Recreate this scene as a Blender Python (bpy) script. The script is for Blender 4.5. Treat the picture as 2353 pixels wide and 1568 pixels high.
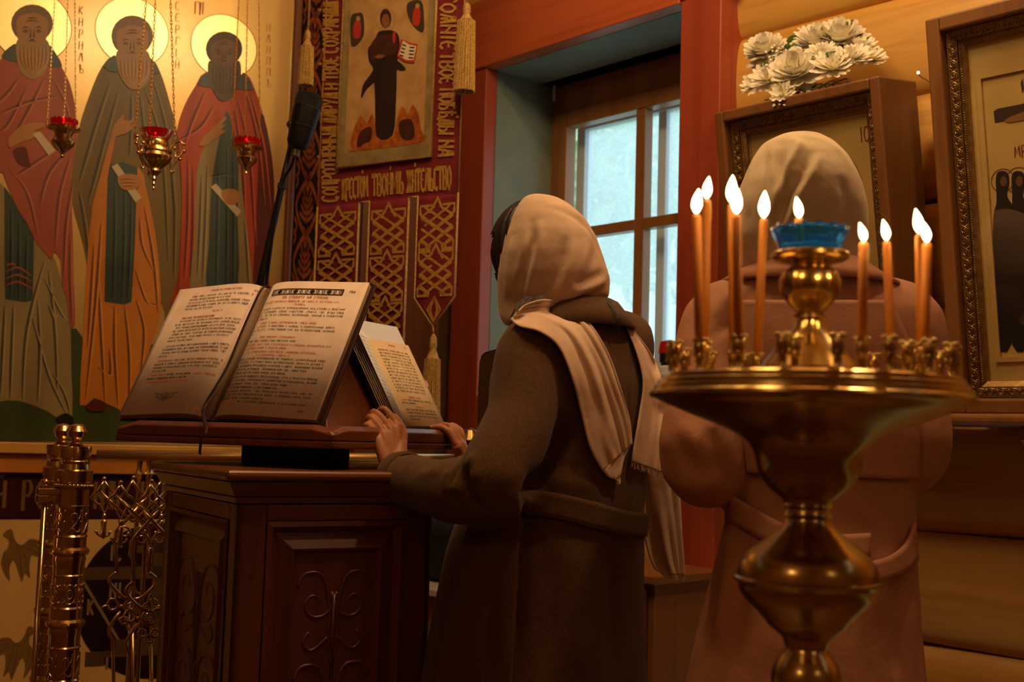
import bpy, bmesh, math, random
import numpy as np
from mathutils import Vector, Matrix
from mathutils.bvhtree import BVHTree
from mathutils.geometry import tessellate_polygon

for o in list(bpy.data.objects):
    bpy.data.objects.remove(o)
scene = bpy.context.scene
COL = scene.collection
random.seed(7)
RNG = np.random.default_rng(7)

# ------------------------------------------------------------------ camera
W_PX, H_PX, F_PX = 2353.0, 1568.0, 2700.0
CAM_H = 1.14
PITCH, ROLL = math.radians(4.78), math.radians(1.7)
cam_data = bpy.data.cameras.new('camera')
cam = bpy.data.objects.new('camera', cam_data)
COL.objects.link(cam)
cam_data.sensor_width = 36.0
cam_data.lens = 36.0 * F_PX / W_PX
cam_data.clip_start = 0.05
cam_data.clip_end = 200
CAM_R = (Matrix.Rotation(math.pi / 2 + PITCH, 3, 'X') @ Matrix.Rotation(ROLL, 3, 'Z'))
cam.matrix_world = Matrix.Translation((0, 0, CAM_H)) @ CAM_R.to_4x4()
cam_data.dof.use_dof = True
cam_data.dof.focus_distance = 2.45
cam_data.dof.aperture_fstop = 5.6
scene.camera = cam

# ------------------------------------------------------------------ sky, lamps, exposure
world = bpy.data.worlds.new('overcast_sky')
scene.world = world
world.use_nodes = True
wb = world.node_tree.nodes['Background']
wb.inputs[0].default_value = (0.75, 0.84, 0.96, 1)
wb.inputs[1].default_value = 2.2

def lamp(name, loc, power, col, rad):
    d = bpy.data.lights.new(name, 'POINT')
    d.energy = power
    d.color = col
    d.shadow_soft_size = rad
    o = bpy.data.objects.new(name, d)
    o.location = loc
    COL.objects.link(o)
    return o

WARM = (1.0, 0.68, 0.33)
# the chandelier hanging over the choir, above the frame, and the lamps in the nave behind the camera
for i in range(5):
    t = 2 * math.pi * i / 5 + 0.4
    lamp('chandelier_lamp', (-0.14 + 0.30 * math.cos(t), 2.08 + 0.30 * math.sin(t), 3.22), 14, WARM, 0.08)
lamp('choir_lamp', (0.95, 2.05, 3.2), 40, WARM, 0.06)
lamp('nave_lamp', (-1.6, -0.9, 3.0), 12, WARM, 0.12)
lamp('nave_lamp', (1.7, -1.3, 3.0), 4, WARM, 0.12)

scene.view_settings.view_transform = 'Standard'
scene.view_settings.look = 'None'
scene.view_settings.gamma = 1.0
scene.view_settings.use_curve_mapping = False
scene.view_settings.exposure = 0.0

# ------------------------------------------------------------------ picture geometry
CAMV = Vector((0, 0, CAM_H))
def ray(x, y):
    return CAM_R @ Vector(((x - W_PX / 2) / F_PX, -(y - H_PX / 2) / F_PX, -1.0))
def P(x, y, Y):
    """the point seen at pixel x, y whose distance in front of the camera is Y"""
    d = ray(x, y)
    return CAMV + d * (Y / d.y)
def on_plane(x, y, p0, n):
    d = ray(x, y)
    t = (Vector(p0) - CAMV).dot(Vector(n)) / d.dot(Vector(n))
    return CAMV + d * t

class Plane:
    """a vertical (or tilted) plane with an origin, a right direction u, an up direction v and a normal n towards the room"""
    def __init__(s, o, u, n, v=None):
        s.o = Vector(o); s.u = Vector(u).normalized(); s.n = Vector(n).normalized()
        s.v = Vector(v).normalized() if v is not None else Vector((0, 0, 1))
    def at(s, a, b, off=0.0):
        return s.o + s.u * a + s.v * b + s.n * off
    def px(s, x, y, off=0.0):
        """picture point -> (a, b) on the plane lifted by off"""
        p = on_plane(x, y, s.o + s.n * off, s.n) - s.o
        return (p.dot(s.u), p.dot(s.v))

AW = math.radians(42.5)
UW = Vector((math.sin(AW), -math.cos(AW), 0)); NW = Vector((-math.cos(AW), -math.sin(AW), 0))
WIN = Plane((0.5976, 3.6, 0), UW, NW)          # window wall, face of the window posts
CORNER = WIN.at(-1.324, 0)
AI = math.radians(25.0)
UI = Vector((math.cos(AI), math.sin(AI), 0)); NI = Vector((math.sin(AI), -math.cos(AI), 0))
ICO = Plane(CORNER, UI, NI)                    # icon screen wall (a is negative to the left)

# ------------------------------------------------------------------ mesh helpers
ORG = {}
def org_of(parent):
    return ORG.get(parent.name, Vector((0, 0, 0))) if parent is not None else Vector((0, 0, 0))

def put(me, name, mat, parent=None, kind=None, label=None, cat=None, group=None):
    o = bpy.data.objects.new(name, me)
    COL.objects.link(o)
    if mat is not None:
        me.materials.append(mat)
    if parent is not None:
        o.parent = parent
        ORG[o.name] = org_of(parent)
    else:
        ORG[o.name] = Vector((0, 0, 0))
    tag(o, label, cat, group, kind)
    return o

def tag(o, label=None, cat=None, group=None, kind=None):
    if label: o['label'] = label
    if cat: o['category'] = cat
    if group: o['group'] = group
    if kind: o['kind'] = kind
    return o

def thing(name, loc, label=None, cat=None, group=None, kind=None):
    o = bpy.data.objects.new(name, None)
    COL.objects.link(o)
    o.empty_display_size = 0.05
    o.location = loc
    ORG[o.name] = Vector(loc)
    return tag(o, label, cat, group, kind)

def copy_tree(o, parent=None):
    c = o.copy()
    COL.objects.link(c)
    c.parent = parent
    ORG[c.name] = ORG.get(o.name, Vector((0, 0, 0)))
    for ch in o.children:
        copy_tree(ch, c)
    return c

def frame_from(d, up=Vector((0, 0, 1))):
    d = Vector(d).normalized()
    if abs(d.dot(up)) > 0.98:
        up = Vector((1, 0, 0))
    a = d.cross(up).normalized()
    b = a.cross(d).normalized()
    return a, b

def smooth_poly(pts, n=4, closed=False):
    """Catmull-Rom through the points (any dimension)"""
    pts = [tuple(p) for p in pts]
    m = len(pts)
    out = []
    rng = range(m) if closed else range(m - 1)
    for i in rng:
        if closed:
            p0, p1, p2, p3 = pts[i - 1], pts[i], pts[(i + 1) % m], pts[(i + 2) % m]
        else:
            p0 = pts[max(i - 1, 0)]; p1 = pts[i]; p2 = pts[i + 1]; p3 = pts[min(i + 2, m - 1)]
        for k in range(n):
            t = k / n
            out.append(tuple(0.5 * ((2 * b) + (-a + c) * t + (2 * a - 5 * b + 4 * c - d) * t * t + (-a + 3 * b - 3 * c + d) * t ** 3)
                             for a, b, c, d in zip(p0, p1, p2, p3)))
    if not closed:
        out.append(pts[-1])
    return out

class MB:
    def __init__(s):
        s.V = []; s.F = []
    def quad_box(s, pl, a0, a1, b0, b1, o0, o1):
        """a box in the frame of a Plane"""
        c = [pl.at(a, b, o) for o in (o0, o1) for b in (b0, b1) for a in (a0, a1)]
        s._box(c)
        return s
    def _box(s, c):
        k = len(s.V); s.V += [Vector(p) for p in c]
        for f in ((0, 1, 3, 2), (4, 6, 7, 5), (0, 4, 5, 1), (2, 3, 7, 6), (0, 2, 6, 4), (1, 5, 7, 3)):
            s.F.append(tuple(k + i for i in f))
    def box(s, c, sx, sy, sz, rz=0.0):
        ca, sa = math.cos(rz), math.sin(rz)
        pts = []
        for z in (-.5, .5):
            for y in (-.5, .5):
                for x in (-.5, .5):
                    X, Y = x * sx, y * sy
                    pts.append(Vector((c[0] + X * ca - Y * sa, c[1] + X * sa + Y * ca, c[2] + z * sz)))
        s._box(pts)
        return s
    def tube(s, path, r, n=8, cap=True, flat=1.0, up=None, closed=False):
        path = [Vector(p) for p in path]
        m = len(path)
        k = len(s.V)
        prev = None
        for i, p in enumerate(path):
            if closed:
                d = path[(i + 1) % m] - path[i - 1]
            else:
                d = path[min(i + 1, m - 1)] - path[max(i - 1, 0)]
            if d.length < 1e-9: d = Vector((0, 0, 1))
            if prev is None:
                a, b = frame_from(d, up or Vector((0, 0, 1)))
            else:
                dn = d.normalized()
                a = (prev - dn * prev.dot(dn)).normalized()
                b = dn.cross(a) * -1
                b = a.cross(dn)
            prev = a
            rr = r[i] if isinstance(r, (list, tuple)) else r
            ra, rb = rr if isinstance(rr, tuple) else (rr, rr * flat)
            for j in range(n):
                t = 2 * math.pi * j / n
                s.V.append(p + a * (ra * math.cos(t)) + b * (rb * math.sin(t)))
        rngm = m if closed else m - 1
        for i in range(rngm):
            i2 = (i + 1) % m
            for j in range(n):
                j2 = (j + 1) % n
                s.F.append((k + i * n + j, k + i * n + j2, k + i2 * n + j2, k + i2 * n + j))
        if cap and not closed:
            s.F.append(tuple(k + j for j in range(n))[::-1])
            s.F.append(tuple(k + (m - 1) * n + j for j in range(n)))
        return s
    def lathe(s, c, prof, n=24, axis=None, cap=True):
        """prof: list of (r, z) about the point c"""
        c = Vector(c)
        ax = Vector(axis).normalized() if axis is not None else Vector((0, 0, 1))
        a, b = frame_from(ax, Vector((0, 1, 0)))
        k = len(s.V)
        for (r, z) in prof:
            for j in range(n):
                t = 2 * math.pi * j / n
                s.V.append(c + ax * z + a * (r * math.cos(t)) + b * (r * math.sin(t)))
        m = len(prof)
        for i in range(m - 1):
            for j in range(n):
                j2 = (j + 1) % n
                s.F.append((k + i * n + j, k + i * n + j2, k + (i + 1) * n + j2, k + (i + 1) * n + j))
        if cap:
            s.F.append(tuple(k + j for j in range(n))[::-1])
            s.F.append(tuple(k + (m - 1) * n + j for j in range(n)))
        return s
    def ball(s, c, r, n=10, m=6, sc=(1, 1, 1)):
        c = Vector(c); k = len(s.V)
        for i in range(m + 1):
            ph = math.pi * i / m
            for j in range(n):
                t = 2 * math.pi * j / n
                s.V.append(c + Vector((r * sc[0] * math.sin(ph) * math.cos(t), r * sc[1] * math.sin(ph) * math.sin(t), r * sc[2] * math.cos(ph))))
        for i in range(m):
            for j in range(n):
                j2 = (j + 1) % n
                s.F.append((k + i * n + j, k + (i + 1) * n + j, k + (i + 1) * n + j2, k + i * n + j2))
        return s
    def flat(s, pts3, n, th=0.0006):
        """a thin plate from a 3-D outline (concave is fine) extruded backwards along -n"""
        pts3 = [Vector(p) for p in pts3]
        n = Vector(n)
        tri = tessellate_polygon([pts3])
        k = len(s.V); m = len(pts3)
        s.V += pts3
        for t in tri:
            a, b, c = t
            if (pts3[b] - pts3[a]).cross(pts3[c] - pts3[a]).dot(n) < 0: a, c = c, a
            s.F.append((k + a, k + b, k + c))
        if th > 0:
            s.V += [p - n * th for p in pts3]
            for t in tri:
                a, b, c = t
                if (pts3[b] - pts3[a]).cross(pts3[c] - pts3[a]).dot(n) > 0: a, c = c, a
                s.F.append((k + m + a, k + m + b, k + m + c))
            for i in range(m):
                j = (i + 1) % m
                s.F.append((k + i, k + j, k + m + j, k + m + i))
        return s
    def strip2(s, poly, w, mp, closed=False):
        """a flat ribbon along a 2-D polyline; w a width or a function of direction; mp maps 2-D to 3-D"""
        m = len(poly)
        if m < 2: return s
        k = len(s.V)
        for i, p in enumerate(poly):
            if closed:
                q0, q1 = poly[i - 1], poly[(i + 1) % m]
            else:
                q0, q1 = poly[max(i - 1, 0)], poly[min(i + 1, m - 1)]
            dx, dy = q1[0] - q0[0], q1[1] - q0[1]
            L = math.hypot(dx, dy) or 1e-9
            nx, ny = -dy / L, dx / L
            ww = w(dx / L, dy / L) if callable(w) else (w[i] if isinstance(w, (list, tuple)) else w)
            miter = 1.0
            if 0 < i < m - 1 or closed:
                ax, ay = p[0] - q0[0], p[1] - q0[1]
                La = math.hypot(ax, ay) or 1e-9
                c = abs((ax * dx + ay * dy) / (La * L))
                miter = 1 / max(c, 0.5)
            h = ww * 0.5 * miter
            s.V.append(mp(p[0] + nx * h, p[1] + ny * h)); s.V.append(mp(p[0] - nx * h, p[1] - ny * h))
        for i in range(m if closed else m - 1):
            j = (i + 1) % m
            s.F.append((k + 2 * i + 1, k + 2 * j + 1, k + 2 * j, k + 2 * i))
        return s
    def grid(s, fn, nu, nv):
        k = len(s.V)
        for i in range(nu + 1):
            for j in range(nv + 1):
                s.V.append(Vector(fn(i / nu, j / nv)))
        for i in range(nu):
            for j in range(nv):
                q = k + i * (nv + 1) + j
                s.F.append((q, q + nv + 1, q + nv + 2, q + 1))
        return s
    def mesh(s, name, org=Vector((0, 0, 0)), smooth=False):
        me = bpy.data.meshes.new(name)
        me.from_pydata([tuple(Vector(v) - org) for v in s.V], [], s.F)
        if smooth:
            me.polygons.foreach_set('use_smooth', [True] * len(me.polygons))
        me.update()
        return me
    def build(s, name, mat, parent=None, smooth=False, bevel=0.0, seg=2, solid=0.0, label=None, cat=None, group=None, kind=None, fix=False, auto=None):
        me = s.mesh(name, org_of(parent), smooth)
        if fix:
            b = bmesh.new(); b.from_mesh(me)
            bmesh.ops.recalc_face_normals(b, faces=b.faces)
            b.to_mesh(me); b.free()
        o = put(me, name, mat, parent, kind, label, cat, group)
        if auto is not None:
            me.polygons.foreach_set('use_smooth', [True] * len(me.polygons))
            me.set_sharp_from_angle(angle=math.radians(auto))
        if solid:
            md = o.modifiers.new('solid', 'SOLIDIFY'); md.thickness = solid; md.offset = 0
        if bevel:
            md = o.modifiers.new('bevel', 'BEVEL'); md.width = bevel; md.segments = seg; md.limit_method = 'ANGLE'
            md.harden_normals = False
        return o

# ------------------------------------------------------------------ materials
MATS = {}
def s2l(c):
    return tuple((x / 12.92 if x <= 0.04045 else ((x + 0.055) / 1.055) ** 2.4) for x in c)
def hexc(h):
    h = h.lstrip('#')
    return s2l(tuple(int(h[i:i + 2], 16) / 255 for i in (0, 2, 4)))

def mat(name, col, rough=0.5, metal=0.0, spec=0.5, noise=None, bump=None, coat=0.0, coat_rough=0.1, sheen=0.0, trans=0.0, emit=None, estr=0.0, sss=0.0, coord='Object'):
    """noise = (colour2, scale, detail, stretch(x,y,z)); bump = (strength, scale, stretch)"""
    if name in MATS: return MATS[name]
    m = bpy.data.materials.new(name); m.use_nodes = True
    nt = m.node_tree; b = nt.nodes['Principled BSDF']
    col = hexc(col) if isinstance(col, str) else col
    b.inputs['Base Color'].default_value = (*col, 1)
    b.inputs['Roughness'].default_value = rough
    b.inputs['Metallic'].default_value = metal
    b.inputs['Specular IOR Level'].default_value = spec
    b.inputs['Coat Weight'].default_value = coat
    b.inputs['Coat Roughness'].default_value = coat_rough
    b.inputs['Sheen Weight'].default_value = sheen
    b.inputs['Transmission Weight'].default_value = trans
    if sss:
        b.inputs['Subsurface Weight'].default_value = sss
        b.inputs['Subsurface Radius'].default_value = (0.012, 0.005, 0.002)
    if emit is not None:
        b.inputs['Emission Color'].default_value = (*(hexc(emit) if isinstance(emit, str) else emit), 1)
        b.inputs['Emission Strength'].default_value = estr
    tc = None
    def coords(stretch):
        nonlocal tc
        if tc is None: tc = nt.nodes.new('ShaderNodeTexCoord')
        mp = nt.nodes.new('ShaderNodeMapping')
        mp.inputs['Scale'].default_value = stretch
        nt.links.new(tc.outputs[coord], mp.inputs[0])
        return mp.outputs[0]
    if noise:
        c2, sc, det, st = noise
        c2 = hexc(c2) if isinstance(c2, str) else c2
        n = nt.nodes.new('ShaderNodeTexNoise')
        n.inputs['Scale'].default_value = sc; n.inputs['Detail'].default_value = det
        nt.links.new(coords(st), n.inputs['Vector'])
        r = nt.nodes.new('ShaderNodeValToRGB')
        r.color_ramp.elements[0].position = 0.35; r.color_ramp.elements[1].position = 0.68
        r.color_ramp.elements[0].color = (*col, 1); r.color_ramp.elements[1].color = (*c2, 1)
        nt.links.new(n.outputs['Fac'], r.inputs[0])
        nt.links.new(r.outputs[0], b.inputs['Base Color'])
    if bump:
        st, sc, stretch = bump
        n = nt.nodes.new('ShaderNodeTexNoise')
        n.inputs['Scale'].default_value = sc; n.inputs['Detail'].default_value = 4
        nt.links.new(coords(stretch), n.inputs['Vector'])
        bp = nt.nodes.new('ShaderNodeBump'); bp.inputs['Strength'].default_value = st; bp.inputs['Distance'].default_value = 0.004
        nt.links.new(n.outputs['Fac'], bp.inputs['Height'])
        nt.links.new(bp.outputs[0], b.inputs['Normal'])
    MATS[name] = m
    return m

def rot_wood(name, c1, c2, c3, ang, rough=0.5, scale=3.0, along=(0.06, 1, 1), coat=0.0, knots=False, bump=0.25):
    """wood with grain along the x axis of a frame turned by ang about z; along stretches the grain"""
    if name in MATS: return MATS[name]
    m = bpy.data.materials.new(name); m.use_nodes = True
    nt = m.node_tree; b = nt.nodes['Principled BSDF']
    b.inputs['Roughness'].default_value = rough
    b.inputs['Coat Weight'].default_value = coat; b.inputs['Coat Roughness'].default_value = 0.25
    tc = nt.nodes.new('ShaderNodeTexCoord')
    mr = nt.nodes.new('ShaderNodeMapping'); mr.inputs['Rotation'].default_value = (0, 0, -ang)
    nt.links.new(tc.outputs['Object'], mr.inputs[0])
    ms = nt.nodes.new('ShaderNodeMapping'); ms.inputs['Scale'].default_value = along
    nt.links.new(mr.outputs[0], ms.inputs[0])
    n1 = nt.nodes.new('ShaderNodeTexNoise'); n1.inputs['Scale'].default_value = scale * 8; n1.inputs['Detail'].default_value = 6; n1.inputs['Distortion'].default_value = 0.6
    n2 = nt.nodes.new('ShaderNodeTexNoise'); n2.inputs['Scale'].default_value = scale; n2.inputs['Detail'].default_value = 3; n2.inputs['Distortion'].default_value = 1.2
    nt.links.new(ms.outputs[0], n1.inputs['Vector']); nt.links.new(ms.outputs[0], n2.inputs['Vector'])
    r1 = nt.nodes.new('ShaderNodeValToRGB')
    r1.color_ramp.elements[0].position = 0.32; r1.color_ramp.elements[1].position = 0.7
    r1.color_ramp.elements[0].color = (*hexc(c1), 1); r1.color_ramp.elements[1].color = (*hexc(c2), 1)
    nt.links.new(n2.outputs['Fac'], r1.inputs[0])
    r2 = nt.nodes.new('ShaderNodeValToRGB')
    r2.color_ramp.elements[0].position = 0.5; r2.color_ramp.elements[1].position = 0.75
    r2.color_ramp.elements[0].color = (0, 0, 0, 1); r2.color_ramp.elements[1].color = (0.7, 0.7, 0.7, 1)
    nt.links.new(n1.outputs['Fac'], r2.inputs[0])
    mx = nt.nodes.new('ShaderNodeMix'); mx.data_type = 'RGBA'
    mx.inputs['B'].default_value = (*hexc(c3), 1)
    nt.links.new(r2.outputs[0], mx.inputs['Factor']); nt.links.new(r1.outputs[0], mx.inputs['A'])
    out = mx.outputs['Result']
    if knots:
        v = nt.nodes.new('ShaderNodeTexVoronoi'); v.inputs['Scale'].default_value = 2.2
        mk = nt.nodes.new('ShaderNodeMapping'); mk.inputs['Scale'].default_value = (0.7, 1.3, 1.3)
        nt.links.new(mr.outputs[0], mk.inputs[0]); nt.links.new(mk.outputs[0], v.inputs['Vector'])
        rk = nt.nodes.new('ShaderNodeValToRGB')
        rk.color_ramp.elements[0].position = 0.03; rk.color_ramp.elements[1].position = 0.055
        rk.color_ramp.elements[0].color = (1, 1, 1, 1); rk.color_ramp.elements[1].color = (0, 0, 0, 1)
        nt.links.new(v.outputs['Distance'], rk.inputs[0])
        mk2 = nt.nodes.new('ShaderNodeMix'); mk2.data_type = 'RGBA'
        mk2.inputs['B'].default_value = (*hexc('#2a1408'), 1)
        nt.links.new(rk.outputs[0], mk2.inputs['Factor']); nt.links.new(out, mk2.inputs['A'])
        out = mk2.outputs['Result']
    nt.links.new(out, b.inputs['Base Color'])
    bp = nt.nodes.new('ShaderNodeBump'); bp.inputs['Strength'].default_value = bump; bp.inputs['Distance'].default_value = 0.003
    nt.links.new(n1.outputs['Fac'], bp.inputs['Height']); nt.links.new(bp.outputs[0], b.inputs['Normal'])
    MATS[name] = m
    return m

def glass_mat(name, tint=(1, 1, 1), mist=0.0, mist_scale=60.0, rough=0.02):
    """thin pane: sees through, Fresnel gloss; mist adds scattered droplets of condensation"""
    m = bpy.data.materials.new(name); m.use_nodes = True
    nt = m.node_tree; nt.nodes.clear()
    out = nt.nodes.new('ShaderNodeOutputMaterial')
    tr = nt.nodes.new('ShaderNodeBsdfTransparent'); tr.inputs[0].default_value = (*tint, 1)
    gl = nt.nodes.new('ShaderNodeBsdfGlossy'); gl.inputs['Roughness'].default_value = rough
    lw = nt.nodes.new('ShaderNodeLayerWeight'); lw.inputs[0].default_value = 0.5
    pw = nt.nodes.new('ShaderNodeMath'); pw.operation = 'POWER'; pw.inputs[1].default_value = 5.0
    nt.links.new(lw.outputs['Facing'], pw.inputs[0])
    fr = nt.nodes.new('ShaderNodeMath'); fr.operation = 'MULTIPLY_ADD'; fr.inputs[1].default_value = 0.9; fr.inputs[2].default_value = 0.035
    nt.links.new(pw.outputs[0], fr.inputs[0])
    mx = nt.nodes.new('ShaderNodeMixShader')
    nt.links.new(fr.outputs[0], mx.inputs[0]); nt.links.new(tr.outputs[0], mx.inputs[1]); nt.links.new(gl.outputs[0], mx.inputs[2])
    last = mx.outputs[0]
    if mist:
        tl = nt.nodes.new('ShaderNodeBsdfTranslucent'); tl.inputs[0].default_value = (0.85, 0.95, 1.0, 1)
        tc = nt.nodes.new('ShaderNodeTexCoord')
        n = nt.nodes.new('ShaderNodeTexNoise'); n.inputs['Scale'].default_value = mist_scale; n.inputs['Detail'].default_value = 5
        nt.links.new(tc.outputs['Object'], n.inputs['Vector'])
        r = nt.nodes.new('ShaderNodeValToRGB')
        r.color_ramp.elements[0].position = 0.42; r.color_ramp.elements[1].position = 0.62
        r.color_ramp.elements[0].color = (mist * .7, mist * .7, mist * .7, 1); r.color_ramp.elements[1].color = (mist, mist, mist, 1)
        nt.links.new(n.outputs['Fac'], r.inputs[0])
        m2 = nt.nodes.new('ShaderNodeMixShader')
        nt.links.new(r.outputs[0], m2.inputs[0]); nt.links.new(last, m2.inputs[1]); nt.links.new(tl.outputs[0], m2.inputs[2])
        last = m2.outputs[0]
    nt.links.new(last, out.inputs[0])
    return m

ANGW = math.atan2(UW.y, UW.x); ANGI = math.atan2(UI.y, UI.x)
M_LOG = rot_wood('log_pine', '#d6a552', '#c08e42', '#966428', ANGW, rough=0.45, scale=2.6, coat=0.2, knots=True, bump=0.7)
M_FLOOR = rot_wood('floor_boards', '#5a3418', '#6e4420', '#3c200e', 0.3, rough=0.4)
M_CEIL = rot_wood('ceiling_boards', '#9a6a36', '#b58044', '#7a5028', 0.0, rough=0.6)
M_PLASTER = mat('dim_wall', '#8a6238', 0.8, noise=('#7a5430', 3, 3, (1, 1, 1)))
M_RED = rot_wood('red_stained_pine', '#b0502e', '#a0442a', '#7e3018', ANGW, rough=0.42, scale=2.0, along=(1, 1, 0.05), coat=0.15, knots=False, bump=0.12)
M_REDH = rot_wood('red_stained_pine_lintel', '#c8642f', '#b8562a', '#8e3c1a', ANGW, rough=0.42, scale=2.0, along=(0.05, 1, 1), coat=0.15, knots=True, bump=0.12)
M_REVEAL = mat('grey_green_paint', '#7f8674', 0.6, noise=('#72796a', 6, 4, (1, 1, 1)))
M_SASH = rot_wood('sash_pine', '#a06a34', '#8e5c2c', '#6e421c', ANGW, rough=0.4, along=(1, 1, 0.06), coat=0.2)
M_BRASS = mat('polished_brass', (0.80, 0.58, 0.23), 0.2, 1.0, noise=((0.58, 0.39, 0.13), 9, 4, (1, 1, 1)))
M_BRASSD = mat('aged_brass', (0.62, 0.44, 0.16), 0.22, 1.0, noise=((0.44, 0.29, 0.09), 14, 4, (1, 1, 1)))
M_DARK = mat('black_plastic', '#0c0b0b', 0.45)
M_WHITE = mat('white_paper', '#e9e2da', 0.7)

# ------------------------------------------------------------------ the room
def struct(name, mb, m, parent=None, **k):
    return mb.build(name, m, parent, kind='structure' if parent is None else None, **k)

# room corners in plan: the log wall and the icon screen meet at CORNER; two more walls close the room behind the camera
A_R = WIN.at(5.6, 0); A_L = ICO.at(-5.2, 0); A_B = A_R + (A_L - CORNER)
CEIL = 3.7
m = MB(); k = [CORNER, A_R, A_B, A_L]
m.flat([Vector((p.x, p.y, 0)) for p in k], Vector((0, 0, 1)), 0.1); struct('floor', m, M_FLOOR)
m = MB(); m.flat([Vector((p.x, p.y, CEIL + .1)) for p in k], Vector((0, 0, 1)), 0.1); struct('ceiling', m, M_CEIL)
m = MB(); m.quad_box(Plane(A_L, UW, -NW), -.1, 7.0, 0, CEIL, -.12, 0); struct('wall_left', m, M_PLASTER)
m = MB(); m.quad_box(Plane(A_R, UI, -NI), -5.3, .1, 0, CEIL, -.12, 0); struct('wall_back', m, M_PLASTER)
m = MB(); m.quad_box(ICO, -5.3, 0.22, 0, CEIL, -.14, -.04); struct('wall_screen', m, M_PLASTER)

# window wall: horizontal logs around the opening
S_L, S_R = -1.075, -0.121                     # clear opening between the posts
Z_TOP = (WIN.at(0, 0).z + 0) or 0
za = WIN.px(1090, 158)[1]; zb = WIN.px(1555, 20)[1]
Z_LINT = (za + zb) / 2
Z_SILL = WIN.px(1525, 905, -.1)[1]
print('lintel z', za, zb, 'sill', Z_SILL)
wall = thing('wall_window', WIN.at(0, 0), kind='structure')
LOG_H = 0.30
z0 = WIN.px(2200, 1228, -.09)[1] - 5 * LOG_H  # a joint between logs seen under the right icon
def log(a0, a1, zc, h):
    mb = MB()
    prof = []
    n = 12
    for i in range(n + 1):
        t = math.pi * i / n
        prof.append((-0.14 + 0.06 * math.sin(t) ** 0.5, zc - h * .5 * math.cos(t)))
    prof += [(-.30, zc + h * .5), (-.30, zc - h * .5)]
    k = len(mb.V); N = len(prof); seg = max(2, int((a1 - a0) / .25))
    for i in range(seg + 1):
        a = a0 + (a1 - a0) * i / seg
        wob = 0.006 * math.sin(a * 3.1 + zc * 9)
        for (o, z) in prof:
            mb.V.append(WIN.at(a, z + wob * (0 if o < -.2 else 1), o))
    for i in range(seg):
        for j in range(N):
            j2 = (j + 1) % N
            mb.F.append((i * N + j, (i + 1) * N + j, (i + 1) * N + j2, i * N + j2))
    mb.F.append(tuple(range(N))); mb.F.append(tuple(seg * N + j for j in range(N))[::-1])
    mb.build('log', M_LOG, wall, auto=50, fix=True)
i = 0
z = z0
while z > 0: z -= LOG_H
while z < CEIL:
    lo, hi = max(z, 0.0), min(z + LOG_H, CEIL)
    if hi - lo > 0.02:
        c, h = (lo + hi) / 2, hi - lo
        if hi <= Z_SILL - 0.08 or lo >= Z_LINT + 0.02:
            log(-1.5, 5.7, c, h)
        else:
            log(-1.5, S_L - .03, c, h); log(S_R + .03, 5.7, c, h)
    z += LOG_H
# the stretches of wall just above and below the opening
m = MB(); m.quad_box(WIN, S_L - .05, S_R + .05, Z_SILL - .34, Z_SILL - .03, -.32, -.10); m.build('sill_beam', M_LOG, wall)
m = MB(); m.quad_box(WIN, S_L - .05, S_R + .05, Z_LINT + .02, Z_LINT + .34, -.32, -.10); m.build('head_beam', M_LOG, wall)
m = MB(); m.quad_box(WIN, -1.5, S_L - .02, 0, CEIL, -.36, -.29); m.quad_box(WIN, S_R + .02, 5.7, 0, CEIL, -.36, -.29)
m.quad_box(WIN, S_L - .02, S_R + .02, 0, Z_SILL - .02, -.36, -.29); m.quad_box(WIN, S_L - .02, S_R + .02, Z_LINT, CEIL, -.36, -.29)
m.build('outer_cladding', M_PLASTER, wall)

# window: red posts and lintel, painted reveal, pine sash with panes
win = thing('window_1', WIN.at(S_L, Z_SILL), kind='structure')
def wbox(name, mt, a0, a1, b0, b1, o0, o1, parent=win, bevel=0.004, **k):
    mb = MB(); mb.quad_box(WIN, a0, a1, b0, b1, o0, o1)
    return mb.build(name, mt, parent, bevel=bevel, fix=True, **k)
ztp = Z_LINT + 0.27
wbox('red_post', M_RED, S_L - .165, S_L, .25, Z_LINT - .002, -.0575, 0)
wbox('red_post', M_RED, S_R, S_R + .162, .25, WIN.px(1600, 0)[1] + .01, -.0575, 0.004)
wbox('post_backing', M_RED, S_R + .022, S_R + .160, .25, WIN.px(1600, 0)[1] + .01, -.16, -.058)
wbox('red_lintel', M_REDH, S_L - .19, S_R - .002, Z_LINT, ztp, -.0495, 0.012)
wbox('red_lintel', M_REDH, S_R - .0, S_R + .2, WIN.px(1600, 0)[1] + .012, WIN.px(1600, 0)[1] + .24, -.16, 0.012)
wbox('red_sill_board', M_REDH, S_L, S_R, Z_SILL - .14, Z_SILL - .001, -.16, 0.0)
SO = -.347                                   # plane of the inner sash
wbox('reveal_board', M_REVEAL, S_L - .02, S_L, Z_SILL, Z_LINT, SO - .1, -.058, bevel=0)
wbox('reveal_board', M_REVEAL, S_R, S_R + .02, Z_SILL, Z_LINT, SO - .1, -.058, bevel=0)
wbox('reveal_head', M_REVEAL, S_L - .02, S_R + .02, Z_LINT, Z_LINT + .02, SO - .1, -.05, bevel=0)
wbox('window_sill', mat('sill_paint', '#d8d4cc', .4), S_L, S_R, Z_SILL - .02, Z_SILL, SO - .1, .0)
zt = Z_LINT - .001
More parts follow.
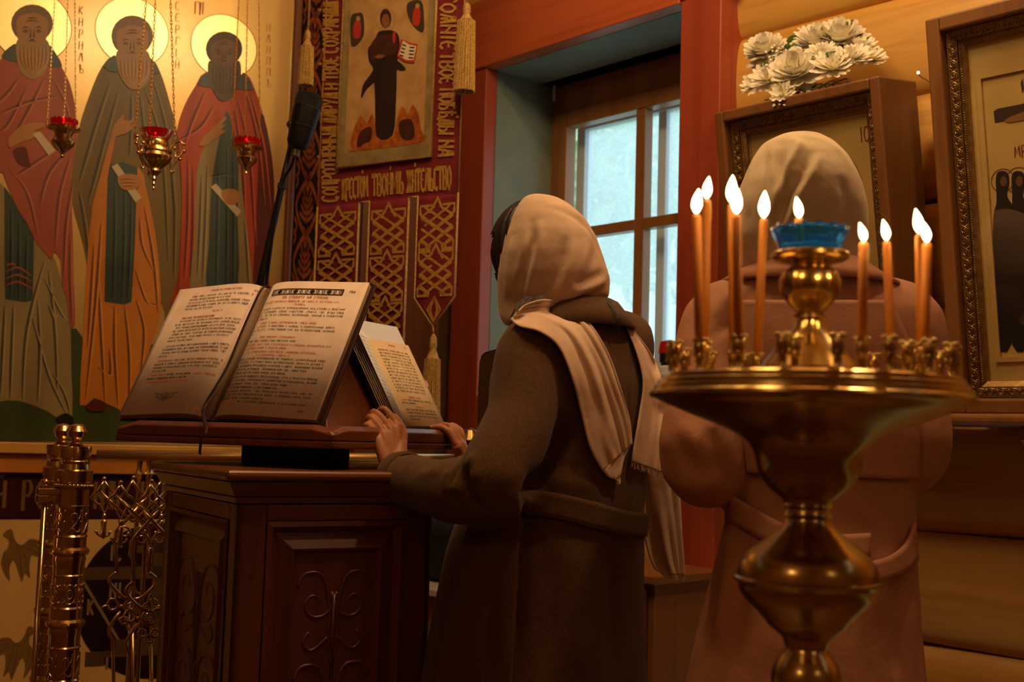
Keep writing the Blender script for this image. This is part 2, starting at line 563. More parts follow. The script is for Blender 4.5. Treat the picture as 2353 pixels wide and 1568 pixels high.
# casing frame and sash frame
for (a0, a1, b0, b1) in ((S_L, S_L + .03, Z_SILL, zt), (S_R - .03, S_R, Z_SILL, zt), (S_L + .03, S_R - .03, zt - .115, zt), (S_L + .03, S_R - .03, Z_SILL, Z_SILL + .03)):
    wbox('casing', M_SASH, a0, a1, b0, b1, SO - .12, SO - .01)
sa0, sa1, sb0, sb1 = S_L + .03, S_R - .03, Z_SILL + .03, zt - .115
def sash(o0, o1, st, mull, mats, nm):
    root = wbox(nm + '_stile', mats, sa0, sa0 + st, sb0, sb1, o0, o1)
    wbox(nm + '_stile', mats, sa1 - st, sa1, sb0, sb1, o0, o1)
    wbox(nm + '_rail', mats, sa0 + st, sa1 - st, sb1 - st, sb1, o0, o1)
    wbox(nm + '_rail', mats, sa0 + st, sa1 - st, sb0, sb0 + st, o0, o1)
    mid = (sa0 + sa1) / 2
    zm = WIN.px(1455, 516, SO)[1]
    if mull:
        wbox('muntin', mats, mid - .022, mid + .022, sb0 + st, sb1 - st, o0 + .004, o1 - .004)
        wbox('muntin', mats, sa0 + st, mid - .022, zm - .02, zm + .02, o0 + .004, o1 - .004)
        wbox('muntin', mats, mid + .022, sa1 - st, zm - .02, zm + .02, o0 + .004, o1 - .004)
        return [(sa0 + st, mid - .022, zm + .02, sb1 - st), (mid + .022, sa1 - st, zm + .02, sb1 - st),
                (sa0 + st, mid - .022, sb0 + st, zm - .02), (mid + .022, sa1 - st, sb0 + st, zm - .02)]
    wbox('muntin', mats, mid - .02, mid + .02, sb0 + st, sb1 - st, o0 + .004, o1 - .004)
    return [(sa0 + st, mid - .02, sb0 + st, sb1 - st), (mid + .02, sa1 - st, sb0 + st, sb1 - st)]
M_PANE = glass_mat('window_glass', (0.97, 1.0, 0.99))
M_PANE_MIST = glass_mat('misted_window_glass', (0.93, 0.98, 1.0), mist=0.62, mist_scale=110)
for q in sash(SO - .055, SO, .062, True, M_SASH, 'sash'):
    wbox('pane', M_PANE, q[0] - .004, q[1] + .004, q[2] - .004, q[3] + .004, SO - .034, SO - .030, bevel=0)
M_SASHW = mat('white_outer_sash', '#d9dde4', .45)
for q in sash(SO - .17, SO - .125, .045, False, M_SASHW, 'outer_sash'):
    wbox('pane', M_PANE_MIST, q[0] - .004, q[1] + .004, q[2] - .004, q[3] + .004, SO - .150, SO - .146, bevel=0)
pd = bpy.data.lights.new('window_portal', 'AREA'); pd.shape = 'RECTANGLE'; pd.size = S_R - S_L; pd.size_y = Z_LINT - Z_SILL
pd.cycles.is_portal = True
po = bpy.data.objects.new('window_portal', pd); COL.objects.link(po)
po.matrix_world = Matrix.Translation(WIN.at((S_L + S_R) / 2, (Z_SILL + Z_LINT) / 2, SO - .24)) @ (NW * -1).to_track_quat('Z', 'Y').to_matrix().to_4x4()
for zc in (WIN.px(1249, 215, SO)[1], Z_SILL + .2):
    mb = MB(); mb.tube([WIN.at(sa0 - .006, zc - .045, SO + .006), WIN.at(sa0 - .006, zc + .045, SO + .006)], .006, 8)
    mb.build('hinge', M_WHITE, win, auto=40)

# outside: lawn and trees seen through the misted glass
m = MB(); m.quad_box(WIN, -14, 8, -.6, -.5, -30, -.45); struct('lawn', m, mat('lawn_grass', '#7fa060', .9, noise=('#5f8848', 2, 4, (1, 1, 1))))
M_LEAF = mat('spring_leaves', '#c4dcae', .6, noise=('#9cc090', .8, 2, (1, 1, 1)))
M_BARK = mat('tree_bark', '#4a3a2c', .9)
for (bx_, by_, h, rr, lab) in ((0.35, 10.0, 5.3, 1.25, 'leafy green tree seen through the left window panes'), (1.75, 12.6, 6.2, 1.6, 'leafy tree seen through the right window panes'), (0.9, 17.0, 8.0, 2.2, 'tall pale green tree farthest outside the window')):
    base = Vector((bx_, by_, -.5))
    t = thing('tree', base, lab, 'tree', 'trees outside the window')
    mb = MB(); mb.tube([base, base + Vector((.1, 0, h * .5)), base + Vector((0, .1, h * .85))], [.14, .1, .04], 7); mb.build('trunk', M_BARK, t, smooth=True)
    mb = MB()
    for i in range(650):
        d = Vector(RNG.normal(size=3)); d.normalize()
        c = base + Vector((0, 0, h * .72)) + Vector((d.x * rr, d.y * rr, d.z * rr * .9)) * (random.random() ** .5)
        u = Vector(RNG.normal(size=3)).normalized(); v = u.orthogonal().normalized()
        s_ = .10 + .08 * random.random()
        k = len(mb.V); mb.V += [c - u * s_, c + v * s_ * .5, c + u * s_, c - v * s_ * .5]; mb.F.append((k, k + 1, k + 2, k + 3))
    mb.build('foliage', M_LEAF, t, kind='stuff')

# ------------------------------------------------------------------ stroke letters (old Cyrillic forms), unit boxes, y up
def arc(cx, cy, rx, ry, a0, a1, n=8):
    return [(cx + rx * math.cos(math.radians(a0 + (a1 - a0) * i / n)), cy + ry * math.sin(math.radians(a0 + (a1 - a0) * i / n))) for i in range(n + 1)]
OVAL = [(.5, 1), (.12, .72), (.08, .5), (.12, .28), (.5, 0), (.88, .28), (.92, .5), (.88, .72), (.5, 1)]
GL = {
 'а': [[(.06, 0), (.42, 1), (.58, 1), (.94, 0)], [(.22, .3), (.78, .3)]],
 'б': [[(.9, 1), (.15, 1), (.15, 0), (.7, 0), (.9, .15), (.9, .38), (.7, .52), (.15, .52)]],
 'в': [[(.12, 0), (.12, 1), (.66, 1), (.86, .85), (.86, .68), (.62, .54), (.12, .52)], [(.62, .52), (.92, .36), (.92, .16), (.7, 0), (.12, 0)]],
 'г': [[(.2, 0), (.2, 1), (.9, 1), (.9, .82)]],
 'д': [[(.05, -.14), (.05, .05), (.95, .05), (.95, -.14)], [(.2, .05), (.45, 1), (.6, 1), (.8, .05)]],
 'е': [[(.88, .86), (.6, 1), (.25, .92), (.1, .6), (.1, .4), (.25, .08), (.6, 0), (.9, .14)], [(.1, .52), (.7, .52)]],
 'ж': [[(.5, 0), (.5, 1)], [(.05, 0), (.45, .5), (.05, 1)], [(.95, 0), (.55, .5), (.95, 1)], [(.4, .5), (.6, .5)]],
 'з': [[(.15, .86), (.5, 1), (.82, .86), (.8, .66), (.45, .54)], [(.45, .54), (.88, .4), (.88, .14), (.5, 0), (.1, .1)]],
 'и': [[(.12, 0), (.12, 1)], [(.88, 0), (.88, 1)], [(.12, .42), (.88, .58)]],
 'н': [[(.12, 0), (.12, 1)], [(.88, 0), (.88, 1)], [(.12, .7), (.88, .3)]],
 'і': [[(.5, 0), (.5, 1)]],
 'к': [[(.15, 0), (.15, 1)], [(.9, 1), (.3, .52), (.92, 0)]],
 'л': [[(.04, 0), (.4, 1), (.6, 1), (.96, 0)]],
 'м': [[(.05, 0), (.15, 1), (.5, .3), (.85, 1), (.95, 0)]],
 'о': [OVAL],
 'п': [[(.12, 0), (.12, 1), (.88, 1), (.88, 0)]],
 'р': [[(.15, -.1), (.15, 1), (.68, 1), (.9, .84), (.9, .62), (.68, .46), (.15, .46)]],
 'с': [[(.9, .84), (.6, 1), (.25, .92), (.1, .6), (.1, .4), (.25, .08), (.6, 0), (.9, .16)]],
 'т': [[(.5, 0), (.5, 1)], [(.04, .84), (.1, 1), (.9, 1), (.96, .84)]],
 'у': [[(.08, 1), (.5, .4), (.92, 1)], [(.5, .4), (.3, -.15)]],
 'х': [[(.06, 0), (.94, 1)], [(.06, 1), (.94, 0)]],
 'ц': [[(.1, 1), (.1, .05), (.85, .05), (.85, 1)], [(.85, .05), (.98, -.15)]],
 'ч': [[(.1, 1), (.15, .5), (.5, .42), (.88, .5)], [(.88, 1), (.88, 0)]],
 'ш': [[(.06, 1), (.06, 0), (.94, 0), (.94, 1)], [(.5, 0), (.5, 1)]],
 'ъ': [[(.02, .9), (.1, 1), (.3, 1), (.3, 0), (.75, 0), (.92, .14), (.92, .36), (.72, .5), (.3, .5)]],
 'ь': [[(.2, 1), (.2, 0), (.72, 0), (.92, .14), (.92, .36), (.7, .5), (.2, .5)]],
 'ы': [[(.08, 1), (.08, 0), (.45, 0), (.62, .14), (.62, .36), (.45, .5), (.08, .5)], [(.92, 0), (.92, 1)]],
 'ѣ': [[(.3, 1.15), (.3, 0), (.75, 0), (.92, .14), (.92, .36), (.72, .5), (.3, .5)], [(.02, .85), (.7, .85)]],
 'ю': [[(.08, 0), (.08, 1)], [(.08, .5), (.4, .5)], [(.7, 1), (.42, .7), (.42, .3), (.7, 0), (.96, .3), (.96, .7), (.7, 1)]],
 'я': [[(.06, 0), (.42, 1), (.58, 1), (.94, 0)], [(.24, .4), (.76, .4)], [(.5, .4), (.5, 0)]],
 'й': [[(.12, 0), (.12, 1)], [(.88, 0), (.88, 1)], [(.12, .42), (.88, .58)], [(.3, 1.25), (.5, 1.12), (.7, 1.25)]],
 ',': [[(.4, .08), (.3, -.15)]], '.': [[(.4, 0), (.55, .08)]], ':': [[(.4, .1), (.55, .18)], [(.4, .6), (.55, .68)]], '-': [[(.15, .5), (.85, .5)]],
 "'": [[(.4, 1.12), (.65, 1.3)]],
}
GW = {'ж': 1.35, 'м': 1.25, 'ш': 1.35, 'ы': 1.3, 'ю': 1.35, 'і': .5, ',': .5, '.': .5, ':': .5, ' ': .8, "'": 0.0, 'ъ': 1.15, 'ѣ': 1.15}
def text_polys(txt, adv=0.62, gap=0.14):
    """list of polylines with cap height 1 and the text's width"""
    out = []; x = 0.0
    for ch in txt.lower():
        w = GW.get(ch, 1.0) * adv
        for pl in GL.get(ch, []):
            if ch == "'":
                out.append([(x - adv * .6 + p[0] * adv * .5, p[1]) for p in pl])
            else:
                out.append([(x + p[0] * w, p[1]) for p in pl])
        x += w + (gap if ch != "'" else 0)
    return out, x
def pen(w, thin=0.42):
    return lambda dx, dy: w * (thin + (1 - thin) * abs(dy))

# ------------------------------------------------------------------ the icon screen
def ipx(x, y, off): return ICO.at(*ICO.px(x, y, off), off)
def icopoly(pts, off, name, mt, parent, closed_smooth=True, n=4, th=0.0012):
    q = smooth_poly(pts, n, True) if closed_smooth else pts
    mb = MB(); mb.flat([ipx(x, y, off) for x, y in q], ICO.n, th)
    return mb.build(name, mt, parent)
def pmat(name, c1, c2=None, rough=.42, metal=0.0, sc=9):
    return mat(name, c1, rough, metal, 0.3, noise=(c2, sc, 5, (1, 1, .18)) if c2 else None, coat=.06, coat_rough=.25)
M_GOLDB = mat('gilded_ground', (0.56, 0.36, 0.11), .38, .55, noise=((0.46, 0.28, 0.08), 2.5, 4, (1, 1, .4)), coat=.6, coat_rough=.2)
M_HALO = mat('bright_gold_leaf', (1.0, 0.78, 0.34), .36, .7, coat=.6, coat_rough=.25)
a_r = ICO.px(652, 500)[0]
zl = ICO.px(160, 1018)[1]
icon = thing('saints_icon', ICO.at(-1.2, zl, 0), 'large gilded icon panel of three standing haloed monks in long robes', 'icon')
m = MB(); m.quad_box(ICO, -2.4, a_r, zl, 3.1, -.035, 0.0); m.build('gilded_panel', M_GOLDB, icon)
LAY = [0.0]
def lay():
    LAY[0] += .0003
    return LAY[0]
G1 = pmat('painted_green_hill', '#3f4a22', '#2f3a1a')
icopoly([(-640, 800), (-300, 760), (0, 770), (90, 760), (175, 755), (200, 790), (240, 800), (330, 800), (400, 770), (470, 740), (560, 730), (640, 740), (650, 800), (652, 1016), (300, 1017), (-640, 1010)], lay(), 'painted_ground', G1, icon, n=1)
def halo(cx, cy, r):
    off = lay()
    a, b = ICO.px(cx, cy, off); R = r * (ICO.at(a, b).y) / F_PX
    mb = MB(); mb.flat([ICO.at(a + R * math.cos(t), b + R * math.sin(t), off + .001) for t in [2 * math.pi * i / 48 for i in range(48)]], ICO.n, .002)
    mb.build('halo', M_HALO, icon, auto=30)
    mb = MB(); mb.strip2([(a + R * 1.008 * math.cos(t), b + R * 1.008 * math.sin(t)) for t in [2 * math.pi * i / 48 for i in range(48)]], .0028, lambda u, v: ICO.at(u, v, off + .0012), closed=True)
    mb.build('halo_outline', pmat('red_outline', '#7a3014'), icon)
def ell(cx, cy, rx, ry, n=20, rot=0):
    c, s = math.cos(rot), math.sin(rot)
    return [(cx + rx * math.cos(t) * c - ry * math.sin(t) * s, cy + rx * math.cos(t) * s + ry * math.sin(t) * c) for t in [2 * math.pi * i / n for i in range(n)]]
def folds(lines, w, name, mt):
    off = lay()
    mb = MB()
    for ln in lines:
        q = smooth_poly(ln, 5)
        a = [ICO.px(x, y, off) for x, y in q]
        n = len(a)
        ww = [w * .0016 * math.sin(math.pi * (i + .4) / (n - .2)) + .0004 for i in range(n)]
        mb.strip2(a, ww, lambda u, v: ICO.at(u, v, off))
    mb.build(name, mt, icon)
    if mt.name in HLT:
        off2 = lay(); mb = MB()
        for ln in lines:
            q = smooth_poly([(x + 5, y + 3) for x, y in ln], 5); a = [ICO.px(x, y, off2) for x, y in q]; n = len(a)
            mb.strip2(a, [w * .0011 * math.sin(math.pi * (i + .4) / (n - .2)) + .0003 for i in range(n)], lambda u, v: ICO.at(u, v, off2))
        mb.build(name + '_light', pmat(HLT[mt.name] + '_light', HLT[mt.name]), icon)
HLT = {'painted_rose_dark': '#b5684c', 'painted_olive_dark': '#84703a', 'painted_red_dark': '#c8562a', 'painted_stole_dark': '#4a5c50', 'painted_grey_dark': '#a69468', 'painted_ochre_dark': '#d68e36'}
C_ROSE = pmat('painted_rose_mantle', '#a8553c', '#8c4028'); C_ROSE_D = pmat('painted_rose_dark', '#6e3426')
C_OLIVE = pmat('painted_olive_mantle', '#77602c', '#624c20'); C_OLIVE_D = pmat('painted_olive_dark', '#3c3018')
C_RED = pmat('painted_red_mantle', '#b8441a', '#9a3412'); C_RED_D = pmat('painted_red_dark', '#5c1a0c')
C_STOLE = pmat('painted_green_stole', '#3a4a40', '#2c3a34'); C_STOLE_D = pmat('painted_stole_dark', '#1c2620')
C_GREY = pmat('painted_grey_robe', '#968254', '#806c40'); C_GREY_D = pmat('painted_grey_dark', '#4e4430')
C_OCHRE = pmat('painted_ochre_robe', '#c87c24', '#b06a1c'); C_OCHRE_D = pmat('painted_ochre_dark', '#6e3c12')
C_COWL = pmat('painted_blue_cowl', '#48544c', '#3a463e')
C_HAIR1 = pmat('painted_grey_hair', '#7a5e40', '#6a5036'); C_FACE = pmat('painted_flesh', '#a47848', '#8e6238'); C_BEARD = pmat('painted_pale_beard', '#a08054', '#8a6a44')
C_HAIR3 = pmat('painted_brown_hair', '#4a3218', '#3c2812'); C_BEARD3 = pmat('painted_brown_beard', '#5c4420', '#4a3418'); C_FACE3 = pmat('painted_dark_flesh', '#6a4420', '#5a3818')
C_HAND = pmat('painted_hand', '#b07a3c', '#986430'); C_SCROLL = pmat('painted_scroll', '#c8b490', '#b8a27c')
C_SHOE = pmat('painted_shoe', '#1c140e'); C_INK = pmat('painted_ink', '#3a1c0c')

def face(cx, cy, s, mt):
    L = []
    for sx in (-1, 1):
        L += [[(cx + sx * 8 * s, cy - 9 * s), (cx + sx * 15 * s, cy - 12 * s), (cx + sx * 23 * s, cy - 8 * s)],
              [(cx + sx * 9 * s, cy - 3 * s), (cx + sx * 15 * s, cy - 5 * s), (cx + sx * 21 * s, cy - 2 * s)],
              [(cx + sx * 9 * s, cy - 2 * s), (cx + sx * 15 * s, cy + 0 * s), (cx + sx * 21 * s, cy - 2 * s)],
              [(cx + sx * 4 * s, cy - 8 * s), (cx + sx * 4 * s, cy + 8 * s), (cx + sx * 6 * s, cy + 14 * s)]]
    L += [[(cx - 9 * s, cy + 21 * s), (cx, cy + 19 * s), (cx + 9 * s, cy + 21 * s)], [(cx - 16 * s, cy - 24 * s), (cx, cy - 27 * s), (cx + 16 * s, cy - 24 * s)],
          [(cx - 12 * s, cy - 31 * s), (cx, cy - 33 * s), (cx + 12 * s, cy - 31 * s)], [(cx - 4 * s, cy + 16 * s), (cx, cy + 17 * s), (cx + 4 * s, cy + 16 * s)]]
    folds(L, 2.2 * s, 'face_lines', mt)
def beard_lines(cx, y0, y1, hw, mt):
    folds([[(cx + hw * t, y0), (cx + hw * t * .95, (y0 + y1) / 2), (cx + hw * t * .45, y1 - abs(t) * (y1 - y0) * .22)] for t in (-.85, -.6, -.35, -.1, .15, .4, .65, .9)], 1.6, 'beard_lines', mt)

# first saint
LAY[0] = .0006
halo(72, 58, 88)
icopoly([(-62, 500), (-50, 420), (0, 420), (40, 470), (75, 535), (112, 580), (128, 600), (142, 650), (156, 690), (162, 740), (164, 860), (166, 958), (135, 962), (110, 946), (60, 926), (20, 920), (-30, 930), (-78, 940), (-76, 760)], lay(), 'under_robe', C_GREY, icon, n=2)
folds([[(100, 600), (60, 760), (50, 920)], [(110, 620), (125, 760), (130, 900)], [(85, 690), (90, 800), (85, 925)], [(30, 700), (25, 820), (22, 918)], [(100, 640), (140, 720), (158, 730)], [(70, 720), (110, 860), (150, 950)], [(10, 700), (5, 800), (0, 910)], [(120, 860), (145, 900), (160, 950)], [(110, 700), (122, 730), (128, 718)]], 5, 'robe_folds', C_GREY_D)
icopoly([(10, 430), (50, 485), (78, 540), (77, 620), (75, 690), (60, 695), (12, 688), (10, 560)], lay(), 'stole', C_STOLE, icon, n=1)
folds([[(42, 500), (42, 600), (42, 690)], [(60, 540), (58, 620), (58, 690)], [(24, 480), (24, 600), (22, 688)]], 4, 'stole_folds', C_STOLE_D)
folds([[(14, 625), (42, 615), (74, 635)], [(14, 640), (42, 632), (74, 648)], [(14, 656), (42, 648), (74, 664)], [(14, 610), (30, 606), (36, 612)]], 4, 'stole_stripes', C_ROSE)
icopoly([(-70, 420), (-68, 330), (-58, 240), (-38, 178), (0, 138), (30, 118), (75, 128), (118, 118), (142, 155), (160, 190), (172, 240), (178, 300), (172, 350), (163, 400), (165, 480), (168, 560), (169, 640), (172, 700), (172, 748), (160, 752), (155, 690), (142, 655), (140, 600), (125, 580), (120, 598), (108, 585), (85, 560), (62, 512), (40, 480), (15, 420), (0, 395), (-30, 470), (-56, 520)], lay(), 'mantle', C_ROSE, icon, n=2)
folds([[(60, 200), (20, 280), (0, 300)], [(120, 180), (150, 240), (165, 330)], [(0, 260), (60, 235), (130, 220)], [(150, 350), (110, 400), (90, 470)], [(160, 360), (135, 450), (125, 570)], [(165, 420), (150, 520), (145, 640)], [(20, 390), (60, 440), (85, 540)], [(130, 340), (70, 380), (40, 400)], [(100, 180), (60, 260), (20, 330)], [(160, 540), (160, 640), (164, 740)], [(40, 180), (10, 220), (-30, 250)]], 5, 'mantle_folds', C_ROSE_D)
icopoly([(30, 345), (58, 338), (66, 365), (70, 385), (50, 382), (38, 372)], lay(), 'dark_fold', C_RED_D, icon)
icopoly([(4, 128), (22, 108), (42, 100), (76, 120), (108, 100), (128, 122), (143, 152), (120, 154), (95, 146), (55, 146), (20, 140)], lay(), 'cowl', C_COWL, icon, n=2)
icopoly(ell(74, 54, 48, 44), lay(), 'hair', C_HAIR1, icon, n=1)
icopoly([(38, 60), (42, 40), (72, 30), (104, 40), (110, 62), (106, 90), (92, 106), (56, 106), (42, 90)], lay(), 'face', C_FACE, icon)
icopoly([(40, 92), (72, 100), (108, 92), (114, 130), (104, 164), (85, 180), (66, 180), (48, 165), (38, 130)], lay(), 'beard', C_BEARD, icon)
face(74, 74, 1.0, C_INK); beard_lines(75, 104, 176, 34, C_OCHRE_D)
icopoly([(20, 320), (40, 295), (66, 284), (100, 282), (102, 292), (80, 300), (100, 306), (76, 318), (46, 328), (22, 340)], lay(), 'hand', C_HAND, icon, n=2)
icopoly([(76, 308), (92, 302), (128, 346), (112, 358)], lay(), 'scroll', C_SCROLL, icon, False)
icopoly([(128, 962), (150, 950), (166, 958), (168, 972), (140, 972)], lay(), 'shoe', C_SHOE, icon)
# second saint
LAY[0] = .0006
halo(304, 74, 82)
icopoly([(235, 152), (268, 128), (340, 128), (368, 165), (390, 235), (410, 320), (418, 440), (414, 600), (404, 740), (380, 770), (372, 700), (300, 720), (210, 720), (204, 640), (190, 560), (166, 470), (164, 400), (180, 300), (205, 220)], lay(), 'mantle', C_OLIVE, icon, n=3)
folds([[(250, 190), (215, 300), (180, 420)], [(270, 210), (240, 320), (200, 470)], [(350, 180), (385, 320), (400, 500)], [(330, 200), (370, 340), (385, 600)], [(300, 215), (300, 280), (296, 360)], [(320, 215), (330, 300), (345, 420)], [(180, 440), (195, 520), (205, 620)], [(395, 380), (400, 480), (398, 640)]], 6, 'mantle_folds', C_OLIVE_D)
icopoly([(212, 470), (240, 420), (318, 385), (335, 430), (350, 500), (360, 560), (367, 640), (369, 720), (345, 800), (320, 880), (300, 955), (272, 940), (245, 928), (216, 915), (184, 932), (190, 790), (198, 640)], lay(), 'robe', C_OCHRE, icon, n=2)
folds([[(232, 500), (218, 700), (195, 920)], [(225, 640), (232, 780), (240, 925)], [(330, 470), (352, 600), (362, 720)], [(262, 700), (262, 800), (270, 935)], [(285, 700), (296, 820), (295, 945)], [(310, 620), (335, 690), (360, 700)], [(312, 690), (330, 760), (322, 860)], [(215, 560), (208, 680), (200, 800)], [(250, 800), (252, 860), (225, 845)], [(320, 500), (325, 560), (350, 620)]], 5, 'robe_folds', C_OCHRE_D)
icopoly([(248, 380), (282, 372), (316, 385), (313, 470), (310, 560), (302, 694), (286, 700), (240, 694), (243, 560), (246, 450)], lay(), 'stole', C_STOLE, icon, n=1)
folds([[(262, 400), (262, 540), (258, 690)], [(284, 400), (284, 540), (278, 694)], [(300, 420), (298, 560), (292, 690)]], 4, 'stole_folds', C_STOLE_D)
icopoly([(264, 286), (286, 276), (299, 286), (270, 306), (258, 352), (247, 410), (236, 500), (208, 560), (214, 470), (232, 400), (250, 330)], lay(), 'sleeve', C_OCHRE, icon, n=3)
icopoly([(238, 152), (262, 126), (290, 150), (318, 150), (340, 126), (368, 166), (345, 168), (300, 160), (262, 166)], lay(), 'cowl', C_COWL, icon, n=2)
icopoly(ell(304, 82, 48, 47), lay(), 'hair', C_HAIR1, icon, n=1)
icopoly([(268, 92), (272, 68), (304, 58), (336, 68), (341, 92), (336, 118), (322, 134), (286, 134), (272, 118)], lay(), 'face', C_FACE, icon)
icopoly([(268, 118), (304, 128), (340, 118), (346, 165), (334, 196), (312, 206), (292, 198), (274, 168)], lay(), 'beard', C_BEARD, icon)
face(304, 102, 1.0, C_INK); beard_lines(306, 132, 202, 34, C_OCHRE_D)
icopoly([(254, 330), (262, 292), (278, 268), (284, 261), (284, 274), (278, 286), (312, 270), (314, 276), (296, 288), (314, 284), (302, 298), (286, 308), (266, 314)], lay(), 'hand', C_HAND, icon, n=2)
icopoly([(256, 383), (270, 376), (326, 455), (312, 466)], lay(), 'scroll', C_SCROLL, icon, False)
icopoly([(270, 410), (288, 400), (316, 404), (324, 424), (305, 436), (280, 434)], lay(), 'hand', C_HAND, icon, n=3)
folds([[(276, 414), (290, 412), (312, 414)], [(276, 422), (290, 420), (314, 422)], [(280, 430), (292, 428), (308, 430)]], 2, 'finger_lines', C_OCHRE_D)
icopoly([(200, 930), (222, 922), (244, 930), (238, 944), (205, 944)], lay(), 'shoe', C_RED_D, icon)
# third saint
LAY[0] = .0006
halo(515, 107, 76)
icopoly([(450, 196), (474, 166), (560, 166), (588, 212), (604, 262), (620, 330), (630, 420), (628, 520), (618, 640), (606, 720), (405, 720), (408, 640), (413, 560), (416, 440), (406, 340), (408, 292), (425, 240)], lay(), 'mantle', C_RED, icon, n=3)
icopoly([(600, 260), (620, 330), (630, 420), (628, 520), (618, 640), (606, 720), (580, 720), (585, 560), (592, 420)], lay(), 'mantle_lining', C_RED_D, icon, n=3)
folds([[(470, 210), (440, 280), (420, 340)], [(490, 240), (460, 290), (412, 320)], [(560, 200), (590, 320), (605, 470)], [(545, 230), (572, 360), (585, 560)], [(430, 360), (430, 500), (422, 640)], [(442, 380), (442, 520), (436, 650)], [(535, 240), (556, 380), (562, 560)], [(575, 220), (604, 340), (618, 480)]], 5, 'mantle_folds', C_RED_D)
icopoly([(444, 720), (446, 560), (452, 400), (470, 335), (490, 320), (520, 258), (536, 300), (552, 400), (566, 520), (580, 640), (582, 720)], lay(), 'robe', C_GREY, icon, n=2)
folds([[(462, 400), (458, 520), (452, 640)], [(560, 500), (566, 580), (572, 680)], [(475, 380), (470, 520), (464, 650)]], 4, 'robe_folds', C_GREY_D)
icopoly([(504, 320), (520, 252), (536, 300), (548, 380), (546, 500), (545, 690), (476, 690), (480, 560), (484, 450), (492, 380)], lay(), 'stole', C_STOLE, icon, n=2)
folds([[(500, 380), (498, 520), (495, 680)], [(520, 330), (520, 500), (518, 680)], [(484, 405), (515, 400), (546, 405)], [(534, 340), (536, 500), (534, 680)]], 4, 'stole_folds', C_STOLE_D)
icopoly([(452, 192), (474, 166), (490, 186), (540, 186), (560, 166), (582, 206), (548, 204), (515, 196), (480, 200)], lay(), 'cowl', C_COWL, icon, n=2)
icopoly(ell(515, 112, 42, 40), lay(), 'hair', C_HAIR3, icon, n=1)
icopoly([(484, 122), (488, 100), (515, 90), (542, 100), (547, 122), (542, 142), (528, 156), (502, 156), (488, 142)], lay(), 'face', C_FACE3, icon)
icopoly([(480, 140), (515, 150), (550, 140), (552, 186), (536, 220), (516, 233), (500, 224), (482, 190)], lay(), 'beard', C_BEARD3, icon)
face(515, 124, .85, C_SHOE); beard_lines(516, 152, 226, 32, C_SHOE)
icopoly([(458, 334), (470, 312), (490, 294), (516, 268), (519, 274), (506, 290), (520, 284), (508, 298), (519, 300), (502, 314), (474, 334)], lay(), 'hand', C_HAND, icon, n=2)
icopoly([(484, 430), (496, 422), (554, 486), (545, 498)], lay(), 'scroll', C_SCROLL, icon, False)
icopoly([(508, 442), (524, 434), (545, 438), (553, 454), (540, 470), (520, 468)], lay(), 'hand', C_HAND, icon, n=3)
# names beside the haloes
def ico_text(txt, x, y, h, mt, parent, vertical=True, name='inscription', off=None, asp=.5, wpen=.11):
    off = off or .0012
    mb = MB()
    for i, ch in enumerate(txt if vertical else [txt]):
        pls, _ = text_polys(ch, adv=asp)
        a0, b0 = ICO.px(x, y + (i * h * 1.35 if vertical else 0), off)
        S = h * ICO.at(a0, b0).y / F_PX
        for pl in pls:
            mb.strip2([(a0 + u * S, b0 + v * S) for u, v in pl], pen(wpen * S), lambda u, v: ICO.at(u, v, off))
    return mb.build(name, mt, parent)
M_INSC = pmat('painted_red_letters', '#a8682c')
ico_text('кирилъ', 180, 32, 20, M_INSC, icon); ico_text('сергій', 402, 22, 20, M_INSC, icon); ico_text('п', 446, 32, 30, M_INSC, icon)
ico_text('і', 462, 32, 30, M_INSC, icon); ico_text('филиппъ', 612, 46, 19, M_INSC, icon)
# moulded right edge of the panel
m = MB(); m.quad_box(ICO, a_r, a_r + .022, zl, 3.1, -.03, .02); m.build('panel_moulding', rot_wood('screen_wood', '#7a4218', '#8c4e1e', '#54280c', ANGI, rough=.35, along=(1, 1, .05), coat=.4), icon, bevel=.006)
M_SCREEN = MATS['screen_wood']

# painted pilaster right of the icon and the boards behind the banner
a_p0, a_p1 = a_r + .03, ICO.px(742, 300)[0]
pil = thing('painted_pilaster', ICO.at((a_p0 + a_p1) / 2, 0, 0), 'dark pilaster with painted scrolling leaf ornament beside the red banner', 'pilaster')
m = MB(); m.quad_box(ICO, a_p0, a_p1, 0.0, 3.2, -.035, .012); m.build('board', mat('pilaster_ground', '#2a1a0e', .8, 0, .1, noise=('#1e120a', 20, 4, (1, 1, 1))), pil)
m = MB(); m.quad_box(ICO, a_p0 - .028, a_p0, 0.0, 3.2, -.035, .03); m.build('edge_moulding', M_SCREEN, pil, bevel=.008)
M_ORN = mat('pilaster_ornament', '#96501e', .75, 0, .1, noise=('#7a3a14', 25, 4, (1, 1, 1)))
zc = .3; ac = (a_p0 + a_p1) / 2; hw = (a_p1 - a_p0) * .46; ph = .21
top = 3.1
rep = None
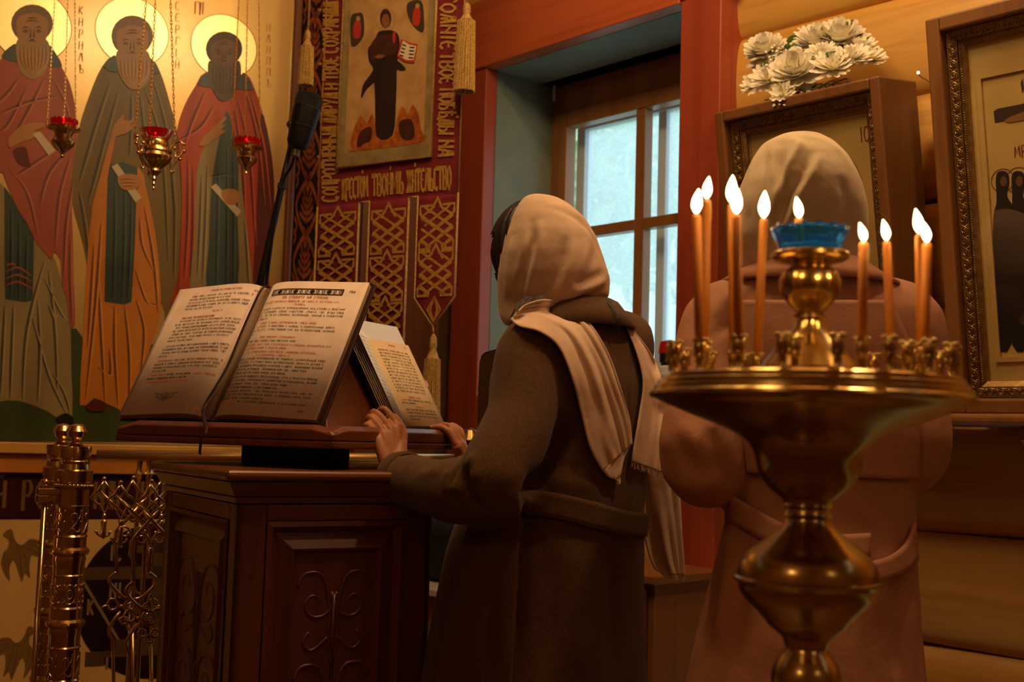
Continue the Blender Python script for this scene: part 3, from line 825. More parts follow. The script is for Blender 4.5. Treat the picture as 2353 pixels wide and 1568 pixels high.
while zc < top:
    mb = MB()
    mpf = lambda u, v: ICO.at(ac + u * hw, zc + v * ph, .0135)
    for sx in (-1, 1):
        mb.strip2(smooth_poly([(0, -.5), (sx * .45, -.32), (sx * .85, .02), (sx * .45, .34), (0, .5), (-sx * .2, .62)], 4), .12, mpf)
        for k in range(4):
            y0 = -.2 + k * .12
            mb.strip2(smooth_poly([(0, y0 - .04), (sx * (.3 - .04 * k), y0 + .02), (sx * (.55 - .08 * k), y0 + .10 + .02 * k)], 3), .085, mpf)
            mb.strip2(smooth_poly([(sx * (.3 - .04 * k), y0 + .02), (sx * (.34 - .04 * k), y0 + .10)], 3), .06, mpf)
        mb.strip2(smooth_poly([(sx * .95, -.5), (sx * .72, -.34), (sx * .95, -.2)], 4), .09, mpf)
        mb.strip2(smooth_poly([(sx * .95, .34), (sx * .78, .46), (sx * .98, .58)], 4), .08, mpf)
    mb.strip2([(0, -.3), (0, .34)], .08, mpf)
    mb.flat([mpf(.14 * math.cos(t), .34 + .07 * math.sin(t)) for t in [2 * math.pi * i / 10 for i in range(10)]], ICO.n, .0006)
    mb.build('leaf_ornament', M_ORN, pil)
    zc += ph
brd = thing('screen_boarding', ICO.at(a_p1 + .1, 0, 0), 'plain brown boards of the screen behind the red banner', 'boarding')
w_b = (0.0 - a_p1 - .004) / 3
for i in range(3):
    m = MB(); m.quad_box(ICO, a_p1 + .003 + i * w_b, a_p1 + (i + 1) * w_b, 0, 3.2, -.035, .01); m.build('board', M_SCREEN, brd, bevel=.003)

# ledge, inscription band and lower panel under the icon
def ibx(name, mt, y0, y1, o0, o1, parent, a0=-2.6, a1=None, bevel=.004, **k):
    z0, z1 = ICO.px(160, y0)[1], ICO.px(160, y1)[1]
    mb = MB(); mb.quad_box(ICO, a0, a1 if a1 is not None else a_r + .03, min(z0, z1), max(z0, z1), o0, o1)
    return mb.build(name, mt, parent, bevel=bevel, **k)
M_OCHW = pmat('ochre_painted_wood', '#dca850', '#cc9642', sc=5); M_ORW = pmat('orange_painted_wood', '#cc8030', '#bc7226', sc=5)
led = thing('icon_ledge', ICO.at(-1.2, ICO.px(160, 1088)[1], 0), 'ochre painted ledge running under the saints icon', 'ledge')
ibx('upper_moulding', M_OCHW, 1019, 1044, -.035, .06, led); ibx('lower_moulding', M_ORW, 1045, 1088, -.035, .035, led)
ban = thing('inscription_board', ICO.at(-1.2, ICO.px(160, 1190)[1], 0), 'maroon board with gold interlaced lettering below the ledge', 'inscription')
ibx('board', pmat('maroon_paint', '#3a0c10', '#2c080c'), 1089, 1192, -.035, .01, ban)
M_GOLDP = pmat('gold_paint', '#8a6a30', '#7a5a26', metal=.3)
def lower_text(txt, x, y, h):
    ico_text(txt, x, y, h, M_GOLDP, ban, False, 'lettering', .0112, .34, .13)
lower_text("й роду'", -12, 1168, 62); lower_text('нъ домъ', 215, 1170, 62); lower_text("жизнь", 400, 1172, 62)
lowp = thing('lower_screen_panel', ICO.at(-1.2, 0.0, 0), 'cream lower screen panel painted with birds and a dark roundel', 'panel')
z1 = ICO.px(160, 1193)[1]
m = MB(); m.quad_box(ICO, -2.6, a_r + .03, 0, z1, -.035, 0.004); m.build('board', pmat('cream_paint', '#dcb268', '#cca258', sc=4), lowp)
off = .0046
ac, bc = ICO.px(362, 1380, off); R = 174 * ICO.at(ac, bc).y / F_PX
mb = MB(); mb.flat([ICO.at(ac + R * math.cos(t), bc + R * math.sin(t), off + .001) for t in [2 * math.pi * i / 48 for i in range(48)]], ICO.n, .0012); mb.build('roundel', pmat('roundel_paint', '#260a0c', '#1c0608'), lowp)
M_CROSS = pmat('cross_paint', '#5c4428', '#4c3820')
mp_ = lambda u, v: ICO.at(ac + u * R, bc + v * R, off + .0016)
mb = MB(); mb.strip2([(0, -.45), (0, .9)], .17, mp_); mb.strip2([(-.92, .36), (.92, .36)], .16, mp_); mb.strip2([(-.3, .66), (.3, .66)], .1, mp_); mb.strip2([(-.35, -.08), (.35, -.28)], .1, mp_)
mb.flat([mp_(*p) for p in ((-.85, -.8), (-.85, -.62), (-.5, -.62), (-.5, -.48), (.5, -.48), (.5, -.62), (.85, -.62), (.85, -.8), (.62, -.8), (.62, -.7), (-.62, -.7), (-.62, -.8))], ICO.n, .0008); mb.build('calvary_cross', M_CROSS, lowp)
for sx in (-1, 1):
    mb = MB(); mb.strip2([(sx * .95, .3), (sx * .45, -.5)], .035, mp_); mb.build('lance' if sx < 0 else 'reed', pmat('lance_paint', '#8a7040'), lowp)
for (t, u, v) in (('іс', -.62, .52), ('хс', .38, .52), ('ні', -.6, .04), ('ка', .38, .04), ('к', -.86, -.16), ('т', .7, -.16), ('г', -.6, -.95 + .1), ('а', .5, -.85)):
    mb = MB()
    for pl in text_polys(t, .5)[0]:
        mb.strip2([(u + p[0] * .16, v + p[1] * .2) for p in pl], .03, mp_)
    mb.build('roundel_letter', MATS['lance_paint'], lowp)
M_BIRD = pmat('bird_paint', '#8c6a36', '#7c5c2c')
for (bx, by, sgn) in ((42, 1275, 1), (42, 1500, -1)):
    a, b = ICO.px(bx, by, off); S = 56 * ICO.at(a, b).y / F_PX
    mp2 = lambda u, v: ICO.at(a + sgn * u * S, b + v * S, off + .001)
    mb = MB()
    mb.flat([mp2(*p) for p in smooth_poly([(-.45, 1.0), (-.28, .98), (-.2, .7), (-.05, .45), (.15, .4), (.4, .62), (.75, .55), (1.0, .2), (1.1, -.25), (.85, -.05), (.7, -.1), (.5, -.05), (.45, -.5), (.5, -.95), (.3, -.75), (.2, -1.1), (.05, -.7), (-.1, -.3), (-.2, -.25), (-.3, -.55), (-.25, -1.05), (-.5, -.7), (-.62, -.3), (-.55, .1), (-.4, .3), (-.4, .6), (-.62, .78)], 3, True)], ICO.n, .0008)
    mb.build('painted_bird', M_BIRD, lowp)
    mb = MB()
    for (p0, p1, p2) in (((-.5, .1), (-.5, -.3), (-.38, -.8)), ((-.4, .1), (-.38, -.2), (-.3, -.6)), ((.05, .1), (.1, -.4), (.2, -.9)), ((.2, .1), (.3, -.3), (.4, -.8)), ((.3, .4), (.65, .3), (.95, -.05)), ((.3, .25), (.6, .12), (.8, -.02)), ((-.3, .85), (-.3, .6), (-.2, .4)), ((-.1, .3), (.1, .25), (.25, .3)), ((.3, .52), (.7, .45), (1.02, .05))):
        mb.strip2(smooth_poly([(p0[0] * S, p0[1] * S), (p1[0] * S, p1[1] * S), (p2[0] * S, p2[1] * S)], 4), .0016, lambda u, v: ICO.at(a + sgn * u, b + v, off + .0016))
    mb.build('feather_lines', MATS['cross_paint'], lowp)

# ------------------------------------------------------------------ hanging oil lamps
M_REDGLASS = mat('ruby_glass', '#b00808', .08, 0, .6, trans=.75, emit='#a00404', estr=.12)
M_FLAME = mat('oil_flame', (1, .8, .5), .5, emit=(1.0, .72, .38), estr=14)
M_WICK = mat('wick', '#1a120c', .9)
def oil_lamp(Y, cx, px_prof, glass, chains, lab, fl, ornate=False):
    """px_prof: list of (half width px, y px)"""
    k = Y / F_PX
    base = P(cx, px_prof[-1][1], Y)
    t = thing('oil_lamp', base, lab, 'lamp', 'hanging icon lamps')
    top = P(cx, px_prof[0][1], Y)
    prof = [(max(r, .4) * k, -(y - px_prof[0][1]) * k) for r, y in px_prof]
    mb = MB(); mb.lathe(Vector((base.x, base.y, top.z)), prof, 28); mb.build('brass_bowl', M_BRASS, t, auto=35)
    gz = Vector((base.x, base.y, P(cx, glass[0][1], Y).z))
    mb = MB(); n = 32; kk = len(mb.V)
    pr = [(r * k, -(y - glass[0][1]) * k) for r, y in glass]
    pr2 = pr + [(max(r - .004, .004), z) for r, z in reversed(pr)]
    for i, (r, z) in enumerate(pr2):
        for j in range(n):
            a = 2 * math.pi * j / n
            sc = 1 + (.05 * math.cos(j * math.pi) if not ornate else 0)
            zz = z + (.003 * math.cos(j * math.pi) if (i == 0 or i == len(pr2) - 1) and not ornate else 0)
            mb.V.append(gz + Vector((r * sc * math.cos(a), r * sc * math.sin(a), zz)))
    for i in range(len(pr2) - 1):
        for j in range(n):
            j2 = (j + 1) % n
            mb.F.append((i * n + j, i * n + j2, (i + 1) * n + j2, (i + 1) * n + j))
    mb.build('red_glass_cup', M_REDGLASS, t, smooth=True, fix=True)
    fp = P(fl[0], fl[1], Y)
    mb = MB(); mb.lathe(fp - Vector((0, 0, .006)), [(.0008, 0), (.0028, .003), (.003, .006), (.0018, .011), (.0003, .015)], 10); mb.build('flame', M_FLAME, t, smooth=True)
    mb = MB(); mb.tube([fp - Vector((0, 0, .022)), fp - Vector((0, 0, .004))], .0012, 6); mb.build('wick', M_WICK, t)
    hook = Vector((base.x, base.y, 3.25))
    for (x0, y0, x1) in chains:
        p0 = P(x0, y0, Y); p1 = P(x1, 0, Y)
        mb = MB()
        dirv = (p1 - p0); L = dirv.length
        n = int(L / .012)
        a, b = frame_from(dirv)
        for i in range(n):           # links, turned by turns
            c = p0 + dirv * ((i + .5) / n); u = a if i % 2 else b; dn = dirv.normalized()
            rr = .0020 if not ornate else .0028
            mb.tube([c + dn * (.0075 * math.cos(q)) + u * (rr * math.sin(q)) for q in [2 * math.pi * w / 6 for w in range(6)]],   .0010 if not ornate else .0013, 4, closed=True)
        mb.tube([p1, hook], .0012, 5)
        mb.build('chain', M_BRASS, t)
    mb = MB(); mb.ball(hook, .012, 10, 6); mb.tube([hook, Vector((hook.x, hook.y, CEIL))], .003, 6); mb.build('ceiling_hook', M_BRASS, t, smooth=True)
    if ornate:
        for ang in (0.1, 2.2, 4.3):
            mb = MB(); ca, sa = math.cos(ang), math.sin(ang)
            c = P(cx, 352, Y); c = Vector((base.x, base.y, c.z))
            loc = lambda r, z: c + Vector((r * ca, r * sa, z))
            path = smooth_poly([(.040, .010), (.050, .030), (.068, .038), (.078, .020), (.070, -.005), (.058, -.008), (.056, .006), (.064, .010)], 4)
            mb.tube([loc(*p) for p in path], .0032, 6)
            path = smooth_poly([(.066, -.005), (.056, -.025), (.046, -.045), (.050, -.055), (.056, -.048)], 4)
            mb.tube([loc(*p) for p in path], .0028, 6)
            for (r, z) in ((.078, .030), (.080, .010), (.070, -.014), (.052, .018)):
                mb.ball(loc(r, z), .0055, 7, 5)
            mb.build('scroll_handle', M_BRASS, t, smooth=True)
    return t
oil_lamp(3.45, 142, [(38, 294), (37, 298), (24, 302), (19, 312), (22, 320), (27, 328), (25, 336), (15, 346), (7, 352), (4, 358), (6, 362), (2, 366)],
         [(31, 276), (29, 284), (26, 294)], [(108, 293, 126), (147, 296, 156), (174, 294, 172)], 'small brass oil lamp with red cup nearest the left picture edge', (147, 273))
oil_lamp(3.3, 352, [(25, 322), (27, 330), (26, 338), (37, 344), (38, 350), (35, 354), (38, 362), (34, 372), (22, 384), (14, 390), (16, 396), (10, 402), (5, 408), (7, 414), (3, 420), (5, 426), (2, 432), (3, 436), (1, 441)],
         [(38, 300), (34, 310), (26, 324)], [(308, 322, 336), (343, 306, 357), (402, 322, 392)], 'ornate brass oil lamp with scroll handles and red cup between the two small ones', (357, 312), True)
oil_lamp(3.6, 565, [(36, 337), (35, 341), (22, 345), (17, 352), (22, 360), (25, 366), (22, 374), (12, 384), (6, 390), (3, 396), (4, 400), (1, 404)],
         [(31, 320), (29, 328), (26, 337)], [(532, 336, 549), (562, 338, 569), (597, 336, 595)], 'small brass oil lamp with red cup in front of the red-robed saint', (567, 322))

# ------------------------------------------------------------------ microphone on its boom
Ym = 2.98
kpx = Ym / F_PX
mic = thing('microphone_stand', Vector((P(585, 700, Ym + .06).x, Ym + .06, 0)), 'black microphone on a slanting boom stand behind the open book', 'microphone')
top, bot = P(714, 216, Ym), P(681, 345, Ym)
ax = (bot - top).normalized()
mb = MB(); mb.lathe(top, [(24 * kpx, 0), (30 * kpx, 4 * kpx), (32 * kpx, 12 * kpx), (32 * kpx, 36 * kpx)], 24, axis=ax); mb.build('grille', mat('mic_mesh', '#161513', .55, .5, bump=(1.0, 900, (1, 1, 1))), mic, auto=40)
mb = MB(); mb.lathe(top, [(32.5 * kpx, 36.5 * kpx), (31 * kpx, 75 * kpx), (29 * kpx, 84 * kpx), (27 * kpx, 120 * kpx), (22 * kpx, 130 * kpx), (12 * kpx, 136 * kpx)], 24, axis=ax); mb.build('body', M_DARK, mic, auto=30)
mb = MB(); mb.lathe(top, [(33 * kpx, 34 * kpx), (33.2 * kpx, 37 * kpx)], 24, axis=ax); mb.lathe(top, [(30.5 * kpx, 80 * kpx), (30.5 * kpx, 83 * kpx)], 24, axis=ax); mb.build('trim_ring', mat('dark_chrome', '#4a4744', .3, .9), mic)
mb = MB(); mb.lathe(top, [(9 * kpx, 136 * kpx), (9 * kpx, 152 * kpx), (7 * kpx, 153 * kpx)], 14, axis=ax); mb.build('plug', mat('satin_metal', '#8a8378', .35, .9), mic, auto=40)
mb = MB(); q = P(676, 362, Ym); mb.tube(smooth_poly([q, P(668, 385, Ym + .01), P(650, 420, Ym + .02), P(630, 520, Ym + .03), P(614, 640, Ym + .05), P(600, 760, Ym + .07)], 6), .0038, 8); mb.build('cable', M_DARK, mic, smooth=True)
mb = MB(); mb.tube([P(676, 300, Ym + .03), P(646, 435, Ym + .03), P(600, 640, Ym + .05), P(585, 705, Ym + .06)], [6 * kpx, 8 * kpx, 9 * kpx, 9 * kpx], 12); mb.build('boom', M_DARK, mic, smooth=True)
mb = MB(); mb.lathe(P(648, 428, Ym + .03), [(11 * kpx, -6 * kpx), (11 * kpx, 6 * kpx)], 14, axis=(P(600, 640, Ym) - P(646, 435, Ym))); mb.build('boom_collar', mat('grey_collar', '#2a2826', .4), mic, auto=40)
mb = MB(); mb.tube([P(668, 285, Ym + .03), P(684, 296, Ym + .0)], .012, 10); mb.build('clip', M_DARK, mic, smooth=True)
b0 = P(585, 705, Ym + .06)
mb = MB(); mb.tube([b0, Vector((b0.x, b0.y, .05))], .011, 12); mb.ball(b0, .02, 10, 6); mb.build('pole', M_DARK, mic, smooth=True)
for a in (0.3, 2.4, 4.5):
    mb = MB(); mb.tube([Vector((b0.x, b0.y, .12)), Vector((b0.x + .22 * math.cos(a), b0.y + .22 * math.sin(a), .012))], .009, 8); mb.build('leg', M_DARK, mic, smooth=True)

# ------------------------------------------------------------------ the embroidered banner
AB = math.radians(32)
BN = Plane(P(735, 500, 3.78), (math.cos(AB), -math.sin(AB), 0), (-math.sin(AB), -math.cos(AB), 0))
def bpx(x, y, off=0.0): return BN.at(*BN.px(x, y, off), off)
z_hang = 2.95
# staff: the cross-bar above the frame on a pole standing behind the cloth
aL, aR = BN.px(735, 400)[0], BN.px(1056, 400)[0]
banner = thing('church_banner', Vector((BN.at((aL + aR) / 2, 0, -.05).x, BN.at((aL + aR) / 2, 0, -.05).y, 0)), 'dark red embroidered church banner with a painted icon and gold tassels', 'banner')
M_VELVET = mat('maroon_velvet', '#7c1420', .8, noise=('#681018', 30, 3, (1, 1, 1)), bump=(.25, 220, (1, 1, 1)))
M_THREAD = mat('gold_thread', '#d0a044', .45, .3, noise=('#b08432', 120, 3, (1, 1, 1)), bump=(.6, 500, (1, 1, 1)))
M_CORD = mat('gold_cord', '#d0a858', .5, .2, noise=('#94702e', 200, 2, (1, 1, 1)), bump=(.8, 400, (1, 1, 1)))
def bump_cloth(a, b):
    return .006 * math.sin(a * 14 + 1.2) * min(1, max(0, (b_top - b) * 1.0)) + .004 * math.sin(b * 5)
b_top = z_hang
def bz(y, x=900): return BN.px(x, y)[1]
b_slit = bz(470); 
bo = -BN.o.z
# outline of the cloth in banner coordinates (a across, b height measured from BN origin)
s1a, s1b = BN.px(822, 600)[0], BN.px(846, 600)[0]
s2a, s2b = BN.px(936, 600)[0], BN.px(957, 600)[0]
btop = 3.0 - BN.o.z
bs1, bs2 = BN.px(834, 466)[1], BN.px(946, 452)[1]
tip3 = BN.px(995, 752); sh3 = BN.px(1040, 682)[1]
tip2b = tip3[1] - .28; tip1b = tip3[1] - .2
def tail(a0, a1, bt, bsh, btip, name):
    """a strip of cloth with a pointed end, a grid of points"""
    mb = MB()
    def fn(u, v):
        a = a0 + (a1 - a0) * u
        end = bsh + (btip - bsh) * (1 - abs(2 * u - 1))
        b = bt + (end - bt) * v
        return BN.at(a, b, .003 * math.sin(b * 9 + a * 6))
    mb.grid(fn, 10, 24)
    return mb.build(name, M_VELVET, banner, smooth=True, solid=.004)
mb = MB()
bm0 = min(bs1, bs2)
mb.grid(lambda u, v: BN.at(aL + (aR - aL) * u, btop + (bs1 - .0 - btop) * v, 0), 16, 24); mb.build('cloth', M_VELVET, banner, solid=.004)
tail(aL, s1a, bs1, sh3 - .2, tip1b, 'cloth_tail'); tail(s1b, s2a, bs1, sh3 - .28, tip2b, 'cloth_tail'); tail(s2b, aR, bs1, sh3, tip3[1], 'cloth_tail')
def cord(pts, r=.0035, name='edge_cord', mt=M_CORD):
    mb = MB(); mb.tube([BN.at(a, b, .004) for a, b in pts], r, 6); mb.build(name, mt, banner, smooth=True)
for (a0, a1, bsh, bt) in ((aL, s1a, sh3 - .2, tip1b), (s1b, s2a, sh3 - .28, tip2b), (s2b, aR, sh3, tip3[1])):
    cord([(a0, bs1), (a0, bsh), ((a0 + a1) / 2, bt), (a1, bsh), (a1, bs1)])
cord([(s1a, bs1), (s1b, bs1)]); cord([(s2a, bs1), (s2b, bs1)]); cord([(aL, btop), (aL, bs1)], .002); cord([(aR, btop), (aR, bs1)], .003)
# central icon in its frame
ip = [BN.px(*p) for p in ((790, 388), (1000, 360), (1003, 0), (785, 0))]
ia0, ia1 = (ip[0][0] + ip[3][0]) / 2, (ip[1][0] + ip[2][0]) / 2; ib0 = (ip[0][1] + ip[1][1]) / 2; ib1 = btop - .28
mb = MB(); mb.quad_box(BN, ia0, ia1, ib0, ib1, .004, .010)
icb = mb.build('printed_icon', mat('aged_icon_gold', '#c49c64', .55, noise=('#a67e4a', 14, 5, (1, 1, 1))), banner)
mb = MB(); g = .030
for (a, b, c, d) in ((ia0, ia1, ib0, ib0 + g * 1.5), (ia0, ia0 + g, ib0 + g * 1.5, ib1), (ia1 - g, ia1, ib0 + g * 1.5, ib1)):
    mb.quad_box(BN, a, b, c, d, .0102, .0108)
mb.build('icon_margin', mat('icon_margin_grey', '#9c8658', .6, noise=('#7c683e', 22, 5, (1, 1, 1))), icb)
cordp = [(ia0, ib0), (ia1, ib0), (ia1, ib1), (ia0, ib1), (ia0, ib0)]
mb = MB(); mb.tube([BN.at(a, b, .012) for a, b in cordp], .0045, 6); mb.build('icon_cord', M_CORD, icb, smooth=True)
def bpoly(pts, lay_, name, mt, parent, n=3, smooth=True):
    off = .0108 + lay_ * .0004
    q = smooth_poly(pts, n, True) if smooth else pts
    mb = MB(); mb.flat([bpx(x, y, off) for x, y in q], BN.n, .0003); return mb.build(name, mt, parent)
B_DK = mat('icon_dark_robe', '#20140e', .5, noise=('#2c1a10', 40, 3, (1, 1, .2))); B_BR = mat('icon_brown', '#4a2414', .5, noise=('#38180c', 40, 3, (1, 1, 1)))
B_RED = mat('icon_red', '#b03020', .5); B_PAGE = mat('icon_page', '#d8c8a8', .6); B_FLESH = mat('icon_flesh', '#8a5028', .5); B_FIRE = mat('icon_fire', '#b8661c', .5, noise=('#8a4010', 50, 4, (1, 1, 1)))
bpoly(ell(886, 45, 24, 28), 1, 'halo_ring', mat('icon_halo', '#a88652', .5), icb, 1)
bpoly(ell(886, 45, 21, 25), 2, 'halo_field', MATS['aged_icon_gold'], icb, 1)
bpoly([(808, 340), (812, 300), (830, 265), (842, 285), (855, 262), (866, 300), (864, 335)], 1, 'painted_fire', B_FIRE, icb)
bpoly([(908, 322), (914, 270), (925, 245), (938, 262), (948, 240), (962, 265), (968, 300), (970, 318)], 1, 'painted_fire', B_FIRE, icb)
bpoly([(806, 346), (860, 320), (968, 308), (970, 326), (900, 338), (806, 348)], 2, 'painted_ground', B_FIRE, icb)
bpoly([(820, 335), (824, 310), (838, 295), (852, 292), (855, 305), (850, 325), (836, 330), (828, 338)], 3, 'kneeling_figure', B_BR, icb)
bpoly([(916, 285), (926, 275), (945, 275), (953, 300), (948, 320), (928, 322), (918, 305)], 3, 'kneeling_figure', B_BR, icb)
bpoly([(864, 85), (872, 72), (900, 70), (915, 80), (918, 110), (912, 150), (910, 230), (902, 310), (866, 314), (862, 230), (858, 160), (848, 140), (846, 112), (856, 100)], 3, 'robe', B_DK, icb)
bpoly([(866, 148), (852, 170), (834, 196), (830, 226), (842, 205), (858, 190), (868, 180)], 4, 'cloak_end', B_DK, icb)
bpoly([(850, 110), (862, 88), (880, 80), (908, 82), (914, 105), (905, 125), (870, 130), (852, 140)], 4, 'tunic', B_BR, icb)
bpoly([(902, 78), (908, 72), (908, 95), (903, 98)], 5, 'sleeve_stripe', B_RED, icb)
bpoly(ell(886, 42, 13, 22), 5, 'hair', B_BR, icb, 1); bpoly(ell(886, 48, 9, 16), 6, 'face', B_FLESH, icb, 1)
bpoly([(862, 130), (872, 125), (884, 128), (878, 133), (866, 134)], 6, 'hand', B_FLESH, icb)
bpoly([(913, 140), (926, 150), (932, 160), (915, 160), (908, 150)], 5, 'arm', B_DK, icb)
bpoly([(922, 90), (942, 98), (960, 102), (952, 145), (930, 142), (912, 130)], 6, 'book_cover', B_RED, icb, 1, False)
bpoly([(926, 93), (940, 102), (957, 106), (950, 138), (933, 138), (916, 127)], 7, 'book_page', B_PAGE, icb, 1, False)
off = .0108 + 8 * .0004
for k in range(4):
    for (x0, x1) in ((922 + 3 - k * 2, 933 - k * 2), (942 - k * 1, 953 - k * 1)):
        mb = MB(); mb.flat([bpx(x0, 101 + k * 8 + (0 if x0 < 935 else 6), off), bpx(x1, 104 + k * 8 + (0 if x0 < 935 else 4), off), bpx(x1 - 1, 107 + k * 8 + (0 if x0 < 935 else 4), off), bpx(x0 - 1, 104 + k * 8 + (0 if x0 < 935 else 6), off)], BN.n, .0003); mb.build('book_writing', B_DK, icb)
for (pp, c) in (([(806, 40), (820, 30), (834, 34), (836, 80), (818, 105), (806, 100)], 0), ([(938, 6), (968, 2), (974, 40), (972, 74), (950, 60), (936, 30)], 1)):
    bpoly(pp, 1, 'corner_vignette', mat('vignette_dark', '#3c3420', .5), icb)
    cx = sum(p[0] for p in pp) / 6; cy = sum(p[1] for p in pp) / 6
    bpoly([(cx - 8, cy + 20), (cx - 6, cy - 12), (cx + 4, cy - 22), (cx + 10, cy - 5), (cx + 6, cy + 22)], 2, 'small_figure', B_RED, icb)
    bpoly(ell(cx + 3, cy - 22, 5, 6, 10), 3, 'small_halo', MATS['icon_halo'], icb, 1)
# interlaced lettering round the icon
def blet(txt, start, end, hgt_dir, w, name='lettering', off=.0045):
    """start/end: baseline end points (a, b); hgt_dir: vector (a, b) from baseline to cap height"""
    pls, W = text_polys(txt, .46, .06)
    ux, uy = (end[0] - start[0]) / W, (end[1] - start[1]) / W
    mb = MB()
    for pl in pls:
        mb.strip2([(start[0] + ux * p[0] + hgt_dir[0] * p[1], start[1] + uy * p[0] + hgt_dir[1] * p[1]) for p in pl], w, lambda u, v: BN.at(u, v, off))
    return mb.build(name, M_THREAD, banner, solid=.0015)
def bw(txt, p0, p1, q, w=.0075):
    s = BN.px(*p0, .0045); e = BN.px(*p1, .0045); h = BN.px(*q, .0045)
    blet(txt, s, e, (h[0] - s[0], h[1] - s[1]), w)
# left column reads upwards, right column downwards, the line below runs across
bw("сопроти'вныя", (777, 464), (777, 288), (740, 464)); bw("да'руя", (777, 284), (778, 212), (742, 284)); bw('и', (777, 206), (778, 190), (746, 206)); bw("тво'е", (777, 184), (778, 128), (742, 184)); bw("сохраня'я", (778, 122), (778, 2), (742, 122))
bw('етояніе', (1012, -40), (1012, 118), (1048, -40)); bw('твое', (1011, 122), (1010, 196), (1046, 122)); bw("побѣ'ды", (1010, 204), (1008, 310), (1045, 204)); bw('на', (1008, 322), (1006, 362), (1044, 322))
bw("кресто'м", (786, 460), (846, 452), (786, 412), .006); bw("твои'мъ", (855, 452), (928, 444), (855, 402), .006); bw("жи'тельство", (934, 444), (1038, 434), (934, 392), .006)
# interlace knots on the tails
def knot(ac, bt, w, h):
    mb = MB()
    for off_w, wd, mt in ((.0042, .013, 0),):
        for k in range(-1, 4):
            for sg in (-1, 1):
                y0 = k * .25 + .02
                pts = []
                y = y0; x = -1.0 * sg
                p = (x, y); seq = [p]
                for _ in range(2):
                    x = -x; y += .5
                    seq.append((x, y))
                # clip to the block
                cl = []
                for (q0, q1) in zip(seq[:-1], seq[1:]):
                    N = 12
                    for i in range(N + 1):
                        t = i / N
                        yy = q0[1] + (q1[1] - q0[1]) * t
                        if .06 <= yy <= .96: cl.append((q0[0] + (q1[0] - q0[0]) * t, yy))
                if len(cl) > 2:
                    mb.strip2([(ac + x_ * w * .42, bt - y_ * h) for x_, y_ in (cl[0], *[c for c in cl[1:-1] if abs(abs(c[0]) - 1) < 1e-6], cl[-1])], .0072, lambda u, v: BN.at(u, v, .0042 + .0006 * (k % 2) + .0003 * sg))
    for sx in (-1, 1):
        mb.strip2([(ac + sx * w * .15, bt - .04 * h), (ac + sx * w * .46, bt - .04 * h), (ac + sx * w * .46, bt - .2 * h), (ac + sx * w * .36, bt - .3 * h)], .008, lambda u, v: BN.at(u, v, .0046))
        mb.strip2([(ac + sx * w * .15, bt - .97 * h), (ac + sx * w * .46, bt - .97 * h), (ac + sx * w * .46, bt - .82 * h), (ac + sx * w * .36, bt - .72 * h)], .008, lambda u, v: BN.at(u, v, .0046))
    mb.strip2([(ac - w * .2, bt - .2 * h), (ac, bt + .10 * h), (ac + w * .2, bt - .2 * h)], .008, lambda u, v: BN.at(u, v, .0048))
    return mb.build('interlace_knot', M_THREAD, banner, solid=.0016)
for (a0, a1, x, ys) in ((aL, s1a, 776, (488, 595, 700)), (s1b, s2a, 890, (480, 588, 694)), (s2b, aR, 1003, (468, 574))):
    for y in ys:
        knot((a0 + a1) / 2, BN.px(x, y)[1], (a1 - a0) * .92, .145)
def diamond(ac, b0, w, h):
    mb = MB()
    for s in (1, .55): mb.strip2([(ac, b0), (ac + w * s, b0 - h * .5), (ac, b0 - h), (ac - w * s, b0 - h * .5)], .006, lambda u, v: BN.at(u, v, .0044), closed=True)
    mb.build('diamond_knot', M_THREAD, banner, solid=.0015)
diamond((s2b + aR) / 2, BN.px(1000, 684)[1], .024, .075)
# tassels
def tassel(p_top, L, r, head, name='tassel'):
    """p_top: where the cord meets the knob; a knob, a collar and hanging cords"""
    mb = MB()
    mb.lathe(p_top, [(.003, 0), (r * .42, -head * .15), (r * .5, -head * .45), (r * .38, -head * .6), (r * .8, -head * .95), (r * .95, -head)], 14); 
    o = mb.build(name, M_CORD, banner, smooth=True)
    mb = MB(); n = 22
    for i in range(n):
        a = 2 * math.pi * i / n
        p0 = p_top + Vector((r * .9 * math.cos(a), r * .9 * math.sin(a), -head * .98)); p1 = p_top + Vector((r * 1.12 * math.cos(a), r * 1.12 * math.sin(a), -head - L))
        mb.tube([p0, (p0 + p1) / 2 + Vector((.001 * math.sin(i * 3), .001 * math.cos(i * 5), 0)), p1], r * .15, 5)
    mb.build('tassel_fringe', M_CORD, o, kind='stuff')
    return o
kB = 3.75 / F_PX
pt = bpx(708, 68, .03); tassel(pt, 95 * kB, 15 * kB, 42 * kB); mb = MB(); mb.tube([pt, Vector((pt.x, pt.y, 3.05))], .004, 6); mb.build('tassel_cord', M_CORD, banner, smooth=True)
pt = bpx(1073, 6, .05); tassel(pt, 155 * kB, 19 * kB, 42 * kB); mb = MB(); mb.tube([pt, Vector((pt.x, pt.y, 3.05))], .004, 6); mb.build('tassel_cord', M_CORD, banner, smooth=True)
pt = bpx(996, 768, .004); tassel(pt, 135 * kB, 17 * kB, 55 * kB); mb = MB(); mb.tube([bpx(995, 752, .004), pt], .003, 6); mb.build('tassel_cord', M_CORD, banner, smooth=True)
M_STAFF = mat('banner_staff', '#6a3c18', .4, coat=.3)
am = (aL + aR) / 2
mb = MB(); mb.tube([BN.at(aL - .06, btop + .02, .01), BN.at(aR + .06, btop + .02, .01)], .014, 10); mb.build('cross_bar', M_STAFF, banner, smooth=True)
mb = MB(); mb.tube([BN.at(am, -BN.o.z, -.05), BN.at(am, btop + .05, -.05)], .016, 10); mb.build('staff', M_STAFF, banner, smooth=True)

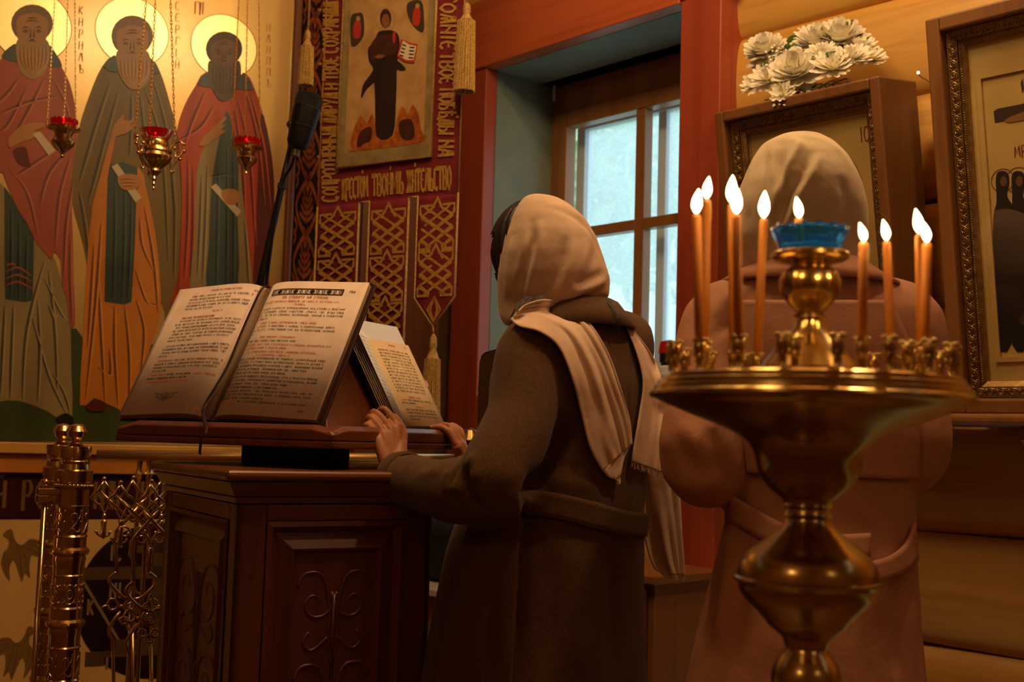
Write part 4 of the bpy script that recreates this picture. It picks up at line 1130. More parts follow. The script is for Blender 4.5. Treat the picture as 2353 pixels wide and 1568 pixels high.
# ------------------------------------------------------------------ brass gate leaves and rail in front of the screen
RLd = Vector((P(1075, 1010, 3.3) - P(176, 1010, 2.75))); RLd.z = 0; RLd.normalize()
RL = Plane(Vector((P(176, 1000, 2.75).x, 2.75, 0)), RLd, Vector((RLd.y, -RLd.x, 0)))
kR = 2.75 / F_PX
def gate_leaf(label):
    t = thing('brass_gate', Vector((RL.o.x, RL.o.y, 0)), label, 'gate', 'brass gate leaves')
    zt = P(176, 1000, 2.75).z + 1000 * kR
    Z = lambda y: zt - y * kR
    prof = []
    for (r, y) in [(0.5, 974), (8, 975), (16, 980), (22, 992), (18, 1005), (10, 1012), (10, 1015), (16, 1018), (12, 1021), (18, 1025), (31, 1026), (32, 1030), (31, 1052), (28, 1056), (31, 1060), (29, 1066), (31, 1078), (37, 1081), (37, 1106), (34, 1108), (37, 1111), (37, 1119), (32, 1124), (32, 1158), (34, 1160), (32, 1163)]:
        prof.append((r * kR, Z(y)))
    y = 1163
    while Z(y + 160) > .06:
        for (r, dy) in ((31, 4), (31, 62), (34, 66), (32, 69), (32, 90), (38, 96), (39, 101), (37, 106), (32, 110), (33, 118), (31, 130), (31, 150), (33.5, 153), (31, 157)):
            prof.append((r * kR, Z(y + dy)))
        y += 160
    prof += [(31 * kR, .05), (60 * kR, .03), (64 * kR, 0.0)]
    mb = MB(); mb.lathe(Vector((RL.o.x, RL.o.y, 0)), [(r * 1.1, z) for r, z in prof], 32); mb.build('post', M_BRASS, t, auto=30)
    mb = MB()
    for i in range(30):
        a = 2 * math.pi * i / 30
        c = Vector((RL.o.x, RL.o.y, Z(1115)))
        mb.tube([c + Vector((41.5 * kR * math.cos(a - .08), 41.5 * kR * math.sin(a - .08), -.004)), c + Vector((41.5 * kR * math.cos(a + .08), 41.5 * kR * math.sin(a + .08), .004))], .0028, 6)
    mb.build('rope_band', M_BRASS, t, smooth=True, kind='stuff')
    yb = 1163
    while Z(yb + 60) > .2:
        mb = MB()
        for i in range(6):
            a0 = i * math.pi / 3
            def cyl(u, v, a0=a0): 
                a = a0 + u
                return Vector((RL.o.x + 34.4 * kR * math.cos(a), RL.o.y + 34.4 * kR * math.sin(a), Z(yb + 34) + v))
            if (yb - 1163) // 160 % 2 == 0:
                mb.tube([cyl(*p) for p in smooth_poly([(-.4, -.026), (-.1, -.012), (.2, .004), (.1, .020), (-.15, .018), (-.2, .006), (-.05, .002)], 4)], .0026, 5)
                mb.tube([cyl(*p) for p in smooth_poly([(-.1, -.012), (.25, -.022), (.45, -.012), (.42, .004)], 4)], .0024, 5)
                mb.tube([cyl(*p) for p in smooth_poly([(.2, .004), (.4, .016), (.45, .028)], 4)], .0024, 5)
            else:
                mb.tube([cyl(.42 * math.cos(q), .022 * math.sin(q)) for q in [2 * math.pi * w / 12 for w in range(12)]], .0026, 5, closed=True)
                mb.tube([cyl(.2 * math.cos(q), .010 * math.sin(q)) for q in [2 * math.pi * w / 10 for w in range(10)]], .0024, 5, closed=True)
                for q in (.8, 2.3, 3.9, 5.5): mb.tube([cyl(.42 * math.cos(q), .022 * math.sin(q)), cyl(.6 * math.cos(q), .031 * math.sin(q))], .0026, 5)
        mb.build('embossed_scrollwork', M_BRASS, t, smooth=True, kind='stuff')
        yb += 160
    # hinge rod on the outer side
    def rp(x, y, off=0.0): 
        return RL.at(*RL.px(x, y, off), off)
    mb = MB(); mb.tube([rp(103, 1150), Vector((rp(103, 1150).x, rp(103, 1150).y, .02))], 6.5 * kR, 10); mb.build('hinge_rod', M_BRASS, t, smooth=True)
    mb = MB(); mb.quad_box(RL, RL.px(86, 1130)[0], RL.px(170, 1130)[0], rp(110, 1138).z, rp(110, 1122).z, -.012, .012); mb.quad_box(RL, RL.px(86, 1130)[0], RL.px(113, 1130)[0], rp(110, 1156).z, rp(110, 1138).z, -.011, .011); mb.build('hinge_bracket', M_BRASS, t, bevel=.002)
    mb = MB(); mb.ball(rp(105, 1109), 9 * kR, 12, 8); mb.build('bracket_ball', M_BRASS, t, smooth=True)
    # pierced tracery
    ax = 346
    def both(pts): return [pts, [(2 * ax - x, y) for x, y in pts]]
    def tr(pts, r=3.2, name='tracery_bar', n=1, mirror=True, mt=M_BRASS):
        for q in (both(pts) if mirror else [pts]):
            if n > 1: q = smooth_poly(q, n)
            mb = MB(); mb.tube([rp(x, y) for x, y in q], r * kR, 7); mb.build(name, mt, t, smooth=True)
    D = [(277, 1114), (266, 1130), (261, 1139), (255, 1141), (244, 1155), (258, 1170), (264, 1171), (270, 1182), (277, 1195), (284, 1182), (289, 1171), (297, 1169), (311, 1155), (299, 1141), (293, 1139), (287, 1130), (277, 1114)]
    tr(D); tr([(348, 1111), (337, 1128), (331, 1140), (311, 1155)], mirror=True); tr([(311, 1155), (330, 1171), (338, 1175), (348, 1190), (363, 1173)], mirror=True)
    tr([(268, 1140), (300, 1172), (330, 1200), (346, 1215)]); tr([(363, 1173), (340, 1200), (317, 1224), (306, 1238), (304, 1260), (307, 1338)], 4.6)
    tr([(277, 1195), (277, 1206)], 5); 
    for (cx, y0, y1, w) in ((277, 1206, 1256, 8), (345, 1256, 1304, 8)):
        for xx in ([cx, 2 * ax - cx] if cx != 345 else [cx]):
            mb = MB(); mb.lathe(rp(xx, y0), [(2 * kR, 0), (w * kR, -8 * kR), (w * .8 * kR, -24 * kR), (w * kR, -(y1 - y0 - 8) * kR), (3 * kR, -(y1 - y0) * kR)], 10); mb.build('tracery_pendant', M_BRASS, t, smooth=True)
    tr([(307, 1338), (296, 1346), (289, 1356), (296, 1372), (322, 1398), (342, 1404)], 4.6, n=3)
    tr([(314, 1232), (326, 1226), (338, 1234), (343, 1250)], n=4); tr([(316, 1234), (318, 1246), (330, 1250), (336, 1240)], n=4)
    tr([(255, 1236), (262, 1246), (272, 1250), (286, 1248), (292, 1238)], n=3)
    tr([(330, 1390), (338, 1386), (346, 1366), (354, 1386), (362, 1390)], n=3, mirror=False)
    c = rp(342, 1421)
    for rr in (16, 8):
        mb = MB(); mb.tube([RL.at(*(RL.px(342 + rr * math.cos(q), 1421 + rr * math.sin(q)))) for q in [2 * math.pi * w / 18 for w in range(18)]], 3 * kR, 6, closed=True); mb.build('rosette_ring', M_BRASS, t, smooth=True)
    for i in range(5):
        q = 2 * math.pi * i / 5; mb = MB(); mb.ball(rp(342 + 8 * math.cos(q), 1421 + 8 * math.sin(q)), 4 * kR, 8, 5); mb.build('rosette_petal', M_BRASS, t, smooth=True)
    tr([(284, 1416), (292, 1404), (304, 1406), (312, 1416), (304, 1428), (292, 1430), (284, 1420), (272, 1424)], n=3); tr([(312, 1420), (326, 1422)], 4)
    tr([(316, 1434), (300, 1456), (288, 1478), (290, 1492), (297, 1502), (299, 1540), (300, 1640), (300, 1900)], 4.6)
    for (cx, cy) in ((326, 1456), (342, 1470), (356, 1456)):
        mb = MB(); mb.tube([rp(cx + 9 * math.cos(q), cy + 9 * math.sin(q)) for q in [2 * math.pi * w / 12 for w in range(12)]], 3 * kR, 6, closed=True); mb.build('trefoil_ring', M_BRASS, t, smooth=True)
    tr([(346, 1486), (347, 1900)], 4.6, mirror=False)
    for (x, y) in ((277, 1109), (348, 1106), (415, 1109)):
        mb = MB(); mb.ball(rp(x, y), 5.5 * kR, 10, 6); mb.build('tracery_finial', M_BRASS, t, smooth=True)
    mb = MB(); mb.tube([rp(196, 1905), rp(520, 1915)], 6 * kR, 8); mb.build('bottom_bar', M_BRASS, t, smooth=True)
    return t
g1 = gate_leaf('polished brass gate post and pierced tracery leaf nearest the picture front')
g2 = copy_tree(g1)
for ch in list(g2.children):
    if ch.name.startswith(('hinge_rod', 'hinge_bracket', 'bracket_ball')): bpy.data.objects.remove(ch)
dv = P(145, 994, 2.93) - P(177, 992, 2.75); g2.location = g1.location + Vector((dv.x, dv.y, 0)); g2['label'] = 'second brass gate post and leaf standing just behind the front one'
rail = thing('brass_rail', Vector((P(640, 1050, 3.1).x, 3.1, 0)), 'thick brass handrail running behind the lectern to a ball finial', 'rail')
mb = MB(); mb.tube([P(222, 1046, 3.08), P(1062, 1056, 3.34)], .0145, 16); mb.build('rail_tube', mat('satin_brass', (0.9, 0.66, 0.28), .34, 1.0), rail, smooth=True)
pe = P(1076, 1060, 3.36)
mb = MB(); mb.lathe(Vector((pe.x, pe.y, 0)), [(.05, 0), (.05, .03), (.026, .06), (.026, pe.z - .05), (.03, pe.z - .03), (.03, pe.z + .02), (.018, pe.z + .03), (.02, pe.z + .036), (.032, pe.z + .06), (.02, pe.z + .088), (.004, pe.z + .095)], 24); mb.build('end_post', M_BRASS, rail, auto=30)
for x in (322, 344, 452, 472):
    f = (x - 212) / (1062 - 212)
    p = P(x, 1050, 3.08 + .26 * f)
    mb = MB(); mb.lathe(Vector((p.x, p.y, 0)), [(.006, 0.0), (.006, p.z - .06), (.011, p.z - .045), (.006, p.z - .03), (.009, p.z)], 10); mb.build('baluster', M_BRASS, rail, auto=30)

# ------------------------------------------------------------------ the choir lectern
M_LECT = rot_wood('lectern_oak', '#5a2a0e', '#663210', '#381606', 0.54, rough=.38, scale=3, along=(1, 1, .06), coat=.35, bump=.15)
M_LECTH = rot_wood('lectern_oak_flat', '#66340f', '#743c12', '#401c08', 0.54, rough=.36, scale=3, along=(.07, 1, 1), coat=.4, bump=.15)
BB = math.atan2(.515, .857)
ef = Vector((math.cos(BB), math.sin(BB), 0)); es = Vector((-math.sin(BB), math.cos(BB), 0))
c0 = P(540, 1300, 2.2); c0.z = 0
LF = Plane(c0, ef, -es)                 # front face frame: a along the front, b up, off towards the camera
LS = Plane(c0, -es, -ef)                # left side face: a runs from the back (negative) to the near edge (0)
LW, LD = .405, .50
z_body = P(540, 1143, 2.2).z; z_slab1 = P(518, 1106, 2.17).z; z_slab2 = P(518, 1080, 2.17).z
lec_c = c0 + ef * LW / 2 + es * LD / 2
lec = thing('lectern', Vector((lec_c.x, lec_c.y, 0)), 'carved brown wooden lectern cabinet with panelled sides and moulded top', 'lectern')
mb = MB(); mb.quad_box(LF, .012, LW - .012, 0, z_body, -LD + .012, -.012); mb.build('carcass', M_LECT, lec)
def prism_ring(z0, z1, o0, o1, name, mt, bevel=.004):
    """a slab whose outline overhangs the body by o0 at the bottom and o1 at the top"""
    mb = MB(); k = 0
    for (z, o) in ((z0, o0), (z1, o1)):
        for (a, d) in ((-o, o), (LW + o, o), (LW + o, -LD - o), (-o, -LD - o)):
            mb.V.append(LF.at(a, z, d))
    mb.F = [(3, 2, 1, 0), (4, 5, 6, 7)] + [(i, (i + 1) % 4, 4 + (i + 1) % 4, 4 + i) for i in range(4)]
    return mb.build(name, mt, lec, bevel=bevel, seg=3, fix=True)
prism_ring(z_body - .012, z_body + .0, .004, .008, 'bead_moulding', M_LECTH, .003)
prism_ring(z_body + .001, z_slab1 - .001, .008, .026, 'cove_moulding', M_LECTH, .003)
prism_ring(z_slab1, z_slab2, .034, .034, 'top_slab', M_LECTH, .009)
prism_ring(0, .09, .03, .02, 'plinth', M_LECTH, .006)
zb0 = .10
def panel_face(pl, a0, a1, nm, scale=1.0):
    """stiles, rails, a raised panel with a sunk carved field"""
    z0, z1 = zb0, z_body - .014
    st = .058 * scale; rl = z1 - P(700, 1200, 2.25).z
    for (x0, x1) in ((a0, a0 + st), (a1 - st, a1)):
        mb = MB(); mb.quad_box(pl, x0, x1, z0, z1, -.012, .0); mb.build('stile', M_LECT, lec, bevel=.003, fix=True)
    for (b0, b1) in ((z0, z0 + .12), (z1 - rl, z1)):
        mb = MB(); mb.quad_box(pl, a0 + st, a1 - st, b0, b1, -.012, .0); mb.build('rail', M_LECTH, lec, bevel=.003, fix=True)
    A0, A1, B0, B1 = a0 + st, a1 - st, z0 + .12, z1 - rl
    # stepped frame: outer moulding, raised bevel, sunk field
    def frame(i0, i1, o0, o1, name):
        mb = MB()
        q = []
        for (i, o) in ((i0, o0), (i1, o1)):
            q.append([(A0 + i, B0 + i, o), (A1 - i, B0 + i, o), (A1 - i, B1 - i, o), (A0 + i, B1 - i, o)])
        for ring in q:
            for (a, b, o) in ring: mb.V.append(pl.at(a, b, o))
        for i in range(4): mb.F.append((i, (i + 1) % 4, 4 + (i + 1) % 4, 4 + i))
        return mb.build(name, M_LECT, lec, fix=False, solid=.001)
    s = scale
    frame(0, .010 * s, .002, .004, 'panel_bead'); frame(.010 * s, .022 * s, .004, -.011, 'panel_cove'); frame(.022 * s, .026 * s, -.011, -.010, 'panel_fillet')
    frame(.026 * s, .052 * s, -.011, .002, 'raised_bevel'); frame(.052 * s, .056 * s, .002, .001, 'raised_edge'); frame(.056 * s, .062 * s, .001, -.008, 'field_step')
    i = .062 * s
    mb = MB(); mb.quad_box(pl, A0 + i, A1 - i, B0 + i, B1 - i, -.0115, -.008); fld = mb.build('sunk_field', M_LECT, lec)
    # carved scrolls in relief
    am = (A0 + A1) / 2; hw = (A1 - A0) / 2 - i
    zc = P(760, 1450, 2.25).z
    mb = MB()
    zz = zc
    for rep in range(3):
        for sx in (-1, 1):
            sp = []
            for w in range(22):
                q = w / 21 * 4.4 * math.pi / 2; rr = hw * .46 * (1 - w / 24)
                sp.append((am + sx * (hw * .46 + rr * math.cos(q + 2.6)), zz + .045 + rr * math.sin(q + 2.6)))
            mb.tube([pl.at(a, b, -.0088) for a, b in sp], [.0042 * (1 - .5 * w / 21) for w in range(22)], 6)
            mb.tube([pl.at(am + sx * hw * p[0], zz + p[1], -.0088) for p in smooth_poly([(.02, -.07), (.12, -.02), (.1, .03), (.3, .095), (.75, .1), (.92, .075)], 4)], .0038, 6)
            mb.tube([pl.at(am + sx * hw * p[0], zz + p[1], -.0088) for p in smooth_poly([(.1, -.02), (.5, -.045), (.72, -.03), (.6, -.01)], 4)], .0036, 6)
        mb.tube([pl.at(am, zz + v, -.008) for v in (-.1, -.02, .06)], .004, 6)
        zz -= .175
    mb.build('carved_scrolls', M_LECT, fld, smooth=True)
panel_face(LF, 0, LW, 'front')
panel_face(LS, -LD, 0, 'side', .82)
LR = Plane(c0 + ef * LW + es * LD, es * -1, ef); 
mb = MB(); mb.quad_box(Plane(c0 + ef * LW, es, ef), 0, LD, zb0, z_body - .014, -.012, 0); mb.build('end_panel', M_LECT, lec)
mb = MB(); mb.quad_box(Plane(c0 + es * LD, ef, es), 0, LW, zb0, z_body - .014, -.012, 0); mb.build('back_panel', M_LECT, lec)

# swivelling book rest
AR = math.radians(26)
n1 = Vector((-math.sin(AR), -math.cos(AR), 0)); n2 = Vector((math.cos(AR), -math.sin(AR), 0))
u1 = Vector((math.cos(AR), -math.sin(AR), 0)); u2 = Vector((math.sin(AR), math.cos(AR), 0))    # left to right for a reader in front of each side
NC = P(766, 1004, 2.30)                     # near corner of the base board
zr = P(766, 1032, 2.30).z                   # underside of the base board
zl_ = P(766, 1014, 2.30).z                  # its top
R1L, R2L = .565, .54
corner = Vector((NC.x, NC.y, 0))
rest_c = corner - u1 * R1L / 2 + u2 * R2L / 2
rest = thing('book_rest', Vector((rest_c.x, rest_c.y, z_slab2 + .0005)), 'two-sided swivelling wooden book rest standing on the lectern top', 'book rest')
E1 = Plane(corner, u1, n1); E2 = Plane(corner, u2, n2)
# dark swivel block under it
mb = MB(); mb.box((rest_c.x + .0, rest_c.y - .0, (zr + z_slab2) / 2 + .0005), .235, .10, zr - z_slab2 - .001, 0.12)
mb.build('swivel_block', mat('black_block', '#140d0a', .5), rest, bevel=.003)
mb = MB(); mb.quad_box(E1, -R1L, 0, zr, zl_, -R2L, 0); mb.build('base_board', M_LECTH, rest, bevel=.004, fix=True)
TILT = math.radians(30)
def bar(pl, a0, a1, name):
    """the book ledge: a bar with chamfered top edges and cut ends"""
    mb = MB(); h = P(600, 974, 2.4).z - zl_; d = .032; c = .010
    prof = [(0, 0), (0.0, h - c), (-c, h), (-d + c * .4, h), (-d, h - c * .4), (-d, 0)]
    N = len(prof)
    ends = [(a0, .55), (a0 + .05, 1.0), (a1 - .05, 1.0), (a1, .55)]
    for (a, s) in ends:
        for (o, z) in prof: mb.V.append(pl.at(a, zl_ + .0005 + z * s, o))
    for i in range(3):
        for j in range(N):
            j2 = (j + 1) % N
            mb.F.append((i * N + j, i * N + j2, (i + 1) * N + j2, (i + 1) * N + j))
    mb.F.append(tuple(range(N))); mb.F.append(tuple(3 * N + j for j in range(N)))
    return mb.build(name, M_LECTH, rest, bevel=.002, fix=True)
bar(E1, -R1L + .004, -.002, 'book_ledge'); bar(E2, .002, R2L - .004, 'book_ledge')
INS = .036
def slope_plane(E, n):
    o = E.at(0, zl_ + .001, -INS)
    v = Vector((0, 0, math.cos(TILT))) - n * math.sin(TILT)
    nn = n * math.cos(TILT) + Vector((0, 0, math.sin(TILT)))
    return Plane(o, E.u, nn, v)
S1 = slope_plane(E1, n1); S2 = slope_plane(E2, n2)
mb = MB()
H1 = .31
mb.V += [S1.at(a, b, o) for o in (-.012, 0) for (a, b) in ((-R1L + .01, 0), (-.035, 0), (-.035 - .16, H1), (-R1L + .17, H1))]
mb.F = [(3, 2, 1, 0), (4, 5, 6, 7)] + [(i, (i + 1) % 4, 4 + (i + 1) % 4, 4 + i) for i in range(4)]
mb.build('sloping_board', M_LECT, rest, bevel=.002, fix=True)
mb = MB(); H2 = .30
mb.V += [S2.at(a, b, o) for o in (-.012, 0) for (a, b) in ((.035, 0), (R2L - .01, 0), (R2L - .15, H2), (.035 + .15, H2))]
mb.F = [(3, 2, 1, 0), (4, 5, 6, 7)] + [(i, (i + 1) % 4, 4 + (i + 1) % 4, 4 + i) for i in range(4)]
mb.build('sloping_board', M_LECT, rest, bevel=.002, fix=True)

# ------------------------------------------------------------------ the large open service book
M_PAGE = mat('book_paper', '#e8d4c6', .75, noise=('#dec8b8', 30, 3, (1, 1, 1)))
M_EDGE = mat('page_edges', '#b59a7c', .8, noise=('#8e7456', 400, 2, (1, 1, 8)))
M_COVER = mat('dark_red_leather', '#3a120c', .45, noise=('#2c0d08', 40, 3, (1, 1, 1)))
M_INKB = mat('black_print', '#1c1612', .8); M_INKR = mat('red_print', '#bc4a36', .8)
M_RIB = mat('brown_ribbon', '#2c120c', .5)
bkz = P(478, 985, 2.42).z
# spread of the book on the sloping plane, from its seen corners
aL_, aS_, aR_ = S1.px(262, 976, .02)[0], S1.px(480, 982, .01)[0], S1.px(724, 984, .015)[0]
bB = .034; 
bT = (S1.px(398, 660, .015)[1] + S1.px(848, 664, .015)[1]) / 2
print('book', aL_, aS_, aR_, bT, S1.px(398, 660, .015), S1.px(848, 664, .015), S1.px(607, 648, .015), S1.px(268, 976, .02)[1], S1.px(742, 984, .015)[1])
book = thing('service_book', S1.at(aS_, 0, 0), 'large open service book with black and red lettering, on the near side of the rest', 'book')
def pg_h(t):      # height of the page above the board, t from the spine (0) to the fore-edge (1)
    return .012 + .030 * (1 - math.exp(-t * 9)) * (1 - .55 * t) * math.cos(t * .9) - .006 * math.exp(-t * 30)
mb = MB()
for (a0, a1) in ((aL_ - .006, aS_), (aS_, aR_ + .008)): mb.quad_box(S1, a0, a1, bB - .004, bT + .004, .001, .006)
mb.build('cover', M_COVER, book, bevel=.001)
def leafblock(a_sp, a_fe, name, mt_top):
    N = 24
    top = [(a_sp + (a_fe - a_sp) * (i / N), pg_h(i / N)) for i in range(N + 1)]
    mb = MB()
    for b in (bB, bT):
        for (a, h) in top: mb.V.append(S1.at(a, b, h))
    for i in range(N): mb.F.append((i, i + 1, N + 2 + i, N + 1 + i))
    p = mb.build(name, mt_top, book, smooth=True, solid=.0004)
    # the block of leaves under it: layered sheets fanned at the bottom edge
    mb = MB()
    L = 7
    for k in range(L):
        f = k / L; f2 = (k + .75) / L
        for (ff0, ff1) in ((f, f2),):
            kk = len(mb.V)
            for b in (bB + .001 + .0012 * math.sin(k * 2.1), bT - .001):
                for i, (a, h) in enumerate(top):
                    mb.V.append(S1.at(a - (a_fe - a_sp) * .012 * (1 - ff1) * (i / N), b, .006 + (h - .0065) * ff1))
            for i in range(N): mb.F.append((kk + i, kk + i + 1, kk + N + 2 + i, kk + N + 1 + i))
    mb.build('leaf_block', M_EDGE, book, smooth=True, solid=.0022)
    return p
pL = leafblock(aS_ - .002, aL_, 'page', M_PAGE); pR = leafblock(aS_ + .002, aR_, 'page', M_PAGE)
WL, WR, HP = aS_ - aL_, aR_ - aS_, bT - bB
def page_map(side):
    if side == 'L':
        return lambda s, t: S1.at(aL_ + WL * s, bT - HP * t, pg_h(min(1, max(0, 1 - s))) + .0012)
    return lambda s, t: S1.at(aS_ + WR * s, bT - HP * t, pg_h(min(1, max(0, s))) + .0012)
def line(side, parts, t, s0, s1, h=.0041, fill=True, slope=0.0):
    """parts: [(text, 'b'|'r'), ...] set on one line between s0 and s1 (page fractions)"""
    mp = page_map(side); Wd = WL if side == 'L' else WR
    for ink in ('b', 'r'):
        mb = MB(); x = 0; tot = 0
        for txt, c in parts: tot += text_polys(txt + ' ', .74, .30)[1]
        sc = (s1 - s0) / tot if fill else h / Wd
        if sc * Wd > h * 1.25: sc = h / Wd
        for txt, c in parts:
            pls, w = text_polys(txt + ' ', .74, .30)
            if c == ink:
                for pl in pls:
                    poly = [(s0 + (x + p[0]) * sc, t - p[1] * h / HP) for p in pl]
                    # widths are given in page fractions of the width
                    k = len(mb.V)
                    q = [(p[0] * Wd, p[1] * HP) for p in poly]
                    mb.strip2(q, pen(h * .2, .45), lambda u, v: mp(u / Wd, v / HP))
                rnd = random.random()
                for i in range(0, len(txt), 4):
                    xx = s0 + (x + i * 1.04 + .4) * sc
                    if txt[i:i + 1] in 'аеиоуыѣюяі':
                        mb.strip2([(xx * Wd, (t - 1.25 * h / HP) * HP), (xx * Wd + h * .3, (t - 1.5 * h / HP) * HP)], h * .16, lambda u, v: mp(u / Wd, v / HP))
            x += w
        if mb.V:
            mb.build('printed_line', M_INKB if ink == 'b' else M_INKR, pL if side == 'L' else pR)
LT = [
 (.045, [('стихиры на господи воззвахъ', 'r')], .42, .80), (.085, [('твоя, спасе, многимъ, еже, имъ же та, издревле, и', 'b')], .22, .93), (.111, [('пророцы провозгласиша во всѣ вѣки.', 'b')], .20, .72),
 (.137, [('богородичнъ', 'r'), ('чт та пѣснь, непорочная, рождьшу слова', 'b')], .21, .92), (.163, [('прославляетъ родъ земныхъ, яко ты еси радость наша', 'b')], .20, .92), (.189, [('просвѣщеніе во вся вѣки.', 'b')], .20, .56), (.222, [('пѣснь я.', 'r')], .56, .70),
 (.262, [('гласъ', 'r'), ('ирмосъ: твоя побѣдительная десница', 'r')], .22, .62), (.288, [('боголѣпно въ крѣпости прославися: та бо вѣры', 'b')], .21, .92), (.314, [('всѣхъ, яко всемогущая, противныя сотре, израильтяномъ', 'b')], .17, .92),
 (.340, [('путь глубины новосодѣлавшая. сей есть дѣлъ твоихъ,', 'b')], .20, .90), (.366, [('иже руками пречистыми отъ персти богодѣтельнѣ исперва', 'b')], .18, .91), (.392, [('избави мя, спасе, смиренна, да чуждыхъ воздыханій', 'b')], .19, .90),
 (.418, [('вся содержай, твоя люди пріими и вѣчнаго', 'b')], .17, .88), (.444, [('живота причастники.', 'b')], .17, .50),
 (.486, [('кто', 'r'), ('есть сей спасъ, иже и благоутробенъ, и дающъ милость', 'b')], .19, .92), (.512, [('и избавляетъ миръ, яко единъ сый человѣколюбецъ, и сый', 'b')], .16, .92), (.538, [('мирови, яко ты имаши', 'b'), ('державу твоею славы, еже', 'b')], .17, .92), (.564, [('всѣмъ.', 'b')], .16, .28),
 (.602, [('богородиченъ:', 'r'), ('тебе сѣнь, чистую, рожденну и честну, и', 'b')], .18, .92), (.628, [('ковчегъ и трапезу законную воспѣваемъ вси, дѣво,', 'b')], .15, .92), (.654, [('манною исполненную яже отъ тебе рождшаго', 'b')], .15, .90),
 (.68, [('пречистая.', 'b')], .16, .36), (.712, [('слава, гласъ', 'r'), ('тогоже: но въ ономъ,', 'b'), ('тропарь: глаголи', 'r')], .17, .92), (.738, [('мирови', 'b'), ('и сподобится твоея и стоящая', 'b')], .14, .62), (.764, [('и рождшаго славимъ тя и чествуемъ', 'r')], .14, .66), (.965, [('въ субботу', 'r')], .76, .97)]
for (t, parts, s0, s1) in LT: line('L', parts, t, s0, s1)
RT = [
 (.135, [('въ субботу на утрени,', 'r')], .26, .72, .0062), (.165, [('на шестопсалміи аллилуіа, на гласъ й, со стихи его:', 'r')], .10, .82), (.19, [('тропарь', 'r')], .40, .52),
 (.219, [('глубиною мудрости человѣколюбно вся строяй и полезное', 'b')], .06, .90), (.245, [('всѣмъ подаваяй, едине содѣтелю, упокой, гди, душы рабъ', 'b')], .03, .90), (.271, [('твоихъ, на тя бо упованіе возложиша, творца и зиждителя', 'b')], .03, .90), (.297, [('и бга нашего.', 'b')], .03, .22),
 (.330, [('слава, и нынѣ, богородиченъ. гласъ тойже:', 'r')], .14, .70), (.358, [('тебе и стѣну, и пристанище имамы, и молитвенницу благо-', 'b')], .04, .88), (.384, [('пріятну къ бгу, егоже родила еси, бце безневѣстная, вѣрныхъ', 'b')], .03, .88), (.41, [('спсеніе.', 'b')], .03, .13),
 (.440, [('таже обычное стихословіе:', 'r')], .20, .56), (.468, [('рцы гла глас моимъ сѣди одесную мене:', 'b')], .04, .58), (.496, [('на коемждо антифонѣ стихословія и славимъ поминаются вси', 'r')], .04, .90), (.522, [('наши умершіи отцы и братія наша.', 'r')], .03, .52),
 (.550, [('по 2-мъ стихословіи глаголемъ сѣдальны мертвенны,', 'r')], .06, .80), (.576, [('и мученичны. гласъ й.', 'r')], .24, .58), (.602, [('страдальческая противленія въ подвизѣ, мучительныя раны', 'b')], .03, .90), (.628, [('на мученики, и стояху лицы безплотныхъ, почести держаще', 'b')], .02, .90),
 (.654, [('побѣды дивяшася премудріи мучители и царіе, низложиша веліара', 'b')], .02, .90), (.68, [('исповѣданіемъ хртовымъ. укрѣпивый ихъ гди, слава тебѣ.', 'b')], .02, .78), (.706, [('стихъ:', 'r'), ('дивенъ бгъ во стыхъ своихъ, бгъ іилевъ.', 'b')], .02, .60),
 (.734, [('страдальческій подвигъ претерпѣвше стіи и почести побѣды', 'b')], .02, .90), (.76, [('отъ бга пріемше, упразднисте коварства беззаконныхъ, пріяша', 'b')], .02, .90), (.786, [('вѣнцы нетлѣнія. тѣми, бже, спаси душы наша.', 'b')], .02, .66),
 (.812, [('стихъ:', 'r'), ('воззваша праведніи, и гдь услыша ихъ.', 'b')], .03, .58), (.838, [('даруй твоею памятъ, гди, показася якоже рай, иже во', 'b')], .03, .90), (.864, [('едемѣ: въ ней бо радуется вся тварь: и подаждь намъ, тѣхъ', 'b')], .02, .90), (.89, [('молитвами, миръ и велію милость.', 'b')], .02, .50), (.916, [('слава, покоенъ:', 'r'), ('въ селеніихъ избранныхъ и во странѣ живу-', 'b')], .02, .90), (.958, [('щихъ.', 'b')], .80, .90)]
for r in RT: line('R', r[1], r[0], r[2], r[3], r[4] if len(r) > 4 else .0041)
line('L', [('рнд', 'b')], .052, .91, .98, .004); line('R', [('рнг', 'b')], .06, .05, .12, .0035); line('R', [('рбн', 'b')], .085, .86, .93, .0055)
# headpiece band and tailpiece ornament
mp = page_map('R'); mb = MB()
def rr_(s0, t0, s1, t1, w): mb.strip2([(s0 * WR + (s1 - s0) * WR * i / 12, (t0 + (t1 - t0) * i / 12) * HP) for i in range(13)], w, lambda u, v: mp(u / WR, v / HP))
rr_(.13, .062, .80, .062, .0022); rr_(.13, .102, .80, .102, .0022); rr_(.13, .068, .80, .068, .0007); rr_(.13, .096, .80, .096, .0007)
for s in (.13, .80): mb.strip2([(s * WR, .06 * HP), (s * WR, .104 * HP)], .003, lambda u, v: mp(u / WR, v / HP))
for i in range(13):
    s = .155 + i * .052; big = i % 3 == 1
    w = .012 if big else .007; hh = .012 if big else .007
    c = (s * WR, .082 * HP)
    pts = [(c[0] - w * .6, c[1]), (c[0], c[1] - hh * .5), (c[0] + w * .6, c[1]), (c[0], c[1] + hh * .5)]
    if big:
        k = len(mb.V); mb.V += [mp(u / WR, v / HP) for u, v in pts]; mb.F.append((k + 3, k + 2, k + 1, k))
    else: mb.strip2(pts, .0014, lambda u, v: mp(u / WR, v / HP), closed=True)
mb.build('headpiece_band', M_INKB, pR)
mp = page_map('L'); mb = MB()
